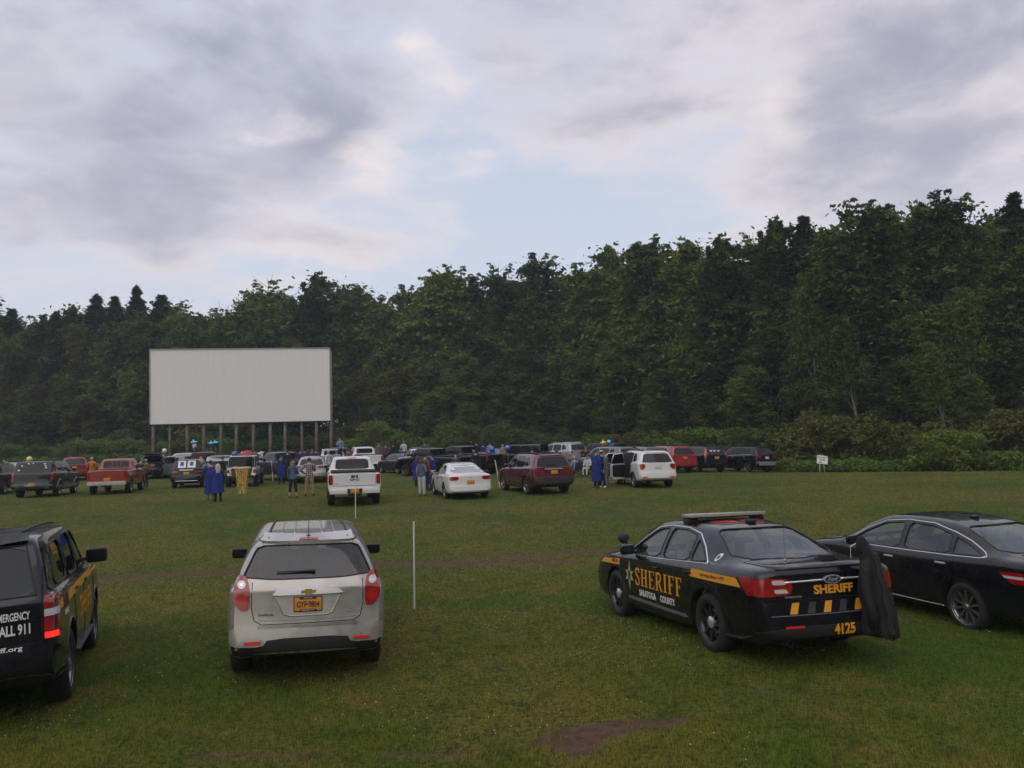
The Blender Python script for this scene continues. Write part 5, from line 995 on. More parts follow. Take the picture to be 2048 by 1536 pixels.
def garment(name, me, reg, allow, off, m, parent, zmin=None, zmax=None, flare=None):
    keep = [allow(r) and (zmin is None or v.co.z > zmin) and (zmax is None or v.co.z < zmax) for r, v in zip(reg, me.vertices)]
    idx = {}; V = []; Fs = []
    for p in me.polygons:
        vs = list(p.vertices)
        if sum(keep[i] for i in vs) >= max(3, len(vs)-1) or all(keep[i] for i in vs):
            f = []
            for i in vs:
                if i not in idx: v = me.vertices[i]; idx[i] = len(V); V.append(v.co+v.normal*off)
                f.append(idx[i])
            Fs.append(tuple(f))
    if not Fs: return None
    return mesh_obj(name, V, Fs, m, parent, True)
def robe(J, k, zlo, m, parent, seed, wide=1.0, nm='gown'):
    rd = random.Random(seed); V, Fs = [], []; ztop = J['nk0'].z+.02*k; hz = J['pel'].z; n = 40; zs = np.linspace(0, 1, 14)
    ph = [rd.uniform(0, 6) for _ in range(4)]
    for t_ in zs:
        z = ztop+(zlo-ztop)*t_; a = (.09+.115*min(1, t_*5)+.03*t_+.03*max(0, t_-.4))*k*wide; b = (.07+.055*min(1, t_*5)+.04*t_+.05*max(0, t_-.4))*k*wide
        cy = J['nk0'].y*(1-t_)
        for i in range(n):
            th = 6.28318*i/n; f = 1+(.02+.07*t_)*math.sin(7*th+ph[0]+t_)+.04*t_*math.sin(11*th+ph[1]); V.append((a*f*math.cos(th), cy+b*f*math.sin(th), z))
    for r_ in range(len(zs)-1):
        for i in range(n): Fs.append((r_*n+i, r_*n+(i+1) % n, (r_+1)*n+(i+1) % n, (r_+1)*n+i))
    return mesh_obj(nm, V, Fs, m, parent, True)
def person(pos, face, H, label, top, bottom, hair='brown', skin='fair', arms=('down', 'down'), legs='stand', build=1.0, fem=False, gown=None, long=False, cap=None, sleeve='long', shoes='black', lean=0.0, mask=False, z=None, group=None, capris=False, seed=1, carrier=None):
    x, y = pos; J, k = skeleton(H, arms, legs, build, fem, lean)
    o = empty('person', (x, y, float(gz(x, y)) if z is None else z), R(face), label, 'person', group)
    me, reg, ch = body_mesh(J, k, build, fem); me.materials.clear(); me.materials.append(SK[skin]); body = link(bpy.data.objects.new('body', me), o)
    armseg = lambda r: r[0][:2] in ('sh', 'el') and r[1][:2] in ('el', 'wr')
    up = lambda r: r[0] in ('pel', 'wai', 'che') and r[1] in ('wai', 'che', 'nk0') or r[1][:2] == 'sh' or (r[0][:2] == 'sh' and sleeve != 'none') or (r[0][:2] == 'el' and sleeve == 'long')
    lo = lambda r: r[1][:2] in ('hi', 'kn', 'an') or (r[0] == 'pel' and r[1] == 'wai')
    zs = J['pel'].z
    if bottom: garment('trousers', me, reg, lo, .012, CL[bottom], o, zmin=(.26*k if capris else .06), zmax=zs+.09)
    if top and not gown: garment('shirt', me, reg, lambda r: up(r) or (r[0] == 'pel' and r[1][:2] == 'hi'), .020, CL[top], o, zmin=zs-.10*k if legs != 'sit' else .45)
    if gown:
        gl = {'long': .30, 'mid': .42}[gown if gown in ('long', 'mid') else 'long']; robe(J, k, gl*k if legs != 'sit' else .4, CL['gown'], o, seed, 1.0+.2*(build-1))
        garment('sleeves', me, reg, lambda r: r[0][:2] in ('sh', 'el') and r[1][:2] != 'ha' or r[1][:2] == 'sh', .038, CL['gown'], o)
    garment('shoes', me, reg, lambda r: r[1][:2] == 'to', .010, CL[shoes] if shoes in CL else SK[skin], o)
    hd = lambda r: r in (('cra', 'top'), ('jaw', 'cra')); cy = J['cra'].y; cz = J['cra'].z
    if hair: 
        idx = [hd(r) and ((v.co.z > cz+.015*k and v.co.y < cy+.07*k) or v.co.z > cz+.055*k or (v.co.y < cy-.005 and v.co.z > cz-.09*k)) for r, v in zip(reg, me.vertices)]
        rr = [('h', 'h') if q else ('n', 'n') for q in idx]; garment('hair', me, rr, lambda r: r[0] == 'h', .017*k, HR[hair], o)
    if long:
        V, Fs = [], []; n = 14; ln = long if not isinstance(long, bool) else .34
        for i, t_ in enumerate(np.linspace(0, 1, 7)):
            a = (.092+.035*math.sin(t_*3))*k*(1-.35*t_**3); b = (.055-.012*t_)*k
            for j in range(n): th = 6.283*j/n; V.append((a*math.cos(th)*(1+.06*math.sin(5*th+i)), cy-.055*k-.035*t_*k+b*math.sin(th), cz+.03*k-ln*k*t_))
            if i: Fs += [((i-1)*n+j, (i-1)*n+(j+1) % n, i*n+(j+1) % n, i*n+j) for j in range(n)]
        Fs.append(tuple(range(6*n, 7*n))); Fs.append(tuple(range(n))[::-1]); mesh_obj('long_hair', V, Fs, HR[hair], o, True)
    if cap in ('board_blue', 'board_white'):
        m = CL['gown']; bm = bmesh.new(); bm_box(bm, (0, cy-.01, cz+.115*k), (.25, .25, .012), Matrix.Rotation(R(-8), 3, 'X') @ Matrix.Rotation(R(20), 3, 'Z'), 0, .004); lathe_bm(bm, [(0, 0)], seg=3) if False else None; bm_obj('graduation_cap', bm, mat('cap_cyan', (.03, .30, .55), .6) if cap == 'board_white' else m, o)
    elif cap: 
        rr = [('h', 'h') if (hd(r) and v.co.z > cz+.02*k) else ('n', 'n') for r, v in zip(reg, me.vertices)]; garment('baseball_cap', me, rr, lambda r: r[0] == 'h', .024*k, CL[cap], o)
        box('cap_brim', (0, cy+.15*k, cz+.045*k), (.15*k, .11*k, .012), CL[cap], o, .005)
    if mask: box('face_mask', (0, J['jaw'].y+.085*k, J['jaw'].z+.02*k), (.105*k, .03, .085*k), MASKM, o, .014)
    for s_ in (-1, 1):
        bm = bmesh.new(); bmesh.ops.create_uvsphere(bm, u_segments=8, v_segments=6, radius=.011*k); [setattr(v, 'co', v.co+Vector((s_*.032*k, cy+.082*k, cz-.012*k))) for v in bm.verts]; bm_obj('eye', bm, EYE, o)
    return o
def gp(px, py): q = ground(px, py); return q.x, q.y
GR = 'graduates in blue gowns'; PE = 'people watching among the vehicles'
person(gp(421, 1002), 15, 1.80, 'tall man in a blue gown and pale jeans, his back turned, left of the pair', None, 'jean', 'brown', arms=('fold', 'down'), gown='long', shoes='white', group=GR, seed=1)
person(gp(436, 1004), 22, 1.66, 'woman in a blue gown with long pale blond hair, right of the pair', None, 'black', 'blond', fem=True, arms=('fold', 'fold'), gown='mid', long=.46, shoes='black', group=GR, seed=2)
person(gp(586, 996), 8, 1.68, 'woman in a denim shirt and black cropped trousers seen from behind', 'denim', 'black', 'dblond', fem=True, arms=('phone', 'phone'), legs='apart', long=.30, capris=True, shoes='skin', group=PE)
person(gp(619, 992), 12, 1.76, 'man in a plaid shirt and khaki trousers seen from behind', 'plaid', 'khaki', 'black', arms=('hip', 'phone'), legs='apart', build=1.18, cap='black', group=PE)
person(gp(563, 968), 10, 1.68, 'blond graduate in a blue gown with a pale blue cap beside the denim shirted woman', None, 'black', 'dblond', fem=True, arms=('fold', 'fold'), gown='mid', long=.25, cap='board_white', group=GR, seed=3)
person(gp(581, 955), 190, 1.66, 'blond woman in pale yellow facing the camera behind the denim shirted woman', 'yellow', 'khaki', 'blond', fem=True, arms=('face', 'fold'), long=.3, group=PE)
person(gp(844, 992), -20, 1.66, 'woman in a sleeveless blue top and white trousers, bare armed', 'denim', 'white', 'auburn', 'tan', fem=True, arms=('down', 'fold'), sleeve='none', build=1.15, long=.16, shoes='skin', group=PE)
person(gp(836, 976), -8, 1.67, 'graduate in a blue gown with long brown hair, left of the sleeveless woman', None, 'black', 'brown', fem=True, gown='mid', long=.5, shoes='white', group=GR, seed=4)
person(gp(851, 982), -30, 1.80, 'man in a dark cap standing behind the woman in the sleeveless top', 'brown', 'black', 'black', arms=('fold', 'down'), cap='black', group=PE)
person(gp(866, 980), 60, 1.74, 'graduate in a blue gown and blue cap leaning on the white sedan', None, 'black', 'brown', arms=('fold', 'out'), gown='long', cap='board_blue', group=GR, seed=5)
person(gp(834, 950), -60, 1.78, 'person in a purple shirt beside the small white pickup', 'purple', 'black', 'brown', group=PE)
person(gp(802, 941), 95, 1.74, 'graduate in a blue gown walking between the black suv and small white pickup', None, 'black', 'brown', arms=('fold', 'fold'), legs='walk', gown='long', cap='board_blue', group=GR, seed=6)
person(gp(952, 962), 5, 1.82, 'broad man in a black jacket seen from behind above the white sedan', 'black', 'black', 'black', arms=('down', 'down'), build=1.15, group=PE)
person(gp(912, 962), 185, 1.62, 'person with long brown hair and a pale face mask behind the white sedan', 'brown', 'black', 'brown', 'tan', fem=True, long=.3, mask=True, group=PE)
person(gp(1194, 976), -50, 1.80, 'tall bareheaded graduate in a blue gown left of the white suv with open doors', None, 'black', 'brown', arms=('fold', 'down'), gown='long', shoes='white', group=GR, seed=7)
person(gp(1205, 975), -20, 1.72, 'graduate in a blue gown and white baseball cap', None, 'black', 'brown', arms=('fold', 'fold'), gown='long', cap='white', shoes='white', group=GR, seed=8)
person(gp(1215, 976), 70, 1.70, 'person in a long grey coat beside the open door of the white suv', 'grey', 'grey', 'brown', arms=('down', 'fold'), shoes='white', lean=.1, build=1.1, group=PE)
person(gp(1173, 948), 130, 1.76, 'man in a navy shirt standing by the blue grey suv', 'navy', 'white', 'brown', 'tan', arms=('fold', 'down'), group=PE)
person(gp(292, 975), 160, 1.72, 'man in camouflage and a white cap beside the old red pickup', 'camo', 'black', 'brown', 'tan', arms=('fold', 'down'), cap='white', group=PE)
person(gp(445, 968), -20, 1.74, 'person dressed in black standing left of the white off roader', 'black', 'black', 'black', group=PE)
person(gp(1283, 966) if False else (5.2, 39.0), 40, 1.74, 'person in dark clothes standing inside the open doorway of the white suv', 'black', 'black', 'black', arms=('fold', 'down'), group=PE)
# ------------------------------------------------------------------ movie screen
WOOD = mat('post_wood', (.25, .22, .185), .85, noise=.4, nscale=2.2, bump=.5, bscale=9); STAKE = mat('white_stake', (.60, .58, .50), .7, noise=.15)
sm = bpy.data.materials.new('screen_white'); sm.use_nodes = True; t = NT(sm.node_tree); co = t.n('ShaderNodeTexCoord').outputs['Object']; sp_ = t.n('ShaderNodeSeparateXYZ', {0: co})
sc_ = t.n('ShaderNodeVectorMath', {0: co, 1: (2.2, 1, .12)}, operation='MULTIPLY').outputs[0]
c = t.mix(t.mr(t.noise(sc_, 1.2, 6, .65), .35, .75), (.74, .72, .715), (.70, .68, .672)); c = t.mix(t.m('MULTIPLY', t.mr(t.noise(t.n('ShaderNodeVectorMath', {0: co, 1: (9, 1, .5)}, operation='MULTIPLY').outputs[0], 1.0, 4, .7), .55, .72), t.mr(sp_.outputs[2], 5.6, 3.2)), c, (.55, .52, .49))
t.n('ShaderNodeOutputMaterial', {0: t.n('ShaderNodeBsdfPrincipled', {'Base Color': c, 'Roughness': .8})})
A_, B_ = at(301, 700, 98.0), at(658.5, 697, 101.2); zt_ = (A_.z+B_.z)/2; zb_ = (at(302.5, 849, 98.0).z+at(661, 841, 101.2).z)/2
ux = Vector((B_.x-A_.x, B_.y-A_.y, 0)); Wd = ux.length; an = math.atan2(ux.y, ux.x); mid = (A_+B_)/2; gz0 = float(gz(mid.x, mid.y))
scr = empty('movie_screen', (mid.x, mid.y, gz0), an, 'large blank white drive in movie screen standing on a row of wooden posts', 'movie screen')
n = 120; V, Fs = [], []      # corrugated sheet: shallow vertical ribs
for i in range(n*2+1): x = -Wd/2+Wd*i/(n*2); yy = -.008 if i % 2 else .0; V += [(x, yy, zb_-gz0), (x, yy, zt_-gz0)]
for i in range(n*2): Fs.append((2*i, 2*i+2, 2*i+3, 2*i+1))
k0 = len(V); V += [(v[0], .08, v[2]) for v in V]; Fs += [tuple(q+k0 for q in f[::-1]) for f in Fs]
mesh_obj('screen_panel', V, Fs, sm, scr)
FRM = mat('screen_frame', (.35, .34, .33), .7, noise=.3)
for nm_, c_, s_ in (('frame_top', (0, .02, zt_-gz0+.06), (Wd+.24, .20, .12)), ('frame_bottom', (0, .05, zb_-gz0-.07), (Wd+.1, .28, .14)), ('frame_side', (-Wd/2-.06, .02, (zt_+zb_)/2-gz0), (.12, .2, zt_-zb_)), ('frame_side', (Wd/2+.06, .02, (zt_+zb_)/2-gz0), (.12, .2, zt_-zb_))):
    box(nm_, c_, s_, FRM if 'bottom' not in nm_ else DRK, scr, .01)
for i, px in enumerate((305, 337, 371, 403.5, 437.5, 468, 502, 536, 566, 600, 630, 660)):
    u = -Wd/2+(px-301)/(658.5-301)*Wd*1.0; r_ = .20 if i not in (1, 9) else .15
    x_, y_ = mid.x+math.cos(an)*u, mid.y+math.sin(an)*u; g_ = float(gz(x_, y_))-gz0
    tube('post', [(u, .34, g_-.3), (u+.02, .34, zb_-gz0), (u+.03, .34, zt_-gz0-.3)], [r_*1.05, r_, r_*.8], WOOD, scr, 10)
for z_ in (.25, .6, .9): box('cross_beam', (0, .62, zb_-gz0+(zt_-zb_)*z_), (Wd, .12, .22), WOOD, scr, .01)

# ------------------------------------------------------------------ stakes, sign
def stake(px, py, px2, py2, w_, label):
    q = ground(px, py); tp = at(px2, py2, q.y); d = tp-q; bm = bmesh.new(); bm_box(bm, (0, 0, d.length/2-.06), (w_, w_*.6, d.length+.12), d.to_track_quat('Z', 'Y').to_matrix(), 0, .003)
    bm2 = bmesh.new(); bm_box(bm2, (0, 0, d.length/2-.06), (w_, w_*.55, d.length+.12), None, 0, .004); bm.free()
    M = d.to_track_quat('Z', 'Y').to_matrix()
    for v in bm2.verts: v.co = M @ v.co
    o = bm_obj('marker_stake', bm2, STAKE, None, False); o.location = q; tag(o, label, 'stake', 'white wooden stakes in the grass')
stake(829, 1219, 827.5, 1043, .045, 'tall white stake in the near grass, right of the champagne silver suv')
stake(711, 1037, 711, 948, .045, 'white stake in front of the clean white pickup, overlapping its plate')
stake(546, 962, 543.5, 921, .075, 'short white stake left of the denim shirted woman, furthest of the stakes')
stake(1000, 976, 990, 920, .075, 'leaning white stake between the white sedan and the dark red suv')
q = ground(1644, 945); sg = empty('easel_sign', q, R(-4), 'white lettered sign board on a small easel at the edge of the weeds', 'sign')
bm = bmesh.new(); bm_box(bm, (0, 0, 0), (.66, .02, .52), Matrix.Rotation(R(7), 3, 'Y') @ Matrix.Rotation(R(-8), 3, 'X'), 0, .004)
for v in bm.verts: v.co += Vector((0.04, -.05, .80))
bd = bm_obj('sign_board', bm, mat('sign_white', (.66, .66, .64), .6), sg, False)
for x in (-.14, .16): tube('easel_leg', [(x, 0, -.05), (x*.5, .0, 1.10)], .02 if x > 0 else .035, STAKE, sg, 6)
tube('easel_leg', [(.35, .35, -.05), (.02, .03, 1.05)], .016, STAKE, sg, 6)
for k_, (tx, hh, ww) in enumerate((('FACULTY', .095, .52), ('STAFF', .095, .36), ('\u2190', .07, .16))):
    Mx = Matrix.Translation((.04, -.05, .80)) @ Matrix.Rotation(R(7), 4, 'Y') @ Matrix.Rotation(R(-8), 4, 'X') @ Matrix.Translation((0, -.013, .15-.16*k_))
    if k_ == 2:
        bm = bmesh.new(); prism(bm, [(-.22, 0), (-.12, .05), (-.12, .015), (.0, .015), (.0, -.015), (-.12, -.015), (-.12, -.05)], 'Y', -.002, .002)
        for v in bm.verts: v.co = Mx @ v.co
        bm_obj('sign_arrow', bm, NAVV, bd, False)
        flat_text('sign_text', '& VIPS', .07, .24, NAVV, bd, Mx @ Matrix.Translation((.14, 0, 0)), .012) if False else None
    else: flat_text('sign_text', tx, hh, ww, NAVV, bd, Mx, .02)

# ------------------------------------------------------------------ balloons
FO = lambda nm, c_: mat('foil_'+nm, c_, .18, .6, coat=1.0)
FOIL = dict(cyan=FO('cyan', (.03, .40, .62)), gold=FO('gold', (.65, .38, .04)), blue=mat('balloon_blue', (.02, .07, .42), .3, coat=1), yellow=mat('balloon_yellow', (.55, .55, .06), .35, coat=1), white=mat('balloon_white', (.55, .57, .58), .35, coat=1))
def balloon(px, py, Y, d, shape, colr, label, drop=1.2):
    p = at(px, py, Y); o = empty('balloon', p, 0, label, 'balloon', 'party balloons above the vehicles'); bm = bmesh.new()
    if shape == 'round':
        bmesh.ops.create_uvsphere(bm, u_segments=20, v_segments=14, radius=d/2)
        for v in bm.verts: v.co.z *= 1.12; v.co *= 1-.10*max(0, -v.co.z/d)
    else:
        pts = []; nn = 10 if shape == 'star' else 16
        for i in range(nn):
            a = math.pi/2+i*6.28318/nn
            r_ = d/2*(1 if i % 2 == 0 else .48) if shape == 'star' else d/2*(.75+.25*abs(math.cos(a))**.5)*(1 if math.sin(a) > -.2 else .6)
            if shape == 'cap': r_ = d/2*(1.0 if i in (0, 4, 12) else .62 if i in (1, 15) else .8 if i in (3, 13) else .5)
            pts.append((r_*math.cos(a+.12), r_*math.sin(a+.12)*(1 if shape == 'star' else .85)))
        pts = round_poly(pts, 2, .22); c0 = bm.verts.new((0, -d*.13, 0)); c1 = bm.verts.new((0, d*.13, 0)); ring = [bm.verts.new((a, 0, b)) for a, b in pts]; r1 = [bm.verts.new((a*.6, -d*.11, b*.6)) for a, b in pts]; r2 = [bm.verts.new((a*.6, d*.11, b*.6)) for a, b in pts]; N = len(pts)
        for i in range(N):
            j = (i+1) % N; bm.faces.new((c0, r1[i], r1[j])); bm.faces.new((r1[i], ring[i], ring[j], r1[j])); bm.faces.new((c1, r2[j], r2[i])); bm.faces.new((r2[j], ring[j], ring[i], r2[i]))
    bm_obj('foil_shell' if shape != 'round' else 'rubber_shell', bm, FOIL[colr], o, ang=60); tube('string', [(0, 0, -d*.45), (.03, 0, -d*.5-drop*.5), (0, .05, -d*.5-drop)], .006, WHV, o, 4)
balloon(12, 930, 60, .42, 'round', 'yellow', 'yellow balloon at the left picture edge')
balloon(59, 919, 60, .42, 'round', 'yellow', 'yellow balloon over the roof of the dark green pickup')
balloon(329, 902, 58, .34, 'round', 'white', 'white balloon right of the raised minivan tailgate')
balloon(387.5, 885, 62, .62, 'cap', 'cyan', 'cyan foil balloon alone, above the black suv with posters')
balloon(389, 892, 62.3, .34, 'round', 'white', 'small white balloon under the lone cyan foil balloon')
balloon(422, 887, 61, .55, 'cap', 'cyan', 'cyan foil balloon, left one of the touching pair')
balloon(430, 886, 61.4, .60, 'cap', 'cyan', 'cyan foil balloon, right one of the touching pair')
balloon(469, 909, 52, .36, 'round', 'blue', 'blue balloon above the white off roader')
balloon(984, 899, 56, .40, 'round', 'blue', 'blue balloon above the roof of the light blue sedan')
balloon(1015, 897, 57, .44, 'round', 'blue', 'blue balloon before the black boxy off roader')
balloon(1207, 886, 55, .52, 'star', 'gold', 'gold star balloon above the blue grey suv')
balloon(1218, 885, 55.3, .36, 'round', 'cyan', 'round cyan balloon touching the gold star balloon')
um = empty('umbrella', at(494.5, 914, 60), 0, 'red dome umbrella behind the white off roader', 'umbrella')
bm = bmesh.new(); lathe_bm(bm, [(.48*math.sin(a), .02+.52*math.cos(a)) for a in np.linspace(0, 1.5, 9)], seg=16)
for v in bm.verts: v.co = Vector((v.co.y, v.co.z, v.co.x))
bm_obj('canopy', bm, mat('umbrella_red', (.38, .015, .02), .6), um); tube('shaft', [(0, 0, .5), (0, 0, -.5)], .012, CHR, um, 5)

# ------------------------------------------------------------------ gold fringe on the back of the white off roader
fr_ = empty('tinsel_fringe', at(483, 960, 38.6), 0, 'gold tinsel fringe hanging over the back of the white off roader', 'tinsel'); fr_.location.z = float(gz(fr_.location.x, 38.6))
g = np.random.default_rng(4); Vq = []; rd2 = random.Random(8)
for i in range(44):
    x0 = rd2.uniform(-.36, .34); xb = x0*(.45 if i % 3 else .75)+.02; y0 = rd2.uniform(-.05, .05); zt0 = 1.30-.12*abs(x0)+rd2.uniform(-.08, .05); zb0 = rd2.choice((.06, .08, .12, .3, .5)); wv = rd2.uniform(.010, .016); ph = rd2.uniform(0, 6); m_ = 12
    pts = [(x0+(xb-x0)*(j/m_)**.7+.022*math.sin(ph+j*1.3), y0+.03*math.sin(ph*2+j*1.7), zt0+(zb0-zt0)*j/m_) for j in range(m_+1)]
    for j in range(m_):
        a = ph+j*.9; dx, dy = wv*math.cos(a), wv*math.sin(a); a2 = a+.9; ex, ey = wv*math.cos(a2), wv*math.sin(a2); p, q2 = pts[j], pts[j+1]
        Vq += [(p[0]-dx, p[1]-dy, p[2]), (p[0]+dx, p[1]+dy, p[2]), (q2[0]+ex, q2[1]+ey, q2[2]), (q2[0]-ex, q2[1]-ey, q2[2])]
link(bpy.data.objects.new('strands', np_quads('strands', np.array(Vq), 4, mat('tinsel_gold', (1.0, .74, .25), .32, .55))), fr_)
tube('header_tape', [(-.42, 0, 1.32), (0, -.03, 1.30), (.36, 0, 1.32)], .02, mat('tinsel_gold'), fr_, 5)
tube('header_tape', [(-.42, 0, 1.32), (-.30, .25, 1.35)], .01, mat('tinsel_gold'), fr_, 5)

# ------------------------------------------------------------------ folding camp chairs
def camp_chair(pos, rz, fab, label):
    o = empty('camp_chair', (pos[0], pos[1], float(gz(*pos))), R(rz), label, 'chair', 'folding camp chairs on the grass')
    V = [(-.26, .24, .42), (.26, .24, .42), (.26, -.2, .38), (-.26, -.2, .38)]; bm = bmesh.new(); bm_box(bm, (0, .02, .40), (.52, .46, .02), Matrix.Rotation(R(5), 3, 'X'), 0, .008); bm_obj('seat', bm, fab, o)
    bm = bmesh.new(); bm_box(bm, (0, -.27, .68), (.52, .02, .50), Matrix.Rotation(R(12), 3, 'X'), 0, .008); bm_obj('backrest', bm, fab, o)
    for s_ in (-1, 1):
        for a, b in (((s_*.28, .26, 0), (-s_*.26, .24, .42)), ((s_*.28, -.26, 0), (-s_*.26, -.2, .40)), ((s_*.28, .26, 0), (s_*.27, -.22, .42)), ((s_*.28, -.26, 0), (s_*.28, .26, .44))): tube('leg', [a, b], .011, BLK, o, 5)
        tube('back_post', [(s_*.27, -.22, .40), (s_*.27, -.33, .94)], .011, BLK, o, 5); box('armrest', (s_*.30, .0, .60), (.06, .46, .02), fab, o, .008)
    return o
x1, y1 = gp(1153, 956); camp_chair((x1, y1), 30, cloth('chair_dark', (.03, .035, .04)), 'dark folding camp chair holding the slumped person in light blue')
x2, y2 = gp(1176, 952); camp_chair((x2, y2), 150, CL['black'], 'black folding camp chair beside the gowned students'); x3, y3 = gp(1141, 948); camp_chair((x3, y3), 120, CL['grey'], 'grey folding camp chair behind the dark red suv')
person((x1, y1), 30, 1.74, 'person in a light blue shirt slumped in a dark camp chair', 'lblue', 'grey', 'grey', 'tan', arms=('lap', 'lap'), legs='sit', lean=.35, z=float(gz(x1, y1))-.02, group=PE)
person((x2, y2), 150, 1.70, 'seated person with pale trousers in the black camp chair', 'white', 'white', 'brown', 'tan', arms=('lap', 'lap'), legs='sit', z=float(gz(x2, y2))-.02, group=PE)
person((x3, y3), 120, 1.70, 'seated person half hidden by the dark red suv', 'brown', 'black', 'black', 'tan', arms=('lap', 'lap'), legs='sit', z=float(gz(x3, y3))-.02, group=PE)

# ------------------------------------------------------------------ people whose heads show over the cars and truck beds: head top pixel and distance
def over(px, py, Y, face, label, top, hair, **k):
    H = k.pop('H', 1.7); p = at(px, py, Y); sit = k.get('legs') == 'sit'; hh = (.50+.80*H/1.75) if sit else H*.985
    person((p.x, p.y), face, H, label, top, k.pop('bottom', 'black'), hair, z=max(p.z-hh, float(gz(p.x, p.y))), group=PE, **k)
over(680, 875, 61.5, 175, 'man in an open light blue shirt standing up in the silver pickup bed', 'lblue', 'brown', arms=('down', 'fold'))
over(184, 914, 44.6, 10, 'person in an orange shirt sitting in the bed of the old red pickup', 'orange', 'grey', legs='sit', arms=('lap', 'lap'))
over(600, 899, 57, 10, 'first from left of the purple shirted row beyond the silver wagon', 'purple', 'brown')
over(609, 898, 57.5, -10, 'second from left of the purple shirted row beyond the silver wagon', 'purple', 'black')
over(617, 899, 57.3, 20, 'third from left of the purple shirted row beyond the silver wagon', 'purple', 'brown', fem=True, long=.25)
over(624, 897, 57, 170, 'person in the purple shirted row facing the camera', 'purple', 'brown', skin='tan')
over(632, 898, 57.8, 0, 'last on the right of the purple shirted row', 'purple', 'auburn')
over(657, 900, 44, 60, 'grey haired person in white left of the clean white pickup cab', 'white', 'grey', H=1.66)
over(673, 900, 47, 10, 'person in light blue over the cab roof of the clean white pickup', 'lblue', 'dblond')
over(697, 897, 48, -30, 'dark skinned person with brown top over the clean white pickup', 'brown', 'brown', skin='tan')
over(716, 900, 48, 20, 'person in dark navy beside the black suv with pale stickers', 'navy', 'black')
over(757, 886, 64, 10, 'person in grey behind the black suv with pale stickers', 'grey', 'dblond')
over(771, 888, 66, 0, 'person with brown hair, left one of two beyond the dark grey sedan', 'brown', 'brown')
over(786, 887, 67, 30, 'person with black hair, right one of two beyond the dark grey sedan', 'navy', 'black')
over(807, 882, 64, -20, 'fair haired person in pale top high above the dark grey sedan', 'white', 'dblond')
over(849, 884, 70, 10, 'person whose head shows over the left black pickup', 'grey', 'brown')
over(953, 884, 63, 20, 'first from left of the three beyond the light blue sedan, blue top', 'navy', 'brown')
over(966, 887, 64, 0, 'middle one of the three beyond the light blue sedan', 'purple', 'black')
over(979, 884, 62, -40, 'right one of the three beyond the light blue sedan, ruddy face', 'lblue', 'auburn', skin='tan')
over(1005, 889, 63, 0, 'blond head left of the black boxy off roader', 'khaki', 'blond', fem=True)
over(1113, 900, 46, 10, 'dark haired person over the roof of the dark red suv', 'black', 'black')
over(1064, 896, 50, 0, 'curly dark haired person before the black boxy off roader', 'black', 'black')
over(1268, 891, 46, 0, 'person with short brown hair above the roof of the white suv', 'brown', 'brown')
over(478, 902, 50, 0, 'dark haired person just behind the soft top of the white off roader', 'black', 'black')
over(509, 898, 56, 20, 'person in grey right of the red umbrella', 'grey', 'brown')
over(575, 900, 48, 0, 'person in a blue gown and brown hair behind the blond graduate', 'navy', 'brown')
over(8, 925, 58, 0, 'grey haired person at the left picture edge under the yellow balloon', 'grey', 'grey')

# arm out of the white sedan's window
M = ACC.M; sh = M @ Vector((-.86, .28, .98)); el = M @ Vector((-1.04, .22, 1.0)); wr = M @ Vector((-1.12, .42, 1.08)); ha = wr+(wr-el).normalized()*.09
ao = empty('person', sh, 0, 'bare arm resting out of the white sedan driver window', 'person'); V, Fs = tube_np([sh-sh, el-sh, wr-sh, ha-sh], [.055, .046, .03, .034], 8)
L_ = [(V, Fs)]
for q_ in range(5): b0 = ha-sh+Vector((.012*(q_-2), 0, .006)); d_ = (wr-el).normalized(); L_.append(tube_np([b0-d_*.02, b0+d_*.04, b0+d_*.065+Vector((0, 0, -.02))], [.010, .009, .006], 5))
V, Fs = join_tubes(L_); mesh_obj('arm', V, Fs, SK['tan'], ao, True)

# ------------------------------------------------------------------ dark jacket hung at the back corner of the sheriff sedan
M = TA.M; top = M @ Vector((.355, -2.72, 1.40)); JM = mat('jacket_cloth', (.010, .0095, .010), .85, noise=.5, nscale=5, bump=.8, bscale=12)
JM2 = mat('jacket_lining', (.020, .018, .018), .8, noise=.4, nscale=6)
jk = empty('hanging_jacket', top, 0, 'dark rain jacket hung from the trunk corner of the sheriff sedan, nearly touching the grass', 'jacket')
rt = Vector((1, 0, 0)); prof = [(0, .03, .03, 0), (.06, .07, .05, .0), (.16, .085, .07, .03), (.28, .09, .08, .05), (.42, .125, .10, .08), (.60, .165, .11, .11), (.80, .19, .12, .135), (.96, .20, .12, .15), (1.04, .205, .12, .16), (1.09, .205, .11, .165)]
V, Fs = [], []; n = 54
prof = [tuple(a+(b-a)*q for a, b in zip(p0, p1)) for p0, p1 in zip(prof[:-1], prof[1:]) for q in (0, .34, .67)]+[prof[-1]]
for i, (dz_, a, b, cx) in enumerate(prof):
    for j in range(n):
        th = 6.28318*j/n; f = 1+.17*(dz_**.5)*math.sin(5*th+dz_*2.5)+.10*dz_*math.sin(9*th+1+dz_*3)+.06*math.sin(3*th+dz_*11); V.append((cx*.85+a*.9*f*math.cos(th), b*f*math.sin(th), -dz_-(.05*math.cos(th*1)+.025*math.sin(4*th)+.012*math.sin(11*th) if i == len(prof)-1 else 0)))
for i in range(len(prof)-1): Fs += [(i*n+j, i*n+(j+1) % n, (i+1)*n+(j+1) % n, (i+1)*n+j) for j in range(n)]
Fs.append(tuple(range(n))[::-1]); mesh_obj('coat_body', V, Fs, JM, jk, True)
sl = lambda pts, rr: tube_np([Vector(p) for p in pts], rr, 10)
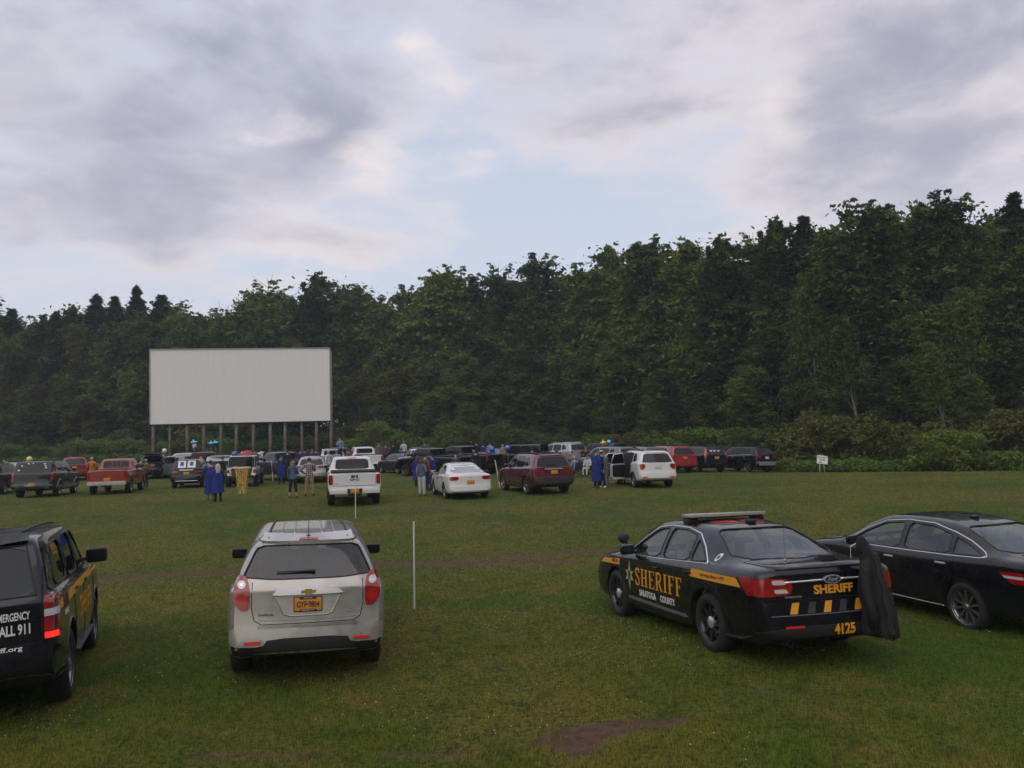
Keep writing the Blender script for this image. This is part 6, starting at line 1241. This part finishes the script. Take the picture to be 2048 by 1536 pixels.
for pts, rr in (([(.02, -.02, -.20), (-.01, -.06, -.40), (-.03, -.10, -.62), (.02, -.12, -.84), (.03, -.11, -.98)], [.05, .062, .052, .058, .045]), ([(.10, .0, -.18), (.19, .08, -.5), (.25, .09, -.85)], [.06, .08, .065])):
    V, Fs = sl(pts, rr); mesh_obj('sleeve', V, Fs, JM, jk, True)
bm = bmesh.new(); bmesh.ops.create_uvsphere(bm, u_segments=14, v_segments=10, radius=.07)
for v in bm.verts: v.co = Vector((v.co.x*.9-.02-.35*min(0, v.co.z), v.co.y*.9, v.co.z*1.9-.10))
bm_obj('collar', bm, JM, jk)
V, Fs = [], []      # the open front edge folds back and shows a strip of paler lining
for i, z_ in enumerate(np.linspace(-.20, -1.06, 16)):
    cx = np.interp(-z_, [q[0] for q in prof], [q[3] for q in prof]); b_ = np.interp(-z_, [q[0] for q in prof], [q[2] for q in prof]); wv_ = .012*math.sin(i*1.3)
    V += [(cx+.03+wv_, -b_-.012, z_), (cx+.075+wv_*1.5+.02*(-z_), -b_-.022, z_+.01), (cx+.085+wv_+.02*(-z_), -b_*.9, z_)]
    if i: k_ = 3*i; Fs += [(k_-3, k_-2, k_+1, k_), (k_-2, k_-1, k_+2, k_+1)]
mesh_obj('front_edge', V, Fs, JM2, jk, True); b0 = (M @ Vector((.33, -2.52, 1.15)))-top; tube('hanger_rod', [b0, b0+Vector((.0, 0, .14)), Vector((-.03, 0, -.03))], .008, CHR, jk, 6)
# ------------------------------------------------------------------ forest
def leafmat(name, c1, c2, c3):
    m = bpy.data.materials.new(name); m.use_nodes = True; t = NT(m.node_tree)
    oi = t.n('ShaderNodeObjectInfo').outputs['Random']; co = t.n('ShaderNodeTexCoord').outputs['Object']
    ri = t.n('ShaderNodeNewGeometry').outputs['Random Per Island']
    c = t.mix(t.mr(oi, .15, .95), c1, c2)
    c = t.mix(t.mr(t.noise(co, .45, 4, .6), .42, .7), c, c3)
    c = t.mix(ri, t.mix(1.0, c, (.6, .62, .6), 'MULTIPLY'), t.mix(1.0, c, (1.35, 1.32, 1.2), 'MULTIPLY'))
    d1 = t.n('ShaderNodeBsdfDiffuse', {0: c}); d2 = t.n('ShaderNodeBsdfTranslucent', {0: c})
    t.n('ShaderNodeOutputMaterial', {0: t.n('ShaderNodeMixShader', {0: .28, 1: d1, 2: d2})}); return m
LEAF = leafmat('leaf_broad', (.0400, .0720, .0260), (.1350, .1850, .0420), (.1450, .1800, .0440))
LEAFY = leafmat('leaf_yellow', (.0910, .1105, .0260), (.0975, .0975, .0286), (.1235, .1040, .0325))
LEAFC = leafmat('leaf_conifer', (.0272, .0544, .0238), (.0340, .0612, .0306), (.0442, .0680, .0306))
LEAFB = leafmat('leaf_bush', (.0850, .1150, .0300), (.1080, .1050, .0340), (.0891, .1053, .0297))
LEAFW = leafmat('leaf_weed', (.0950, .1600, .0320), (.1250, .1850, .0380), (.1350, .1550, .0380))
BARK = mat('bark', (.11, .095, .08), .9, noise=.55, nscale=3, bump=.6, bscale=14)
BARKP = mat('pale_bark', (.19, .175, .155), .9, noise=.6, nscale=2.5, bump=.4, bscale=12)

def clump_leaves(g, cs, rs, n, size, flat=.78, up=.30, long=1.5):
    k = len(cs); N = k*n
    d = g.normal(size=(N, 3)); d /= np.linalg.norm(d, axis=1)[:, None]
    d[:, 2] = np.where(d[:, 2] < -.25, -d[:, 2], d[:, 2])
    r = np.repeat(rs, n)*(.45+.6*g.random(N)**.6)
    p = np.repeat(cs, n, axis=0)+d*r[:, None]*np.array([1, 1, flat])
    nr = d*.8+g.normal(size=(N, 3))*.55+np.array([0, 0, up]); nr /= np.linalg.norm(nr, axis=1)[:, None]
    a = np.cross(nr, g.normal(size=(N, 3))); a /= np.linalg.norm(a, axis=1)[:, None]; b = np.cross(nr, a)
    s = (size*(.6+.8*g.random(N)))[:, None]; a = a*s*long*.5; b = b*s*.36
    m = p+nr*s*.06
    return np.stack([p-a, m+b-a*.1, p+a, m-b-a*.1], 1).reshape(-1, 3)
def broadleaf(seed, H=20., Rr=4.2, base=.16, nc=150, nl=150, leaf=.30, m=LEAF, gap=.0, bark=BARK, cr=1.15, bare=0):
    g = np.random.default_rng(seed); rd = random.Random(seed)
    lean = Vector((rd.uniform(-.04, .04)*H, rd.uniform(-.04, .04)*H, 0))
    lobes = []; nL = 13
    for i in range(nL):             # limbs, each carrying its own mass of foliage
        z = base*H+(1-base)*H*(.10+.80*(i/(nL-1.))+rd.uniform(-.05, .05)); a = i*2.4+rd.uniform(-.7, .7)
        rr = Rr*(.66-.46*abs((z/H-.42))/.58)*rd.uniform(.45, 1.25)*(1 if i < nL-1 else .15)
        lobes.append((np.array([math.cos(a)*rr, math.sin(a)*rr, z])+np.array(lean)*(z/H), Rr*rd.uniform(.34, .60)*(1-.38*(z/H))))
    cs, rs = [], []
    for i in range(int(nc*1.9)):    # twigs end in small irregular sprays
        c, lr = lobes[i % nL]; d = g.normal(size=3); d /= np.linalg.norm(d); rr = lr*(.45+.75*g.random()**.8)
        q = c+d*rr*np.array([1, 1, 1.25]); q[2] = min(q[2], H*.985-g.random()*.9); q[2] = max(q[2], base*H*.7)
        cs.append(q); rs.append(cr*(.28+.62*g.random()**1.5)*(Rr/4.2)**.5)
    cs, rs = np.array(cs), np.array(rs)
    V = clump_leaves(g, cs, rs, int(nl*.55), leaf*.9)
    k = int(nc*34); pick = g.integers(0, len(cs), k); loose = cs[pick]+g.normal(size=(k, 3))*np.array([.55, .55, .5])*1.15
    V = np.concatenate([V, clump_leaves(g, loose, np.full(k, .05), 1, leaf*.95)])
    # a few bare looking leader twigs with leaves poke out of the top
    tw = []
    for i in range(26):
        c, lr = lobes[nL-1-i % 6]; d = np.array([g.normal()*.5, g.normal()*.5, 1.0]); d /= np.linalg.norm(d)
        for f in np.linspace(.4, 1.75, 9): tw.append(c+d*lr*f+g.normal(size=3)*.10)
    V = np.concatenate([V, clump_leaves(g, np.array(tw), .16+.12*g.random(len(tw)), 14, leaf*.85)])
    top = V[:, 2].max(); V[:, 2] *= H/top
    crown = np_quads('crown_mesh', V, 4, m)
    tr = [Vector((0, 0, -.6)), Vector((lean.x*.1, lean.y*.1, H*.2)), Vector((lean.x*.45, lean.y*.4, H*.5)), Vector((lean.x*.8, lean.y*.8, H*.78)), Vector((lean.x, lean.y, H*.93))]
    r0 = .012*H; L = [tube_np(tr, [r0*1.2, r0, r0*.7, r0*.4, r0*.12])]
    for c, lr in lobes:
        c = Vector(c); s = tr[0].lerp(tr[4], max(.12, min(.9, c.z/H-.16))); mid = s.lerp(c, .5)+Vector((0, 0, -.4))
        L.append(tube_np([s, mid, c], [r0*.38, r0*.25, r0*.1], 5))
        for j in range(3): e = c+Vector((rd.uniform(-1, 1), rd.uniform(-1, 1), rd.uniform(.1, 1)))*lr*.9; L.append(tube_np([c, e], [r0*.12, r0*.04], 4))
    return crown, me_from('trunk_mesh', *join_tubes(L), bark)
def conifer(seed, H=20., Rr=3.0, m=LEAFC, n=58):
    g = np.random.default_rng(seed); rd = random.Random(seed); cs, rs = [], []; L = [tube_np([(0, 0, -.6), (0, 0, H*.5), (0, 0, H*.98)], [.014*H, .008*H, .001*H])]
    for i in range(n):
        z = H*(.12+.86*i/(n-1)); rr = Rr*(1-i/(n-1))**.82*rd.uniform(.75, 1.15)+.08; a0 = rd.uniform(0, 6)
        kk = max(2, int(5*(rr/Rr)+2))
        for k in range(kk):
            a = a0+k*6.283/kk+rd.uniform(-.3, .3); r2 = rr*rd.uniform(.7, 1.1)
            L.append(tube_np([(0, 0, z), (math.cos(a)*r2*.95, math.sin(a)*r2*.95, z-.12*r2)], [.02+.02*rr, .008], 4))
            zj = rd.uniform(-.8, .8)*(H/n)
            for f in (.3, .55, .8, 1.0): cs.append((math.cos(a)*r2*f+rd.uniform(-.12, .12), math.sin(a)*r2*f+rd.uniform(-.12, .12), z+zj-.34*r2*f+.22*r2*f*f)); rs.append((.12+.26*rr/Rr*(1.3-f*.6)+.03)*rd.uniform(.6, 1.4))
    cs, rs = cs[:], rs[:]
    cs, rs = np.array(cs), np.array(rs); tz = np.clip(cs[:, 2]/H, 0, 1); rs = np.where(tz > .8, rs*(1-.75*(tz-.8)/.2), rs)
    V = clump_leaves(g, cs, rs, 24, .24, flat=.7, up=.0, long=2.6)
    k = 9000; zt = H*(1-g.random(k)**.62*.9); rr = Rr*(1-zt/H)**.9*np.sqrt(g.random(k))*(.85+.45*np.sin(zt*5.1+1)*np.sin(zt*2.3)); a = g.random(k)*6.283   # loose sprays that break the tiers up
    V = np.concatenate([V, clump_leaves(g, np.stack([np.cos(a)*rr, np.sin(a)*rr, zt], -1), np.full(k, .05), 1, .26, up=0., long=2.6)])
    return np_quads('crown_mesh', V, 4, m), me_from('trunk_mesh', *join_tubes(L), BARK)
def bush(seed, H=3., Rr=2.2, m=LEAFB, nc=46, nl=130, leaf=.14):
    g = np.random.default_rng(seed); cs, rs, L = [], [], []
    for i in range(nc):
        a = g.random()*6.283; r = Rr*math.sqrt(g.random())*.85; z = H*(.12+.80*g.random())*(1-.35*(r/Rr)**2)
        cs.append((math.cos(a)*r, math.sin(a)*r, z)); rs.append(.32+.42*g.random())
        if i % 3 == 0: L.append(tube_np([(math.cos(a)*r*.2, math.sin(a)*r*.2, -.2), (math.cos(a)*r*.8, math.sin(a)*r*.8, z)], [.035, .01], 4))
    V = clump_leaves(g, np.array(cs), np.array(rs), nl, leaf, flat=.9)
    V[:, 2] *= H/V[:, 2].max()
    return np_quads('foliage_mesh', V, 4, m), me_from('stem_mesh', *join_tubes(L), BARK)
def snag(seed, H=14.):
    rd = random.Random(seed); L = []
    def grow(p, d, ln, r, dep):
        q = p+d*ln*.5+Vector((rd.uniform(-.1, .1), rd.uniform(-.1, .1), 0))*ln*.4; e = q+(d+Vector((rd.uniform(-.2, .2), rd.uniform(-.2, .2), .1)))*ln*.5
        L.append(tube_np([p, q, e], [r, r*.8, r*.55], 5))
        if dep: 
            for k in range(3): grow(q.lerp(e, .3+.33*k), (d+Vector((rd.uniform(-.9, .9), rd.uniform(-.9, .9), rd.uniform(-.1, .5)))).normalized(), ln*.55, r*.5, dep-1)
    grow(Vector((0, 0, -.4)), Vector((0, 0, 1)), H*.62, .085, 4)
    me = me_from('trunk_mesh', *join_tubes(L), mat('dead_bark', (.17, .155, .135), .9, noise=.4, nscale=2)); zs = max(v.co.z for v in me.vertices)
    for v in me.vertices: v.co.z *= H/zs
    return me
BL = [broadleaf(s, 20, rr, m=m, nc=nc, leaf=lf, cr=cr, base=bs) for s, rr, m, nc, lf, cr, bs in
      ((1, 4.2, LEAF, 170, .30, 1.1, .12), (2, 4.8, LEAF, 190, .30, 1.0, .10), (3, 3.8, LEAF, 150, .28, 1.0, .2), (4, 4.6, LEAFY, 170, .30, 1.0, .10), (5, 3.4, LEAF, 115, .34, .85, .25), (6, 5.0, LEAF, 190, .28, 1.2, .1))]
PALE = broadleaf(14, 20, 3.8, m=LEAF, nc=95, leaf=.30, cr=.9, base=.45, bark=BARKP)
CN = [conifer(21), conifer(22, Rr=3.8, n=52)]
BU = [bush(31), bush(32, Rr=2.6, m=LEAF), bush(33, Rr=2.0), bush(34, Rr=2.4, m=LEAFW)]
SN = [snag(41), snag(42)]

SKX = [-400, 0, 40, 120, 180, 250, 330, 400, 470, 560, 620, 700, 800, 900, 960, 1030, 1110, 1170, 1215, 1300, 1380, 1450, 1540, 1600, 1650, 1720, 1800, 1870, 1940, 2048, 2500]
SKY_ = [610, 605, 596, 606, 590, 568, 572, 606, 602, 570, 562, 576, 578, 558, 552, 528, 520, 540, 478, 482, 486, 480, 452, 408, 418, 400, 388, 366, 400, 384, 380]
def px_of(p):
    q = CM.inverted() @ Vector(p); return 1024+FPX*q.x/-q.z, 768-FPX*q.y/-q.z
def top_for(x, y, frac=1.0):        # tree height that reaches the forest's skyline (frac of it) from this spot
    u, _ = px_of((x, y, CAMZ)); v = np.interp(u, SKX, SKY_); q = at(u, v, y); return (q.z-CAMZ)*frac+CAMZ-float(gz(x, y))
def spot_phrase(u):
    marks = [(-60, 'left of the field'), (60, 'above the dark green pickup'), (190, 'above the old red pickup'), (330, 'behind the screen left end'), (430, 'behind the screen left half'), (530, 'behind the screen right half'), (630, 'behind the screen right end'),
             (710, 'right beside the screen'), (790, 'above the walking graduate'), (870, 'above the small white pickup'), (950, 'above the red sedan'), (1030, 'above the boxy off roader'), (1110, 'above the silver suv'), (1200, 'above the star balloon'), (1290, 'above the open doored suv'),
             (1370, 'above the bright red suv'), (1440, 'above the tall lamped suv'), (1510, 'above the rightmost parked suv'), (1590, 'just left of the easel sign'), (1660, 'above the easel sign'), (1740, 'right of the easel sign'), (1850, 'above the sheriff sedan jacket'), (1950, 'above the glossy black sedan'), (2060, 'at the right picture edge'), (2200, 'beyond the right edge')]
    return min(marks, key=lambda m: abs(m[0]-u))[1]
used = {}
def uniq(lbl):
    used[lbl] = used.get(lbl, 0)+1; return lbl
def plant(kind, x, y, h, data, label, cat, group, rnd, sx=1.0, base_h=20., parts=('crown', 'trunk'), lean=0.0):
    z = float(gz(x, y)); o = empty(kind, (x, y, z-.05), rnd.uniform(0, 6.28), label, cat, group)
    s = h/base_h; o.scale = (s*sx, s*sx, s); o.rotation_euler.x = lean
    if isinstance(data, tuple):
        for nm, me in zip(parts, data): link(bpy.data.objects.new(nm, me), o)
    else: link(bpy.data.objects.new('trunk', data), o)
    return o
# walk along the forest edge
path = []; xs = np.linspace(-105, 62, 3000); ysv = edge_y(xs); seg = np.hypot(np.diff(xs), np.diff(ysv)); acc = np.concatenate([[0], np.cumsum(seg)])
def edge_at(s, off):
    x = np.interp(s, acc, xs); y = np.interp(s, acc, ysv); x2 = np.interp(s+1, acc, xs); y2 = np.interp(s+1, acc, ysv)
    dx, dy = x2-x, y2-y; l = math.hypot(dx, dy) or 1; return x-dy/l*off, y+dx/l*off
rd = random.Random(77)
KIND = ['leafy green tree', 'broad green tree', 'slim green tree', 'yellowish tree', 'airy tree', 'rounded tree']
ORD = {0: 'lowest front', 1: 'second', 2: 'middle', 3: 'tall back', 4: 'rearmost'}
rows = [(0, 3.5, 5.2, .30, .44), (1, 7.5, 4.8, .48, .68), (2, 12.5, 4.8, .70, .88), (3, 18, 4.6, .84, .95), (4, 25, 5.2, .86, .96)]
cnt = {}
for ri_, off, st, f0, f1 in rows:
    s = rd.uniform(0, 3)
    while s < acc[-1]:
        x, y = edge_at(s, off+rd.uniform(-1.6, 1.6)); s += st*rd.uniform(.75, 1.3); u, v = px_of((x, y, 0))
        if u < -160 or u > 2230: continue
        if ri_ == 0 and (y > 88 and -60 < x < -20): continue
        h = top_for(x, y, 1.0)*rd.uniform(f0, f1)
        if rd.random() < (.05 if ri_ >= 3 else .03) or (ri_ == 3 and (u < 340 and rd.random() < .35)):
            k = rd.randrange(2); data, kn, kind, w_ = CN[k], ('dark spire conifer', 'broad dark conifer')[k], 'conifer_tree', rd.uniform(1.25, 1.6)
        elif ri_ in (1, 2) and u > 1400 and rd.random() < .25: data, kn, kind, w_ = PALE, 'pale barked tree', 'birch_tree', 1.0
        else:
            pr = (3, 3, 0, 1) if (u < 260 or 700 < u < 900) and ri_ < 3 else (0, 1, 2, 5, 4) if ri_ < 3 else (0, 2, 4, 4, 5)
            k = rd.choice(pr); data, kn, kind, w_ = BL[k], KIND[k], 'leafy_tree', rd.uniform(.85, 1.15)
        if ri_ < 2: w_ *= 1.35
        plant(kind, x, y, h, data, f'{kn}, {ORD[ri_]} row, {spot_phrase(u)}', 'tree', 'forest trees behind the field', rd, sx=w_)
# the trees that draw the skyline, one every few degrees, with the conifers where the photograph has them
u = -70
while u < 2150:
    Y_ = 100.
    for _ in range(12): Y_ = float(edge_y(at(u, 800, Y_).x))*.5+Y_*.5
    Y_ += (13 if Y_ > 95 else 10)+rd.uniform(0, 6); x = at(u, 800, Y_).x; h = top_for(x, Y_, 1.0)*rd.choice((.90, .94, .98, 1.0, 1.02, 1.04))*(1.05 if u < 1000 else 1.02)
    con = h > 0 and min(abs(u-q) for q in (30, 120, 185, 250, 330, 955, 1600, 1870, 2035)) < 24
    if con: k = rd.randrange(2); data, kn, kind, w_ = CN[k], ('dark spire conifer', 'broad dark conifer')[k], 'conifer_tree', rd.uniform(1.3, 1.7)
    else: k = rd.choice((0, 2, 4, 4, 5, 1)); data, kn, kind, w_ = BL[k], KIND[k], 'leafy_tree', rd.uniform(.95, 1.3)
    plant(kind, x, Y_, min(h, top_for(x, Y_, 1.0)) if con else h, data, f'{kn}, skyline row, {spot_phrase(u)}', 'tree', 'forest trees behind the field', rd, sx=w_); u += rd.uniform(38, 52)*(1.0 if Y_ > 95 else 1.35)
for px_, Y_, hh, k in ((375, 128, 1.0, 0), (495, 130, 1.0, 1), (1595, 74, .50, 1), (1385, 88, .66, 1)):
    x = at(px_, 800, Y_).x; h = top_for(x, Y_, 1.0)*hh
    plant('bare_tree', x, Y_, h, SN[k], f'bare leafless tree among the leafy ones, {spot_phrase(px_)}', 'tree', None, rd, base_h=14)
for px_, Y_, hf, ln, nm_ in ((1640, 68, .74, .02, 'slim pale trunk tree'), (1725, 60, .58, .12, 'leaning mossy trunk tree'), (1900, 54, .46, .14, 'leaning grey trunk tree'), (1950, 59, .66, .02, 'forked grey trunk tree')):
    x = at(px_, 800, Y_).x; o = plant('birch_tree', x, Y_, top_for(x, Y_, 1.0)*hf, PALE, f'{nm_}, {spot_phrase(px_)}', 'tree', 'forest trees behind the field', rd, sx=.8); o.rotation_euler = (0, -ln, 0)
# bushes along the foot of the trees
s = 1.0; BN = ['olive bush', 'green bush', 'small brownish bush', 'bright weedy bush']
while s < acc[-1]:
    x, y = edge_at(s, rd.uniform(-1.2, 1.0)); s += rd.uniform(1.9, 3.3); u, v = px_of((x, y, 0))
    if u < -80 or u > 2130: continue
    k = rd.choice((0, 1, 2, 3) if u < 1500 else (0, 0, 2, 1)); h = rd.uniform(2.0, 3.6)*(1.0 if u < 1500 else 1.15)
    plant('bush', x, y, h, BU[k], f'{BN[k]} at the forest foot, {spot_phrase(u)}', 'bush', 'bushes at the forest edge', rd, base_h=3., parts=('foliage', 'stem'), sx=1.15)
for px_, Y_, h, k in ((1640, 57, 4.4, 0), (1722, 55, 4.0, 2), (1830, 53, 2.8, 0), (2040, 49, 4.0, 2), (760, 98, 5, 1), (1890, 47, 2.6, 3), (1000, 98, 4.4, 0), (920, 99, 4.6, 0)):
    x = at(px_, 900, Y_).x; plant('bush', x, Y_, h, BU[k], f'large {("olive", "green", "orange brown", "weedy")[k]} bush in front, {spot_phrase(px_)}', 'bush', 'bushes at the forest edge', rd, base_h=3., parts=('foliage', 'stem'))
# tall weeds in front of them
g = np.random.default_rng(3); n = 5200; sv = g.random(n)**.75*acc[-1]; pts = np.array([edge_at(a, -4.0+o) for a, o in zip(sv, g.random(n)*3.4-.6)])
c3 = np.column_stack([pts, gz(pts[:, 0], pts[:, 1])+.10+.62*g.random(n)**1.4])
m2 = 2400; uu = 1430+680*g.random(m2); yy = np.interp(uu, [1430, 1560, 1650, 1800, 2048, 2110], [63, 54.5, 52.3, 49.5, 45.5, 44.5])+1.8*g.random(m2); xx = np.array([at(a, 940, b).x for a, b in zip(uu, yy)])
c3 = np.concatenate([c3, np.column_stack([xx, yy, gz(xx, yy)+.05+.75*g.random(m2)*vnoise(xx, yy, .5)])]); n += m2
wv = clump_leaves(g, c3, .22+.28*g.random(n), 60, .13, flat=1.0, up=.1, long=2.2)
tag(link(bpy.data.objects.new('tall_weeds', np_quads('tall_weeds', wv, 4, LEAFW))), 'tall weeds and ferns along the foot of the forest', 'weeds', kind='stuff')
# leaf litter floor under the trees is part of the ground; thin saplings and dark understory brush close the gaps
n = 1500; sv = g.random(n)*acc[-1]; pts = np.array([edge_at(a, o) for a, o in zip(sv, 4+g.random(n)*26)])
c3 = np.column_stack([pts, gz(pts[:, 0], pts[:, 1])+.2+3.2*g.random(n)**1.5])
wv = clump_leaves(g, c3, .7+.8*g.random(n), 80, .30, flat=.9)
tag(link(bpy.data.objects.new('understory', np_quads('understory', wv, 4, LEAFC))), 'dark brush growing in the shade under the forest', 'brush', kind='stuff')

# tell look-alikes apart by their order from left to right
by_label = {}
for o in bpy.data.objects:
    if o.parent is None and o.get('category') in ('tree', 'bush'): by_label.setdefault(o['label'], []).append(o)
for lb, lst in by_label.items():
    if len(lst) > 1:
        lst.sort(key=lambda o: px_of(o.location)[0])
        nm = {2: ['left of two', 'right of two'], 3: ['left of three', 'middle of three', 'right of three']}.get(len(lst), [f'{w_} from left' for w_ in ('first', 'second', 'third', 'fourth', 'fifth', 'sixth', 'seventh', 'eighth', 'ninth', 'tenth')])
        for o, w_ in zip(lst, nm+['last']*9): o['label'] = lb+', '+w_
# ------------------------------------------------------------------ thin haze, added to lift the dark tones of the forest
hm_ = bpy.data.materials.new('haze'); hm_.use_nodes = True; t = NT(hm_.node_tree)
vs_ = t.n('ShaderNodeVolumePrincipled', {'Color': (.80, .88, 1.0, 1), 'Density': HAZE, 'Anisotropy': .1}); o_ = t.n('ShaderNodeOutputMaterial'); t.t.links.new(vs_.outputs[0], o_.inputs['Volume'])
bm = bmesh.new(); bm_box(bm, (0, 640, 22), (1960, 1560, 62)); ho = bm_obj('haze', bm, hm_, None, False); tag(ho, 'thin haze over the field and forest, added to lift its dark tones', 'haze', kind='stuff')
